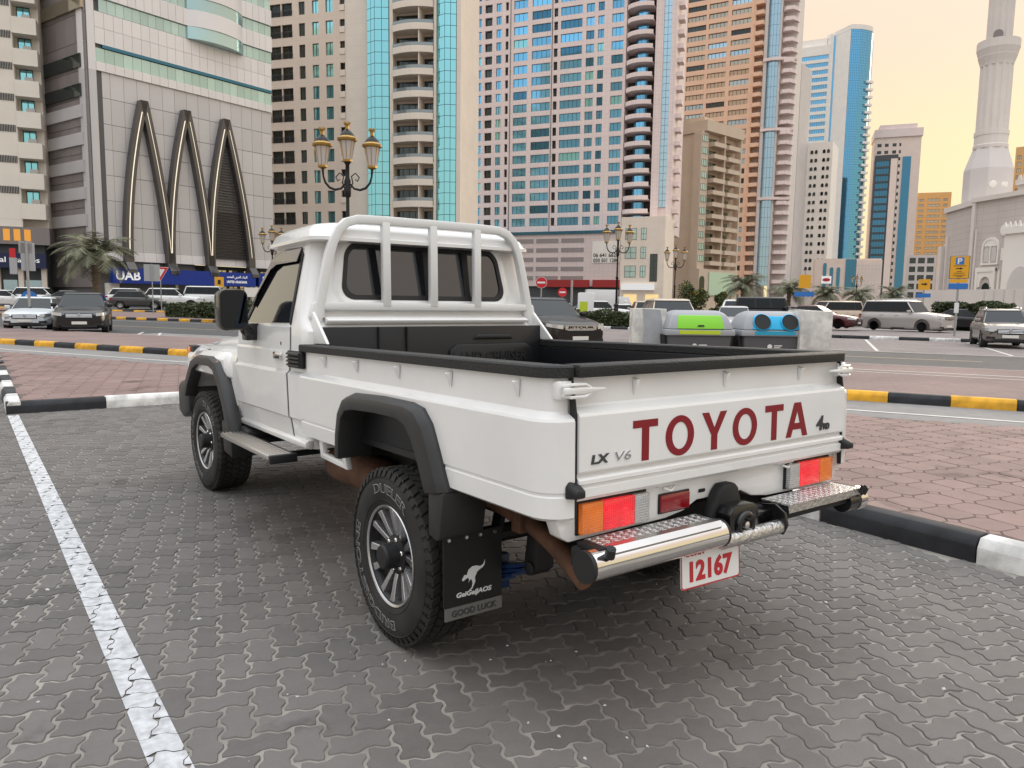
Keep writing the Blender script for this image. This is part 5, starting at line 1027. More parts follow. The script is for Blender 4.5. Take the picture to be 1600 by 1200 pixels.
# ---- recycling bins and concrete blocks
def bin_(label,x,y,z,rz,lid):
    t=thing('recycling_bin',label,'bin',(x,y,z),rz,None)
    b=MB(); b.loft([[(-.52,-.36,.08),(.52,-.36,.08),(.52,.36,.08),(-.52,.36,.08)],[(-.60,-.42,.80),(.60,-.42,.80),(.60,.42,.80),(-.60,.42,.80)]]); b.build('body',MAT['bin_dark'],t,bevel=.04)
    b=MB(); 
    for s in (-1,1): b.prism([(s*.50,.10),(s*.60,.10),(s*.665,.80),(s*.585,.80)],'y',-.30,.30)
    b.build('side_frame',MAT['bin_black'],t,bevel=.02)
    b=MB(); b.loft([[(-.645,-.46,.79),(.645,-.46,.79),(.645,.46,.79),(-.645,.46,.79)],[(-.645,-.46,.90),(.645,-.46,.90),(.645,.46,.90),(-.645,.46,.90)]]); b.build('rim',MAT['bin_light'],t,bevel=.02)
    b=MB(); b.loft([[(-.63,-.45,.90),(.63,-.45,.90),(.63,.45,.90),(-.63,.45,.90)],[(-.52,-.33,1.18),(.52,-.33,1.18),(.52,.33,1.18),(-.52,.33,1.18)],[(-.40,-.20,1.25),(.40,-.20,1.25),(.40,.20,1.25),(-.40,.20,1.25)]]); b.build('hood',MAT['bin_light'],t,bevel=.05)
    col,st_=('bin_green','bin_lime') if lid else ('bin_blue','bin_cyan')
    def hoodpt(u,v): # sloped front of the hood
        return (u*(.56-.10*v),-.45+.12*v-.012,.90+.28*v)
    b=MB(); q=[hoodpt(-.80,.05),hoodpt(.80,.05),hoodpt(.86,.93),hoodpt(-.86,.93)]; b.add(q+[(x_,y_+.05,z_) for x_,y_,z_ in q],[(0,1,2,3),(7,6,5,4),(0,4,5,1),(1,5,6,2),(2,6,7,3),(3,7,4,0)]); b.build('flap',MAT[col],t,bevel=.015)
    if lid: b=MB(); b.add([(-.07,-.455,.955),(.07,-.455,.955),(.05,-.452,.985),(-.05,-.452,.985)],[(0,1,2,3)]); b.build('grip',MAT['bin_black'],t,smooth=0)
    else:
        for cx in (-.26,.26):
            M_=Matrix.Translation((cx,-.405,1.045))@Matrix.Rotation(R(-23),4,'X'); b=MB(); b.lathe([(.155,-.03),(.17,-.012),(.155,.0),(.14,.0)],24,ax='y',caps=False); b.lathe([(.14,.0),(.06,.08)],24,ax='y',caps=False); b.v=[tuple(M_@Vector(v)) for v in b.v]; b.build('port',MAT[col],t); b=MB(); b.lathe([(.148,-.022),(.02,-.018)],24,ax='y',caps=True); b.v=[tuple(M_@Vector(v)) for v in b.v]; b.build('port_opening',MAT['bin_black'],t)
    box_part(t,'label_strip',-.40,.36,-.472,-.458,.815,.885,st_)
    b=MB(); b.merge(fit(text_mb('General Waste' if lid else 'Recyclable Waste',.1,bold=.002),w=.34,h=.05),face_M((0,-.405,.42),(1,0,0.0),(0,-.083,1))); b.lathe([(.045,-.425),(.045,-.421)],16,(-.10,0,.60),'y'); b.bx(-.02,.13,-.425,-.420,.608,.626); b.bx(-.02,.10,-.425,-.420,.578,.592); b.build('print',MAT['sign_whitep'],t,smooth=0)
    return t
BA=R(-33)
bin_('grey bin with bright green lid behind the truck bed',8.75,7.70,.13,BA,True); bin_('grey bin with blue twin-port top behind the truck bed',9.93,6.93,.13,BA,False)
for lab,x,y,w_,m2 in (('rough grey-faced concrete block left of the green bin',8.18,8.36,.58,True),('pale concrete block right of the blue bin',10.42,6.36,.60,False)):
    b=MB(); b.bx(-w_/2,w_/2,-.30,.30,0,1.27); t=thing('concrete_block',lab,'concrete block',(x,y,.13),BA); b.build('slab',MAT['concrete'],t,bevel=.012)
    if m2: b=MB(); b.prism([(-.15,.0),(.21,0),(.20,.5),(.215,1.0),(.17,1.25),(-.17,1.27),(-.13,.9),(-.165,.5)],'y',-.306,-.30); b.build('bare_face',MAT['concrete_grey'],t,smooth=0)
t=thing('donation_container','white rounded clothing container far behind the dark brown SUV','container',(36.3,42.3,0),FACE(36,42)); b=MB(); b.prism(rrect(-.62,.62,0,2.3,.15,4),'y',-.6,.6); b.build('box',MAT['paint_white'],t,bevel=.04); b=MB(); b.bx(-.45,.15,-.62,-.60,.8,1.6); b.build('poster',MAT['bin_lime'],t,smooth=0)
# ---- a person in white far off
t=thing('person','person in a long white robe walking by the far parked cars','person',(45.9,47.8,0),FACE(46,48)); b=MB(); b.loft([[(rx*math.cos(2*PI*k/14)+ox,ry*math.sin(2*PI*k/14),z) for k in range(14)] for z,rx,ry,ox in ((.05,.22,.18,0),(.5,.21,.17,0),(.95,.19,.14,0),(1.2,.22,.14,0),(1.42,.21,.12,0),(1.50,.08,.08,0),(1.55,.065,.07,0),(1.60,.09,.10,0),(1.70,.10,.11,0),(1.78,.07,.08,0),(1.81,.02,.02,0))])
for s in (-1,1): b.tube([(s*.19,0,1.38),(s*.27,.02,1.1),(s*.27,-.06,.85)],[.07,.055,.04],8)
b.build('body',MAT['paint_white'],t,smooth=50)
# ================================================================ plants
mat('palm_leaf',(.19,.19,.12),.6,island=.4); mat('palm_trunk',(.17,.13,.09),.9,var=.3,vs=6,bump=.5,bs=15); mat('bush_leaf',(.06,.085,.02),.55,island=.5); mat('bush_flower',(.45,.26,.03),.6)
def frond(b,az,el,L,rnd):
    d=Vector((math.cos(az),math.sin(az),0)); p=Vector((0,0,0)); a=el; n=16; pts=[]
    for i in range(n+1): pts.append(p.copy()); p=p+(d*math.cos(a)+Vector((0,0,1))*math.sin(a))*(L/n); a-=R(5.0+3.2*i/n)+rnd*.01
    side=Vector((-d.y,d.x,0))
    for i in range(2,n+1):
        t=i/n; ll=L*.30*math.sin(PI*min(1,.18+.80*t))**.8
        for s in (-1,1):
            for q in (0,.5):
                base=pts[i-1].lerp(pts[i],q); dr=(pts[i]-pts[i-1]).normalized(); tip=base+side*s*ll*.75+dr*ll*.62+Vector((0,0,-ll*(.08+.35*random.random()))); wv_=dr*.035*L/3
                b.add([base-wv_,base+wv_,tip+wv_*.2,tip-wv_*.2],[(0,1,2,3)])
    b.tube([pts[0],pts[n//2],pts[n]],[.04,.025,.008],4)
def palm(label,x,y,z,h,cr,seed):
    random.seed(seed); t=thing('palm_tree',label,'palm tree',(x,y,z)); b=MB(); rg=[(.30*cr/3,0)]
    for k in range(14): zz=h*k/14; rg+= [((.24+.05*(k%2))*cr/3,zz+.05),((.20+.05*((k+1)%2))*cr/3,zz+h/28)]
    b.lathe(rg+[(.34*cr/3,h*.93),(.2*cr/3,h+.1)],10); b.build('trunk',MAT['palm_trunk'],t,smooth=0)
    b=MB(); n=46
    for k in range(n): frond(b,k*2.399+random.uniform(-.2,.2),R(random.uniform(-8,80)),cr*random.uniform(.85,1.12),random.uniform(-1,1))
    o=b.build('crown',MAT['palm_leaf'],t,loc=(0,0,h),smooth=0,fix=False)
palm('large date palm in front of the mall side wall at left',7.6,83.8,.6,4.9,4.5,1); palm('date palm before the brown mid-rise block',89.8,68.4,0,4.0,4.2,2); palm('date palm beside the distant yellow sign',86.4,58.4,0,3.4,3.4,3); palm('date palm before the low pink block at its left',108.9,67,0,3.4,3.4,4); palm('date palm under the teal glass panel',122.8,69.4,0,3.4,3.6,5); palm('date palm left of the mosque side wing',127.8,65.8,0,3.6,3.3,6); palm('small palm at the far left of the mosque wall',131,60,0,3.0,2.8,8)
def leafy(b,c,r,n,sz,box=None):
    for _ in range(n):
        if box: p=Vector((random.uniform(*box[0]),random.uniform(*box[1]),random.uniform(*box[2])))
        else:
            while True:
                p=Vector((random.uniform(-1,1),random.uniform(-1,1),random.uniform(-1,1)))
                if .35<p.length<1: break
            p=Vector((c[0]+p.x*r[0],c[1]+p.y*r[1],c[2]+p.z*r[2]))
        a=Vector((random.gauss(0,1),random.gauss(0,1),random.gauss(0,1))).normalized(); u=a.cross(Vector((0,0,1))).normalized()*sz*random.uniform(.6,1.3); v=a.cross(u).normalized()*sz*random.uniform(.4,.8); b.add([p-u,p-v,p+u,p+v],[(0,1,2,3)])
def hedge(label,x0,y0,x1,y1,h,d,z,n,sz=.10):
    L=math.hypot(x1-x0,y1-y0); t=thing('hedge',label,'hedge',(x0,y0,z),math.atan2(y1-y0,x1-x0)); b=MB(); b.bx(.1,L-.1,-d/2+.12,d/2-.12,0,h-.12); b.build('core',MAT['hedge_core'],t,bevel=.08)
    b=MB()
    for _ in range(n):
        f=random.random(); x=random.uniform(0,L)
        bump=.10*math.sin(x*2.1)+.06*math.sin(x*5.3+1)
        if f<.4: p=(x,random.uniform(-d/2,d/2),h+bump+random.uniform(-.14,.06))
        elif f<.9: p=(x,(-d/2 if random.random()<.8 else d/2)+random.uniform(-.08,.1),random.uniform(.02,h+bump))
        else: p=(random.choice((0,L))+random.uniform(-.1,.1),random.uniform(-d/2,d/2),random.uniform(.02,h))
        leafy(b,None,None,1,sz,((p[0],p[0]),(p[1],p[1]),(p[2],p[2])))
    tag(b.build('leaves',MAT['hedge_leaf'],t,smooth=0,fix=False),kind='stuff')
hedge('long trimmed hedge across the road left of the truck mirror',8.6,52.4,12.5,43.5,.85,1.5,.16,5200); hedge('low hedge between the dark brown SUV and the concrete block',28.6,36.4,31.0,29.6,.85,1.6,.08,4000); hedge('clipped hedge behind the yellow parking sign',52.5,23.3,51.0,18.6,1.75,1.6,0,5000,.11); hedge('distant hedge left of the truck windscreen',14.5,60.2,17.5,56,.8,1.4,.4,1800)
def bush(label,x,y,h,r,seed):
    random.seed(seed); t=thing('bush',label,'bush',(x,y,.1)); b=MB()
    for k in range(5): a=k*1.3; b.tube([(0,0,0),(.25*r*math.cos(a),.25*r*math.sin(a),h*.4),(.6*r*math.cos(a),.6*r*math.sin(a),h*.8)],[.05,.035,.015],5)
    b.build('stems',MAT['palm_trunk'],t); b=MB(); f=MB()
    for k in range(11): c=(random.uniform(-.7,.7)*r,random.uniform(-.7,.7)*r,h*random.uniform(.35,.92)); rr=r*random.uniform(.28,.45); leafy(b,c,(rr,rr,rr),330,.07); leafy(f,c,(rr*1.05,rr*1.05,rr*1.05),26,.06)
    b.build('foliage',MAT['bush_leaf'],t,smooth=0,fix=False); f.build('flowers',MAT['bush_flower'],t,smooth=0,fix=False)
bush('large yellow-flowering bush behind the green bin',36.6,32.1,2.7,1.15,11); bush('smaller flowering bush right of the large one',38.3,30.9,2.4,.8,12)
# ================================================================ the white pickup truck
truck=thing('pickup_truck','white single-cab pickup truck with red tailgate lettering and black bed liner, nearest vehicle','pickup truck')
truck.rotation_euler=(-.023,0,0)
WP=MAT['white_paint']; FP=MAT['white_frame_paint']
def interp(tab,z):
    for (a,b),(c,d) in zip(tab,tab[1:]):
        if z<=c: return b+(d-b)*(max(z,a)-a)/(c-a)
    return tab[-1][1]
HW=[(.70,.79),(.735,.815),(.855,.832),(.868,.846),(1.116,.852),(1.134,.832),(1.24,.834),(1.255,.826),(1.385,.822),(1.875,.715),(2.0,.69)]
YR=[(.70,2.168),(1.36,2.168),(1.42,2.215),(1.55,2.262),(1.88,2.31)]
YF=[(.70,3.52),(1.385,3.50),(1.40,3.40),(1.88,2.95)]
hw=lambda z:interp(HW,z); yr=lambda z:interp(YR,z); yf=lambda z:interp(YF,z)
# ---- cab shell
b=MB(); rings=[]
for z in (.70,.735,.80,.855,.868,.95,1.03,1.116,1.134,1.19,1.24,1.255,1.30,1.36,1.385,1.42,1.50,1.60,1.70,1.80,1.885):
    ring=rrect(-hw(z),hw(z),yr(z),yf(z),.075 if z>1.2 else .045,5); rings.append([(x,y,z) for x,y in ring])
b.loft(rings)
cab=b.build('cab',WP,truck,smooth=22)
# window openings as real recesses
def side_poly(k=0):   # door window outline (y,z), k shrinks it
    return [(2.40+k,1.395+k),(3.30-k*2.2,1.395+k),(2.93-k*1.4,1.80-k),(2.86-k,1.835-k),(2.45+k,1.835-k),(2.405+k,1.80-k)]
def rear_poly(k=0): 
    o=[]
    for x,z in rrect(-.575+k,.575-k,1.545+k,1.872-k,.085-k*.5,6): o.append((x*(1-.09*(z-1.545)/.33),z))
    return o
# glass panes and black gaskets
for s in (-1,1):
    P=side_poly(.012); m=MB()
    m.add([(s*(hw(z)+.004),y,z) for y,z in P]+[(s*(hw(z)-.01),y,z) for y,z in P],[tuple(range(6)),tuple(range(11,5,-1))]+[(i,(i+1)%6,6+(i+1)%6,6+i) for i in range(6)])
    gl=m.build('door_window',MAT['dark_glass'],truck,smooth=0)
    m=MB(); A=side_poly(); B=side_poly(.03)
    for i in range(6):
        j=(i+1)%6
        if i in (0,): continue
        q=[A[i],A[j],B[j],B[i]]; m.add([(s*(hw(z)+.009),y,z) for y,z in q]+[(s*(hw(z)-.012),y,z) for y,z in q],[(0,1,2,3),(7,6,5,4),(0,4,5,1),(1,5,6,2),(2,6,7,3),(3,7,4,0)])
    m.build('window_gasket',MAT['black_plastic'],gl,smooth=0)
    # smoked rain visor along the top of the door window
    m=MB(); up=[(2.44,1.845),(2.70,1.85),(2.88,1.84),(2.97,1.79),(3.20,1.53),(3.17,1.51),(2.90,1.735),(2.80,1.762),(2.44,1.762)]
    n=len(up); m.add([(s*(hw(z)+.012+.016*(1 if k>=5 else 0)),y,z) for k,(y,z) in enumerate(up)]+[(s*(hw(z)+.006+.016*(1 if k>=5 else 0)),y,z) for k,(y,z) in enumerate(up)],
        [tuple(range(n)),tuple(range(2*n-1,n-1,-1))]+[(i,(i+1)%n,n+(i+1)%n,n+i) for i in range(n)])
    m.build('rain_visor',MAT['smoke_visor'],truck,smooth=0)
P=rear_poly(.01); n=len(P); m=MB(); m.add([(x,yr(z)-.004,z) for x,z in P]+[(x,yr(z)+.01,z) for x,z in P],[tuple(range(n-1,-1,-1)),tuple(range(n,2*n))]+[(i,(i+1)%n,n+(i+1)%n,n+i) for i in range(n)])
rw=m.build('rear_window',MAT['dark_glass'],truck,smooth=0); tag(rw,'dark tinted rear window of four panes behind the white rack')
m=MB(); A=rear_poly(-.004); B=rear_poly(.024)
for i in range(n):
    j=(i+1)%n; q=[A[i],A[j],B[j],B[i]]; m.add([(x,yr(z)-.013,z) for x,z in q]+[(x,yr(z)+.01,z) for x,z in q],[(0,1,2,3),(7,6,5,4),(0,4,5,1),(1,5,6,2),(2,6,7,3),(3,7,4,0)])
m.build('gasket',MAT['black_plastic'],rw,smooth=30)
for x in (-.285,.0,.285):
    m=MB(); m.add([(x-.02,yr(1.55)-.009,1.55),(x+.02,yr(1.55)-.009,1.55),(x+.02,yr(1.87)-.009,1.868),(x-.02,yr(1.87)-.009,1.868),(x-.02,yr(1.55)+.02,1.55),(x+.02,yr(1.55)+.02,1.55),(x+.02,yr(1.87)+.02,1.868),(x-.02,yr(1.87)+.02,1.868)],
        [(0,1,2,3),(7,6,5,4),(0,4,5,1),(1,5,6,2),(2,6,7,3),(3,7,4,0)]); m.build('divider',MAT['black_plastic'],rw,smooth=0)
m=MB(); q=[(-.69,yf(1.43)+.008,1.43),(.69,yf(1.43)+.008,1.43),(.61,yf(1.85)+.008,1.85),(-.61,yf(1.85)+.008,1.85)]
m.add(q+[(x,y-.01,z) for x,y,z in q],[(0,1,2,3),(7,6,5,4),(0,4,5,1),(1,5,6,2),(2,6,7,3),(3,7,4,0)]); m.build('windscreen',MAT['dark_glass'],truck,smooth=0)
# raised surround pressed around the rear window
m=MB(); A=rear_poly(-.055); B=rear_poly(-.028)
for i in range(n):
    j=(i+1)%n; q=[A[i],A[j],B[j],B[i]]
    m.add([(q[0][0],yr(q[0][1])-.001,q[0][1]),(q[1][0],yr(q[1][1])-.001,q[1][1]),(q[2][0],yr(q[2][1])-.012,q[2][1]),(q[3][0],yr(q[3][1])-.012,q[3][1])],[(0,1,2,3)])
    q=[B[i],B[j],P[j],P[i]]
    m.add([(q[0][0],yr(q[0][1])-.012,q[0][1]),(q[1][0],yr(q[1][1])-.012,q[1][1]),(q[2][0],yr(q[2][1])-.008,q[2][1]),(q[3][0],yr(q[3][1])-.008,q[3][1])],[(0,1,2,3)])
m.build('window_surround',WP,truck,smooth=60)
# horizontal pressings in the cab back below the window
m=MB(); m.prism([(2.172,1.402),(2.158,1.412),(2.158,1.428),(2.21,1.446),(2.24,1.44),(2.24,1.40)],'x',-.70,.70); m.build('back_panel_rib',WP,truck,bevel=.008,seg=2)
# roof with overhanging gutter
m=MB(); rg=[]
for z,h,y0,y1,r in ((1.868,.722,2.235,3.0,.07),(1.872,.757,2.205,3.03,.08),(1.892,.757,2.205,3.03,.08),(1.9,.742,2.215,3.01,.08),(1.938,.73,2.235,2.98,.09),(1.970,.69,2.27,2.93,.11),(1.990,.61,2.34,2.84,.13),(1.999,.42,2.45,2.72,.12)):
    rg.append([(x,y,z) for x,y in rrect(-h,h,y0,y1,r,5)])
m.loft(rg); m.build('roof',WP,truck,smooth=50)
# ---- doors: skin panels with shut lines, handle, lock
for s in (-1,1):
    m=MB(); zs=(.75,.80,.855,.868,.95,1.03,1.116,1.134,1.19,1.24,1.255,1.32,1.383)
    for a,c_ in zip(zs,zs[1:]):
        fy=lambda z:3.455-.05*max(0,z-1.1)
        for y0,y1 in ((2.41,2.9),(2.9,None)):
            ya,yb=(y1,y1) if y1 else (fy(a),fy(c_))
            o1,o2=hw(a)+.006,hw(c_)+.006
            m.add([(s*o1,y0,a),(s*o1,ya,a),(s*o2,yb,c_),(s*o2,y0,c_)],[(0,1,2,3)])
    # edges turned in
    for k,(y0,) in enumerate(((2.41,),)):
        for a,c_ in zip(zs,zs[1:]): m.add([(s*(hw(a)+.006),2.41,a),(s*(hw(c_)+.006),2.41,c_),(s*(hw(c_)-.004),2.41,c_),(s*(hw(a)-.004),2.41,a)],[(0,1,2,3)])
    for a,c_ in zip(zs,zs[1:]): m.add([(s*(hw(a)+.006),fy(a),a),(s*(hw(c_)+.006),fy(c_),c_),(s*(hw(c_)-.004),fy(c_),c_),(s*(hw(a)-.004),fy(a),a)],[(0,1,2,3)])
    for z in (zs[0],zs[-1]): m.add([(s*(hw(z)+.006),2.41,z),(s*(hw(z)+.006),fy(z),z),(s*(hw(z)-.004),fy(z),z),(s*(hw(z)-.004),2.41,z)],[(0,1,2,3)])
    d=m.build('door',WP,truck,smooth=14)
    # dark shut lines
    m=MB()
    for y in (2.402,):
        for a,c_ in zip(zs,zs[1:]): m.add([(s*(hw(a)+.0015),y-.004,a),(s*(hw(a)+.0015),y+.009,a),(s*(hw(c_)+.0015),y+.009,c_),(s*(hw(c_)+.0015),y-.004,c_)],[(0,1,2,3)])
    for a,c_ in zip(zs,zs[1:]): m.add([(s*(hw(a)+.0015),fy(a)-.002,a),(s*(hw(a)+.0015),fy(a)+.009,a),(s*(hw(c_)+.0015),fy(c_)+.009,c_),(s*(hw(c_)+.0015),fy(c_)-.002,c_)],[(0,1,2,3)])
    m.build('shut_line',MAT['black_plastic'],d,smooth=0)
    m=MB(); m.bx(s*(.838),s*(.858),2.50,2.64,1.19,1.235); h=m.build('handle',MAT['badge_chrome'],d,bevel=.008)
    m=MB(); m.bx(s*.838,s*.8605,2.52,2.60,1.197,1.213); m.build('handle_grip',MAT['black_plastic'],h,bevel=.003)
    m=MB(); m.lathe([(.0115,0),(.0115,.006)],10,(s*.832,2.56,1.285),'x'); m.build('lock',MAT['black_plastic'],d)
    # air vent louvre behind the door
    m=MB(); m.bx(s*.825,s*.852,2.172,2.392,1.155,1.25); v=m.build('side_vent',MAT['black_plastic'],truck,bevel=.004)
    for k in range(4):
        z=1.170+.021*k; l_=MB(); l_.prism([(s*.85,z),(s*.865,z-.004),(s*.865,z+.004),(s*.85,z+.012)],'y',2.185,2.38); l_.build('slat',MAT['flare_plastic'],v,smooth=0)
    # mirror
    m=MB(); rg=[]
    for y,k in ((3.08,.7),(3.05,.95),(2.99,1.0),(2.94,1.0),(2.925,.96)):
        rg.append([(s*(.995+x*k),y,1.485+z*k) for x,z in rrect(-.088,.088,-.128,.128,.045,4)])
    m.loft(rg); mr=m.build('mirror',MAT['mirror_black'],truck,smooth=50)
    m=MB(); m.add([(s*(.995+x*.86),2.921,1.485+z*.88) for x,z in rrect(-.088,.088,-.128,.128,.04,4)],[tuple(range(20))]); m.build('mirror_glass',MAT['mirror_glass'],mr,smooth=0)
    m=MB(); m.tube([(s*.93,3.0,1.40),(s*.90,3.03,1.355),(s*.85,3.06,1.335)],[.032,.036,.04],8); m.bx(s*.81,s*.90,3.02,3.12,1.29,1.40); m.build('arm',MAT['mirror_black'],mr,bevel=.01)
    # cab sill
    m=MB(); m.prism([(s*.80,.70),(s*.838,.71),(s*.842,.74),(s*.82,.752),(s*.78,.752)],'y',2.17,3.42); m.build('sill',WP,truck,bevel=.006)
    # running board
    m=MB(); m.bx(s*.83,s*.985,2.36,3.40,.628,.655); st=m.build('side_step',MAT['alu'],truck,bevel=.004)
    for k in range(6):
        x=.853+.022*k; q=MB(); q.bx(s*x,s*(x+.011),2.365,3.395,.655,.660); q.build('ridge',MAT['alu'],st,bevel=.002,seg=1)
    
    for ya,yb in ((2.325,2.362),(3.398,3.43)): m=MB(); m.bx(s*.83,s*.988,ya,yb,.612,.660); m.build('end_cap',MAT['black_plastic'],st,bevel=.005)
    
    for ya in (2.55,3.15): m=MB(); m.bx(s*.6,s*.92,ya,ya+.05,.60,.628); m.build('bracket',MAT['chassis'],st,smooth=0)
# ---- hood, front fenders and nose
m=MB(); rg=[]
for y,h,z in ((3.40,.74,1.345),(3.7,.73,1.325),(4.4,.71,1.29),(4.85,.69,1.245),(4.97,.67,1.20)):
    rg.append([(-h,y,.95),(-h,y,z-.07),(-h+.035,y,z-.025),(-h+.12,y,z-.004),(0,y,z+.012),(h-.12,y,z-.004),(h-.035,y,z-.025),(h,y,z-.07),(h,y,.95)])
m.loft(rg); m.build('hood',WP,truck,smooth=40)
FENDER=[(3.47,.70),(3.47,1.16),(3.50,1.225),(3.9,1.205),(4.55,1.19),(4.88,1.15),(4.93,1.05),(4.93,.78),(4.75,.72)]
for s in (-1,1):
    m=MB(); pr=[(.60,1.24),(.76,1.235),(.805,1.205),(.838,1.165),(.848,1.13),(.848,.72),(.60,.72)]
    m.loft([[(s*x,y,z-(.0 if y<4.5 else .03)) for x,z in pr] for y in (3.463,3.9,4.5,4.93)])
    fe=m.build('front_fender',WP,truck,smooth=40)
    c=MB(); arch=[(3.62,.5),(3.68,.80),(3.80,1.0),(3.95,1.085),(4.45,1.085),(4.62,.98),(4.76,.75),(4.8,.5)]; c.prism(arch,'x',s*.55,s*1.0); boolean(fe,c); finish(fe.data,0,1,38)
    # upper fender bulge that carries the marker lamp
    m=MB(); rg=[]
    for y,o,zt in ((3.56,.0,1.13),(3.66,.03,1.185),(3.9,.05,1.19),(4.3,.05,1.185),(4.6,.04,1.16)):
        rg.append([(s*.82,y,zt-.05+.05),(s*(.835+o*.3),y,zt),(s*(.85+o),y,zt-.05),(s*(.85+o),y,1.02),(s*.83,y,.98)])
    m.loft(rg); m.build('fender_bulge',WP,fe,smooth=45,bevel=.004)
    m=MB(); m.lathe([(.022,0),(.02,.008),(.008,.014)],10,(s*.90,3.745,1.105),'x'); 
    if s<0: m.v=[(2*(-.90)-x,y,z) for x,y,z in m.v]
    m.build('side_marker',MAT['amber_lens'],fe)
    m=MB(); m.bx(s*.70,s*.83,4.78,4.985,1.05,1.20); cl=m.build('corner_lamp',MAT['black_plastic'],truck,bevel=.012)
    m=MB(); m.bx(s*.735,s*.838,4.90,4.995,1.06,1.19); m.build('lens',MAT['lamp_amber'],cl,bevel=.01)
    m=MB(); m.lathe([(.10,0),(.10,.03),(.07,.045)],18,(s*.58,4.96,1.05),'y'); m.build('headlight',MAT['lamp_clear'],truck)
    # flare over the front wheel, with the flap behind it
    m=MB(); A=[(3.36,.64),(3.44,.80),(3.60,1.0),(3.72,1.125),(3.88,1.155),(4.3,1.15),(4.50,1.10),(4.72,.92),(4.80,.80)]; B=[(3.47,.64),(3.55,.80),(3.70,.98),(3.80,1.055),(3.92,1.08),(4.28,1.075),(4.44,1.03),(4.63,.88),(4.70,.79)]
    rg=[]
    for (ya,za),(yb,zb) in zip(A,B): rg.append([(s*.84,ya,za),(s*.895,ya,za-.004),(s*.928,ya*.8+yb*.2,za*.8+zb*.2),(s*.928,yb,zb),(s*.84,yb,zb)])
    m.loft(rg); m.build('wheel_flare',MAT['flare_plastic'],truck,smooth=40,bevel=.004)
    m=MB(); m.prism([(3.36,.66),(3.36,.48),(3.56,.50),(3.60,.72)],'x',s*.66,s*.925); m.prism([(3.20,.60),(3.36,.56),(3.36,.70),(3.20,.68)],'x',s*.70,s*.86); m.build('inner_fender',MAT['black_plastic'],truck,bevel=.012)
m=MB(); m.bx(-.60,.60,4.93,4.975,.93,1.19); m.build('grille',MAT['black_plastic'],truck,bevel=.015)
m=MB(); m.prism([(4.72,.66),(4.72,.86),(4.98,.90),(5.10,.86),(5.10,.62),(4.95,.58)],'x',-.90,.90); m.build('front_bumper',MAT['flare_plastic'],truck,bevel=.03)
# ---- load bed
def sweep(prof,path,mi=0,b=None):
    b=b or MB(); pts=[Vector((x,y,0)) for x,y in path]; rg=[]
    for i,p in enumerate(pts):
        d0=(pts[i]-pts[max(i-1,0)]); d1=(pts[min(i+1,len(pts)-1)]-pts[i])
        if d0.length<1e-6: d0=d1
        if d1.length<1e-6: d1=d0
        n0=Vector((d0.y,-d0.x,0)).normalized(); n1=Vector((d1.y,-d1.x,0)).normalized(); nn=(n0+n1).normalized(); k=1/max(.3,nn.dot(n0))
        rg.append([tuple(p+nn*(o*k)+Vector((0,0,z))) for o,z in prof])
    return b.loft(rg,mi)
def bedpath(s,yend=2.14,xin=.77):
    pa=[(s*.80,yend),(s*.80,1.2),(s*.80,.10)]
    for k in range(0,7):
        t=R(180+90*k/6); pa.append((s*(.765-.035*-math.cos(t)) if False else s*(.765+.035*math.cos(R(90*k/6))),.06-.035*math.sin(R(90*k/6))))
    pa.append((s*xin,.025)) if xin<.764 else None
    return pa
SIDE=[(.032,1.252),(.032,1.142),(.036,1.136),(.066,1.121),(.070,1.112),(.070,.886),(.066,.881),(.066,.874),(.069,.869),(.069,.802),(.052,.79),(.0,.79),(.0,1.252)]
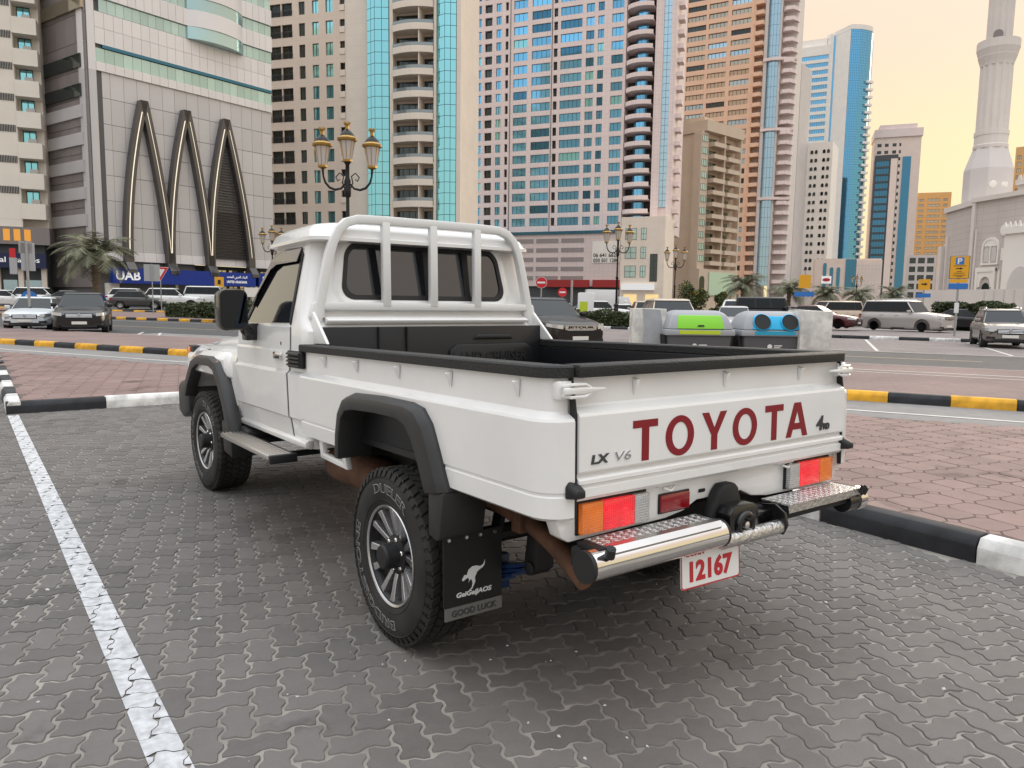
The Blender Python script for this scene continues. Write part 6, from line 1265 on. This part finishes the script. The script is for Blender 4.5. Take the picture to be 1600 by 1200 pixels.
for s in (-1,1):
    pa=bedpath(s); prof=SIDE
    # path runs front to back; outward normal must point away from the centre line
    b=sweep([(o if s>0 else -o,z) for o,z in prof],pa) if False else MB()
    pts=pa if s<0 else pa
    rg=[]
    P=[Vector((x,y,0)) for x,y in pa]
    for i,p in enumerate(P):
        d=(P[min(i+1,len(P)-1)]-P[max(i-1,0)]).normalized(); nn=Vector((d.y,-d.x,0))
        if s<0 and i<3 and nn.x>0: nn=-nn
        if s>0 and i<3 and nn.x<0: nn=-nn
        if i>=3:
            if nn.y>0: nn=-nn
        if i==3: nn=Vector((s,0,0))
        if i==len(P)-1: nn=Vector((0,-1,0))
        rg.append([tuple(p+nn*o+Vector((0,0,z))) for o,z in prof])
    b.loft(rg); side=b.build('bed_side',WP,truck,smooth=38)
    c=MB(); c.prism([(1.56,.6),(1.555,.85),(1.525,.975),(1.465,1.035),(1.37,1.058),(.85,1.066),(.76,1.05),(.70,1.0),(.645,.91),(.60,.82),(.585,.6)],'x',s*.7,s*1.0); boolean(side,c); finish(side.data,0,1,17)
    # rail cap
    rg=[]; cap=[(-.045,1.253),(.05,1.250),(.053,1.254),(.053,1.284),(.047,1.290),(-.038,1.290),(-.045,1.284)]
    PP=[Vector((s*.80,2.20,0))]+P[1:]+[Vector((s*.757,.025,0))]
    for i,p in enumerate(PP):
        if i<3: nn=Vector((s,0,0))
        else:
            d=(PP[min(i+1,len(PP)-1)]-PP[i-1]).normalized(); nn=Vector((d.y,-d.x,0)); nn=nn if nn.y<=0 else -nn
            if i==3: nn=Vector((s,0,0))
            if i>=len(PP)-2: nn=Vector((0,-1,0))
        rg.append([tuple(p+nn*o+Vector((0,0,z))) for o,z in cap])
    m=MB(); m.loft(rg); m.build('bed_rail',MAT['rail_rubber'],truck,smooth=30)
    # rope hooks under the rail
    for y in (.165,.60,1.03,1.46,1.86):
        m=MB(); m.add([(s*.834,y-.012,1.238),(s*.834,y+.012,1.238),(s*.858,y+.009,1.232),(s*.858,y-.009,1.232),(s*.834,y-.006,1.178),(s*.834,y+.006,1.178),(s*.842,y+.004,1.182),(s*.842,y-.004,1.182)],
           [(3,2,1,0),(4,5,6,7),(0,1,5,4),(1,2,6,5),(2,3,7,6),(3,0,4,7)]); m.build('rope_hook',WP,truck,bevel=.003,seg=1)
    # lower front frame guard below the bed
    m=MB(); o1=[(1.955,.80),(1.62,.80),(1.585,.695),(1.62,.685),(1.93,.70)]; o2=[(1.905,.782),(1.675,.785),(1.645,.722),(1.90,.725)]
    for a,bq in ((o1[0],o2[0]),):
        pass
    for quad in ([(1.955,.795),(1.905,.795),(1.90,.728),(1.93,.70)],[(1.93,.70),(1.90,.728),(1.645,.722),(1.585,.69)],[(1.585,.69),(1.645,.722),(1.675,.795),(1.62,.795)]):
        m.prism(quad,'x',s*.815,s*.845)
    m.build('side_guard',WP,truck,bevel=.004)
    # wheel arch flare
    A=[(1.585,.765),(1.575,.88),(1.545,.99),(1.48,1.065),(1.38,1.092),(1.1,1.102),(.83,1.10),(.74,1.085),(.675,1.03),(.62,.93),(.575,.84),(.545,.785)]
    B=[(1.515,.765),(1.505,.88),(1.475,.965),(1.43,1.005),(1.34,1.02),(1.1,1.03),(.90,1.03),(.83,1.01),(.775,.96),(.725,.88),(.69,.81),(.665,.765)]
    m=MB(); rg=[]
    for (ya,za),(yb,zb) in zip(A,B): rg.append([(s*.85,ya,za),(s*.885,ya,za),(s*.915,ya*.75+yb*.25,za*.75+zb*.25),(s*.92,ya*.45+yb*.55,za*.45+zb*.55),(s*.92,yb,zb),(s*.74,yb,zb),(s*.74,ya,za)])
    m.loft(rg); m.build('wheel_flare',MAT['flare_plastic'],truck,smooth=40,bevel=.003)
    # inner wheel house
    m=MB(); rg=[]
    for y,z in ((1.53,.76),(1.51,.95),(1.42,1.03),(1.1,1.045),(.85,1.04),(.74,.97),(.65,.76)): rg.append([(s*.795,y,z),(s*.30,y,z),(s*.30,y,z+.01),(s*.795,y,z+.01)])
    m.loft(rg,caps=False); m.build('wheel_house',MAT['chassis'],truck,smooth=40)
    m=MB(); m.bx(s*.45,s*.50,.66,1.52,.93,1.04); m.bx(s*.45,s*.56,.66,1.52,.905,.93); m.build('bed_cross_rail',FP,truck,bevel=.005)
    # lower extension and mud flap behind the wheel
    m=MB(); m.prism([(.545,.785),(.665,.765),(.665,.60),(.60,.585),(.58,.60)],'x',s*.70,s*.905); m.build('flare_extension',MAT['flare_plastic'],truck,bevel=.01)
    m=MB(); m.bx(s*.60,s*.875,.600,.607,.31,.60); fl=m.build('mud_flap',MAT['flap'],truck,bevel=.002,seg=1)
    m=MB(); m.bx(s*.605,s*.872,.594,.600,.262,.312); tr=m.build('metal_strip',MAT['flap_strip'],fl,smooth=0)
    for x in (.635,.705,.77,.85):
        q=MB(); q.lathe([(.009,0),(.007,-.005)],8,(s*x,.60,.582),'y'); q.build('rivet',MAT['alu'],fl)
    t=fit(text_mb('GOOD LUCK',.03,bold=.0006),w=.21); q=MB(); q.merge(t,face_M((s*.738,.5925,.287),(1,0,0),(0,0,1))); q.build('lettering',MAT['badge_grey'],fl,smooth=0)
    t=fit(text_mb('GeiGeiJAOS',.03,bold=.001,shear=.2),w=.165,h=.026); q=MB(); q.merge(t,face_M((s*.735,.5985,.352),(1,0,0),(0,0,1))); q.build('brand_lettering',MAT['white_print'],fl,smooth=0)
    KG=[(-.052,-.012),(-.040,.006),(-.030,.004),(-.022,.024),(-.006,.034),(.014,.034),(.030,.028),(.044,.034),(.052,.052),(.050,.032),(.042,.022),(.028,.016),(.016,.008),(.006,-.012),(.008,-.030),(-.006,-.056),(-.022,-.062),(-.008,-.050),(-.004,-.032),(-.010,-.016),(-.018,-.020),(-.022,-.030),(-.020,-.014),(-.026,-.008),(-.036,-.012),(-.046,-.018)]
    q=MB(); q.prism([(s*.738+x*1.05,.425+z) for x,z in KG],'y',.5985,.5995); q.build('kangaroo_print',MAT['white_print'],fl,smooth=0)
# floor and liner
m=MB(); m.bx(-.80,.80,.02,2.13,.835,.865); m.build('bed_floor',MAT['liner'],truck,smooth=0)
m=MB()
for s in (-1,1):
    m.prism([(s*.798,.86),(s*.798,1.248),(s*.752,1.248),(s*.765,1.0),(s*.77,.86)],'y',.03,2.12)
m.prism([(2.13,.86),(2.14,1.385),(2.105,1.385),(2.09,.86)],'x',-.775,.775); ln=m.build('bed_liner',MAT['liner'],truck,bevel=.006)
for s in (-1,1):
    m=MB(); rg=[]
    for y,z in ((.45,.86),(.60,1.02),(.70,1.08),(1.45,1.08),(1.58,1.02),(1.75,.86)): rg.append([(s*.77,y,z),(s*.70,y,z),(s*.68,y,z-.03),(s*.68,y,.86),(s*.77,y,.86)])
    m.loft(rg); m.build('wheel_tub',MAT['liner'],ln,bevel=.012)
for x in (-.42,-.24):
    m=MB(); m.bx(x-.004,x+.004,2.085,2.11,.87,1.383); m.build('liner_rib',MAT['liner'],ln,smooth=0)
m=MB(); m.prism([(.02,1.0),(.05,1.24),(.10,1.275),(.62,1.275),(.68,1.24),(.70,1.0)],'y',2.082,2.11); m.prism([(.22,1.30),(.25,1.335),(.50,1.335),(.53,1.30)],'y',2.09,2.12); m.build('raised_panel',MAT['liner'],ln,bevel=.012)
q=MB(); q.merge(fit(text_mb('LAND CRUISER',.1,bold=.001,shear=.15,depth=.004),w=.56,h=.062),face_M((.34,2.08,1.195),(1,0,0),(0,0,1))); q.build('embossed_lettering',MAT['flare_plastic'],ln,smooth=0)
# tailgate
TG=[(-.012,1.250),(-.012,1.162),(-.016,1.155),(-.050,1.137),(-.054,1.127),(-.054,.950),(-.051,.944),(-.038,.940),(-.038,.931),(-.050,.926),(-.053,.920),(-.053,.908),(-.042,.903),(-.042,.896),(-.051,.892),(-.050,.864),(-.040,.852),(.02,.852),(.02,1.250)]
m=MB(); m.prism(TG,'x',-.755,.755); tg=m.build('tailgate',WP,truck,smooth=16)
m=MB()
for x0,x1 in ((-.7635,-.7565),(.7565,.7635)): m.prism([(-.025,1.25),(-.045,1.13),(-.045,.80),(-.03,.80),(-.01,1.25)],'x',x0,x1)
m.build('shut_line',MAT['black_plastic'],tg,smooth=0)
m=MB(); m.prism([(-.05,1.251),(-.052,1.285),(-.044,1.2915),(.028,1.2915),(.036,1.284),(.036,1.251)],'x',-.751,.751); m.build('tailgate_cap',MAT['rail_rubber'],tg,bevel=.002)
for x in (-.475,.0,.475):
    m=MB(); m.add([(x-.012,-.012,1.238),(x+.012,-.012,1.238),(x+.009,-.036,1.232),(x-.009,-.036,1.232),(x-.006,-.012,1.178),(x+.006,-.012,1.178),(x+.004,-.02,1.182),(x-.004,-.02,1.182)],[(3,2,1,0),(4,5,6,7),(0,1,5,4),(1,2,6,5),(2,3,7,6),(3,0,4,7)]); m.build('rope_hook',WP,tg,bevel=.003,seg=1)
# big red letters, each its own sticker
def ring_poly(cx,cz,rx,rz,t,n=28): return [(cx+rx*math.cos(2*PI*k/n),cz+rz*math.sin(2*PI*k/n)) for k in range(n)],[(cx+(rx-t)*math.cos(2*PI*k/n),cz+(rz-t*.72)*math.sin(2*PI*k/n)) for k in range(n)]
LZ0,LZ1=.956,1.096; zc=(LZ0+LZ1)/2; YL=(-.0545,-.0556)
def letter(polys,name='red_letter'):
    m=MB()
    for p in polys: m.prism(p,'y',*YL)
    m.build(name,MAT['red_sticker'],tg,smooth=0)
def lO(x0,x1):
    A,B=ring_poly((x0+x1)/2,zc,(x1-x0)/2,(LZ1-LZ0)/2+.002,.033); n=len(A); m=MB()
    m.add([(x,YL[1],z) for x,z in A]+[(x,YL[1],z) for x,z in B]+[(x,YL[0],z) for x,z in A],[(i,(i+1)%n,n+(i+1)%n,n+i) for i in range(n)]+[(i,2*n+i,2*n+(i+1)%n,(i+1)%n) for i in range(n)])
    m.build('red_letter',MAT['red_sticker'],tg,smooth=0)
def lT(x0,x1):
    c=(x0+x1)/2; letter([[(x0,LZ1-.026),(c-.0172,LZ1-.026),(c-.0172,LZ0),(c+.0172,LZ0),(c+.0172,LZ1-.026),(x1,LZ1-.026),(x1,LZ1),(x0,LZ1)]])
lT(-.520,-.401); lO(-.362,-.215)
letter([[(-.173,LZ1),(-.136,LZ1),(-.1035,LZ0+.082),(-.071,LZ1),(-.034,LZ1),(-.0865,LZ0+.056),(-.0865,LZ0),(-.1205,LZ0),(-.1205,LZ0+.056)]])
lO(.001,.148); lT(.198,.316)
letter([[(.336,LZ0),(.371,LZ0),(.381,LZ0+.032),(.44,LZ0+.032),(.45,LZ0),(.485,LZ0),(.433,LZ1),(.388,LZ1)][:0] or [(.336,LZ0),(.371,LZ0),(.4105,LZ1-.035),(.388,LZ1)],[(.4105,LZ1-.035),(.388,LZ1),(.433,LZ1)][::-1],[(.4105,LZ1-.035),(.45,LZ0),(.485,LZ0),(.433,LZ1)],[(.3815,LZ0+.030),(.4395,LZ0+.030),(.4315,LZ0+.056),(.3895,LZ0+.056)]])
for txt,c_,w_,h_,mt in (('LX',(-.667,-.0560,.985),.078,.030,'badge_grey'),('V6',(-.566,-.0560,.985),.072,.030,'badge_chrome')):
    q=MB(); q.merge(fit(text_mb(txt,.1,bold=.003 if txt=='LX' else 0,depth=.002,shear=.15),w=w_,h=h_),face_M(c_,(1,0,0),(0,0,1))); q.build('badge',MAT[mt],tg,smooth=0)
q=MB(); q.merge(fit(text_mb('4',.1,bold=.003,depth=.002,shear=.15),w=.05,h=.062),face_M((.572,-.0560,.998),(1,0,0),(0,0,1))); q.merge(fit(text_mb('WD',.05,bold=.002,depth=.002),w=.052,h=.028),face_M((.617,-.0560,.981),(1,0,0),(0,0,1))); q.build('badge',MAT['badge_grey'],tg,smooth=0)
# latches at both top corners
for s in (-1,1):
    m=MB(); m.bx(s*.748,s*.815,-.024,.02,1.182,1.242); la=m.build('latch',WP,truck,bevel=.008)
    m=MB(); m.prism([(s*.812,1.201),(s*.812,1.222),(s*.74,1.223),(s*.65,1.217),(s*.636,1.213),(s*.65,1.208),(s*.74,1.200)],'y',-.056,-.036); m.build('lever',WP,la,bevel=.006)
    for z in (1.191,1.231):
        m=MB(); m.tube([(s*.805,-.028,z+(1.21-z)*.3),(s*.79,-.052,z),(s*.73,-.052,z),(s*.705,-.048,z+(1.21-z)*.5)],.0055,6); m.build('loop',WP,la)
    # rubber stop at the lower corner of the tailgate
    m=MB(); x=s*.772; m.add([(x-.03,-.038,.866),(x+.03,-.038,.866),(x+.03,-.038,.915),(x-.018,-.038,.925),(x-.03,-.038,.905),(x-.02,-.085,.872),(x+.02,-.085,.872),(x+.02,-.085,.895),(x-.008,-.085,.90),(x-.02,-.085,.892)],[(4,3,2,1,0),(5,6,7,8,9)]+[(i,(i+1)%5,5+(i+1)%5,5+i) for i in range(5)]); m.build('rubber_stop',MAT['black_plastic'],truck,bevel=.006)
# ---- rear valance with lamps
m=MB(); prof=[(-.812,.83),(-.806,.785),(-.785,.728),(-.755,.708),(-.30,.716),(-.20,.73),(-.13,.76),(.13,.76),(.20,.73),(.30,.716),(.755,.708),(.785,.728),(.806,.785),(.812,.83),(.812,.86),(-.812,.86)]
m.prism(prof,'y',-.002,.06); m.build('rear_valance',WP,truck,bevel=.006)
for s in (-1,1):
    la=tag(place('tail_lamp',None,truck),'lit tail lamp of amber, red and clear lenses')
    m=MB(); m.bx(s*.405,s*.728,-.010,.0,.727,.840); m.build('housing',MAT['black_plastic'],la,bevel=.003)
    for n_,a,c_,mt in (('amber_lens',.722,.627,'lamp_amber'),('red_lens',.626,.482,'lamp_red'),('clear_lens',.481,.410,'lamp_clear')):
        m=MB(); m.bx(s*a,s*c_,-.032,-.010,.733,.835); m.build(n_,MAT[mt],la,bevel=.004)
m=MB(); m.bx(-.335,-.182,-.016,-.002,.742,.806); rf=m.build('reflector',MAT['reflector'],truck,bevel=.006)
m=MB(); m.bx(-.34,-.177,-.008,-.0018,.737,.811); m.build('reflector_base',MAT['black_plastic'],rf,bevel=.004)
m=MB(); m.add([(x,-.004,z) for x,z in rrect(-.125,-.085,.786,.800,.006,3)],[tuple(range(16))]); m.build('slot',MAT['black_plastic'],truck,smooth=0)
for x in (-.30,.40):
    m=MB(); m.bx(x-.055,x+.055,-.018,-.002,.838,.850); m.tube([(x-.03,-.02,.836),(x,-.028,.824),(x+.03,-.02,.836)],.006,6); m.build('tailgate_hinge',WP,truck,bevel=.002,seg=1)
# ---- tow hitch, bumper, plate
m=MB(); m.prism([(-.115,.60),(-.115,.70),(-.06,.79),(-.035,.815),(.03,.815),(.05,.795),(.075,.72),(.10,.70),(.10,.60)],'y',-.055,-.003); hi=m.build('tow_hitch',MAT['chassis'],truck,bevel=.012)
m=MB(); m.prism([(-.08,.655),(-.085,.72),(-.06,.745),(.06,.745),(.085,.72),(.085,.66),(.05,.62),(-.05,.62)],'y',-.12,-.055); m.lathe([(.052,-.115),(.055,-.128),(.047,-.138),(.035,-.138),(.031,-.12)],18,(.0,0,.672),'y'); m.build('coupling',MAT['mirror_black'],hi,bevel=.008)
m=MB(); m.lathe([(.016,-.11),(.014,-.135),(.006,-.14)],12,(.0,0,.672),'y'); m.build('pin',MAT['alu'],hi)
bp=tag(place('rear_bumper',None,truck),'chrome tube step bumper with tread plate top')
def dtube(x0,x1,yc,zc,r):
    m=MB(); m.lathe([(r,x0),(r,x1)],28,(0,yc,zc),'x'); return m
dtube(-.772,-.135,-.112,.662,.050).build('chrome_tube',MAT['chrome'],bp,smooth=60)
dtube(-.785,-.770,-.112,.662,.0525).build('end_cap',MAT['black_plastic'],bp,smooth=40); dtube(-.137,-.128,-.112,.662,.0515).build('inner_cap',MAT['black_plastic'],bp,smooth=40)
m=MB(); m.prism([(-.15,.700),(-.155,.704),(-.13,.716),(-.02,.716),(-.02,.710)],'x',-.70,-.16); m.build('tread_step',MAT['tread_plate'],bp,smooth=0)

def studs(x0,x1,y0,y1,z,root):
    q=MB(); j=0; y=y0
    while y<y1:
        x=x0+(.009 if j%2 else 0); i=0
        while x<x1:
            a=R(45) if (i+j)%2 else R(-45); c_,s_=math.cos(a),math.sin(a); P=[(.009,0),(0,.0028),(-.009,0),(0,-.0028)]
            q.add([(x+u*c_-v*s_,y+u*s_+v*c_,z) for u,v in P]+[(x+u*c_*.6-v*s_*.6,y+u*s_*.6+v*c_*.6,z+.0014) for u,v in P],[(4,5,6,7)]+[(k,(k+1)%4,4+(k+1)%4,4+k) for k in range(4)]); x+=.018; i+=1
        y+=.0125; j+=1
    tag(q.build('tread_studs',MAT['tread_plate'],root,smooth=0),kind='stuff')
studs(-.69,-.165,-.104,-.026,.7162,bp); studs(.25,.725,-.143,-.026,.7162,bp)
m=MB(); m.prism([(-.152,.702),(-.158,.703),(-.138,.7185),(-.108,.7185),(-.108,.7165),(-.136,.7165)],'x',-.70,-.16); m.build('step_edge',MAT['alu'],bp,smooth=0)
m=MB(); m.prism([(-.15,.682),(-.152,.716),(-.02,.716),(-.02,.710),(-.146,.710),(-.146,.682)],'x',.235,.735); m.build('tread_step',MAT['tread_plate'],bp,smooth=0)
m=MB(); m.prism([(-.14,.655),(-.14,.705),(-.02,.705),(-.02,.655)],'x',.24,.74); m.bx(-.75,.75,-.05,-.005,.63,.70); m.build('beam',MAT['chassis'],bp,bevel=.01)
dtube(.735,.785,-.112,.662,.052).build('chrome_tube',MAT['chrome'],bp,smooth=60)
m=dtube(.66,.736,-.112,.662,.047); m.build('end_cap',MAT['mirror_black'],bp,smooth=40)
dtube(-.13,.215,-.12,.628,.028).build('centre_tube',MAT['tread_plate'],bp,smooth=60)
m=MB(); m.prism([(-.01,.70),(-.10,.715),(-.145,.69),(-.158,.64),(-.14,.60),(-.10,.595),(-.01,.61)],'x',.212,.226); m.prism([(-.01,.69),(-.09,.69),(-.05,.60),(-.01,.60)],'x',.10,.212); m.build('side_plate',MAT['mirror_black'],bp,bevel=.003)
for s,x in ((-1,-.715),(1,.745)):
    m=MB(); m.tube([(x,-.155,.695),(x+s*.004,-.168,.725)],[.018,.016],10); m.tube([(x+s*.0045,-.1685,.7265),(x+s*.005,-.169,.7275)],[.009,.009],8); m.build('rubber_bumper',MAT['black_plastic'],bp,smooth=40)
    m=MB(); m.bx(x-.02,x+.02,-.13,-.02,.69,.715); m.build('bracket',MAT['chassis'],bp,bevel=.006)
pl=tag(place('number_plate',None,truck,(-.155,-.095,.553),0,(R(-4),R(1.5),0)),'white number plate with red figures hanging below the bumper')
m=MB(); m.prism(rrect(-.162,.162,-.078,.078,.012,4),'y',-.002,.002); m.build('plate',MAT['plate_white'],pl,smooth=0)
A=rrect(-.162,.162,-.078,.078,.012,4); B=rrect(-.157,.157,-.073,.073,.010,4); m=MB(); n=len(A); m.add([(x,-.0028,z) for x,z in A]+[(x,-.0028,z) for x,z in B],[(i,(i+1)%n,n+(i+1)%n,n+i) for i in range(n)]); m.build('plate_border',MAT['plate_red'],pl,smooth=0)
q=MB(); q.merge(fit(text_mb('12167',.1,bold=.004),w=.235,h=.078),face_M((.0,-.003,-.018),(1,0,0),(0,0,1)))
for t,x,w_,z in (('COMM',-.09,.10,.048),('2026',.0,.06,.058),('SHJ',.095,.08,.048)): q.merge(fit(text_mb(t,.03,bold=.001),w=w_,h=.022),face_M((x,-.003,z),(1,0,0),(0,0,1)))
q.build('plate_figures',MAT['plate_red'],pl,smooth=0)
# ---- headboard rack behind the cab
rk=tag(place('headboard_rack',None,truck),'white tubular rack with three upright bars behind the rear window')
HALF=[(.758,1.29),(.752,1.38),(.727,1.50),(.695,1.65),(.662,1.79),(.640,1.86),(.605,1.93),(.555,1.975),(.49,1.995),(.36,1.999)]
path=[(-x,2.21,z) for x,z in HALF]+[(0,2.21,2.0)]+[(x,2.21,z) for x,z in HALF[::-1]]
m=MB(); m.tube(path,.037,4); m.build('hoop',FP,rk,bevel=.009,seg=2,smooth=40)
m=MB(); m.bx(-.715,.715,2.186,2.226,1.480,1.524); m.build('cross_bar',FP,rk,bevel=.008)
for x in (-.317,0,.317):
    m=MB(); m.bx(x-.0255,x+.0255,2.181,2.221,1.502,1.99); m.build('upright_bar',FP,rk,bevel=.007)
for s in (-1,1):
    m=MB(); m.prism([(2.21,1.29),(2.21,1.46),(2.185,1.47),(1.985,1.295)],'x',s*.756,s*.776); m.build('gusset',FP,rk,bevel=.006)
    m=MB(); m.prism([(s*.70,1.44),(s*.70,1.53),(s*.765,1.52),(s*.785,1.44),(s*.765,1.40)],'y',2.19,2.235); m.build('corner_plate',FP,rk,bevel=.006)
# ---- underbody
m=MB()
for s in (-1,1): m.bx(s*.44,s*.52,.02,4.9,.60,.74)
for y in (.1,.8,1.5,2.4,3.4): m.bx(-.48,.48,y,y+.08,.62,.72)
m.bx(-.75,.75,2.2,4.6,.68,.71); m.build('chassis_frame',MAT['chassis'],truck,bevel=.01,seg=1)
m=MB(); m.tube([(-.75,1.053,.41),(.75,1.053,.41)],.045,10); m.lathe([(.05,-.14),(.15,-.08),(.17,0),(.15,.08),(.05,.14)],14,(.15,1.053,.41),'x'); m.build('rear_axle',MAT['chassis'],truck)
m=MB(); m.tube([(-.75,4.233,.48),(.75,4.233,.48)],.05,10); m.build('front_axle',MAT['chassis'],truck)
m=MB(); m.bx(-.40,.38,1.75,2.7,.50,.70); m.lathe([(.0,1.62),(.10,1.66),(.11,2.25),(.0,2.3)],14,(-.60,0,.60),'y'); m.build('muffler_and_tank',MAT['rust'],truck,bevel=.03)
m=MB(); m.tube([(-.55,1.30,.66),(-.60,.95,.70),(-.605,.62,.690),(-.60,.40,.655),(-.605,.25,.61),(-.615,.14,.565),(-.622,.06,.53)],.036,12); ex=m.build('exhaust_pipe',MAT['rust'],truck,smooth=50)
m=MB(); m.bx(-.655,-.60,.40,.46,.62,.72); m.build('hanger',MAT['rust'],ex,bevel=.006)
for s in (-1,1):
    sp=place('leaf_spring',None,truck)
    for k in range(6):
        m=MB(); L=.62-.07*k; rg=[]
        for j in range(9):
            t=-1+2*j/8; y=1.053+t*L; z=.345-.018*k+.13*(t*L/.62)**2+.0
            rg.append([(s*.57,y,z),(s*.50,y,z),(s*.50,y,z+.013),(s*.57,y,z+.013)])
        m.loft(rg); m.build('leaf',MAT['blue_spring'],sp,smooth=30)
    
    for ya,yb,za,zb_ in ((.70,.74,.29,.44),(1.02,1.09,.25,.45)): m=MB(); m.bx(s*.49,s*.58,ya,yb,za,zb_); m.build('clamp',MAT['blue_spring'],sp,bevel=.005)
    m=MB(); m.prism([(.40,.46),(.44,.43),(.48,.47),(.45,.64),(.38,.64)],'x',s*.49,s*.58); m.lathe([(.03,0),(.03,.012)],10,(-.592 if s<0 else .58,.435,.465),'x'); m.build('shackle',MAT['chassis'],sp,bevel=.006)
    m=MB(); m.tube([(s*.40,.95,.40),(s*.45,.75,.85)],.03,8); m.build('shock_absorber',MAT['chassis'],truck)
# ---- wheels
def make_wheel():
    w_=place('wheel',None,truck); RO=.385
    # outer face towards -x; centre plane x=0, half width .125
    m=MB(); m.lathe([(.215,-.105),(.225,-.118),(.26,-.128),(.30,-.13),(.335,-.126),(.358,-.118),(.372,-.106),(.376,-.09),(.376,.09),(.372,.106),(.345,.125),(.30,.13),(.25,.126),(.215,.105)],64,ax='x',caps=False); ty=m.build('tyre',MAT['tyre'],w_,smooth=40)
    m=MB(); n=50; rows=(-.098,-.052,0,.052,.098)
    for k in range(n):
        for j,x in enumerate(rows):
            a=2*PI*(k+(.5 if j%2 else 0))/n; da=2*PI/n*.39; wd=.021 if j not in (0,4) else .019; sk=.010*(1 if (j%2) else -1)
            vs=[]
            for rr in (.374,RO):
                q=.93 if rr>.38 else 1
                for (u,v) in ((-1,-1),(1,-1),(1,1),(-1,1)):
                    t=a+da*v*q+ (sk/.38)*u; vs.append((x+wd*u*q,rr*math.cos(t),rr*math.sin(t)))
            m.add(vs,[(4,5,6,7),(0,1,5,4),(1,2,6,5),(2,3,7,6),(3,0,4,7)])
            if j in (0,4) :   # shoulder lugs run down the sidewall
                sg=-1 if j==0 else 1; vs=[]
                for rr,xx in ((.378,.117),(.350,.1285)):
                    for v in (-1,1): t=a+da*.8*v; vs.append((sg*xx,rr*math.cos(t),rr*math.sin(t)))
                vs+= [(sg*.110,.372*math.cos(a-da*.8),.372*math.sin(a-da*.8)),(sg*.110,.372*math.cos(a+da*.8),.372*math.sin(a+da*.8))]
                m.add(vs,[(0,1,3,2),(4,5,1,0)])
    tag(m.build('tread',MAT['tyre'],w_,smooth=0,fix=True),kind='stuff')
    # raised rings and outlined white sidewall lettering
    m=MB(); m.lathe([(.342,-.1245),(.345,-.128),(.348,-.1235)],64,ax='x',caps=False); m.lathe([(.243,-.1215),(.246,-.1268),(.249,-.1245)],64,ax='x',caps=False); m.build('sidewall_ring',MAT['tyre'],ty,smooth=50)
    def arc(txt,th0,span,r0,h):
        b1=fit(text_mb(txt,.1,bold=.002,depth=.0008),w=span,h=h); b0=fit(text_mb(txt,.1,bold=-.001,depth=.0014),w=span*.988,h=h*.80)
        def bend(bq):
            o=[]
            for x,y,z in bq.v:
                t=th0-x/r0; rr=r0+y; o.append((-.1305-z,-rr*math.cos(t),rr*math.sin(t)))
            bq.v=o; return bq
        MB().merge(bend(b1)).build('lettering',MAT['tyre_letter'],ty,smooth=0); MB().merge(bend(b0)).build('lettering_fill',MAT['tyre'],ty,smooth=0)
    arc('BRIDGESTONE',R(-123),R(122)*.297,.297,.040); arc('DUELER',R(96),R(62)*.297,.297,.040)
    m=MB(); m.lathe([(.218,-.108),(.223,-.116),(.219,-.119),(.208,-.112),(.198,-.09),(.190,-.02),(.190,.1),(.215,.105)],48,ax='x',caps=False); rim=m.build('rim',MAT['rim_dark'],w_,smooth=40); lp=MB(); lp.lathe([(.2235,-.1165),(.2205,-.1205),(.212,-.116),(.2085,-.109)],48,ax='x',caps=False); lp.build('lip',MAT['rim_silver'],rim,smooth=40)
    m=MB(); m.lathe([(.0,.02),(.19,.02)],32,ax='x',caps=False); m.lathe([(.13,.015),(.13,-.02),(.0,-.02)],24,ax='x',caps=False); m.build('brake_drum',MAT['rim_dark'],rim)
    for k in range(6):
        for s in (-1,1):
            a=2*PI*(k+.5)/6; m=MB(); rg=[]
            for t,rr,off,wd,xo in ((0,.060,.014,.016,-.075),(.4,.115,.026,.0175,-.090),(.75,.165,.040,.021,-.100),(1,.212,.051,.026,-.110)):
                c_=Vector((0,math.cos(a),math.sin(a)))*rr; n_=Vector((0,-math.sin(a),math.cos(a))); o_=s*off
                rg.append([tuple(c_+n_*(o_-wd)+Vector((xo+.035,0,0))),tuple(c_+n_*(o_-wd*.72)+Vector((xo,0,0))),tuple(c_+n_*(o_+wd*.72)+Vector((xo,0,0))),tuple(c_+n_*(o_+wd)+Vector((xo+.035,0,0)))])
            m.loft(rg); m.build('spoke',MAT['rim_silver'],rim,bevel=.002,seg=1)
        a=2*PI*k/6; m=MB(); rg=[]
        for rr,wd,xo in ((.07,.012,-.058),(.14,.028,-.062),(.195,.045,-.075)):
            c_=Vector((xo,math.cos(a)*rr,math.sin(a)*rr)); n_=Vector((0,-math.sin(a),math.cos(a)))
            rg.append([tuple(c_-n_*wd),tuple(c_+n_*wd),tuple(c_+n_*wd+Vector((.05,0,0))),tuple(c_-n_*wd+Vector((.05,0,0)))])
        m.loft(rg); m.build('dark_web',MAT['rim_dark'],rim,smooth=0)
        m=MB(); m.lathe([(.0115,-.06),(.0115,-.092),(.008,-.096),(0.0001,-.096)],6,(0,.069*math.cos(a+.5),.069*math.sin(a+.5)),'x'); m.build('lug_nut',MAT['chrome'],rim,smooth=30)
    m=MB(); m.lathe([(.088,-.05),(.086,-.085),(.066,-.09),(.058,-.094),(.055,-.145),(.047,-.155),(.0001,-.157)],24,ax='x',caps=False); m.build('hub_cap',MAT['black_plastic'],w_,smooth=35)
    return w_
def zl(y,z): return z+.023*y
wh=make_wheel(); wh.location=(-.766,1.053,zl(1.053,.383)); wh.rotation_euler=(R(14),0,0)
for (x,y,rz,rx) in ((-.775,4.233,R(3),R(40)),(.766,1.053,PI,0),(.775,4.233,PI,R(20))):
    c=copy_tree(wh,truck); c.location=(x,y,zl(y,.383)); c.rotation_euler=(rx,0,rz)
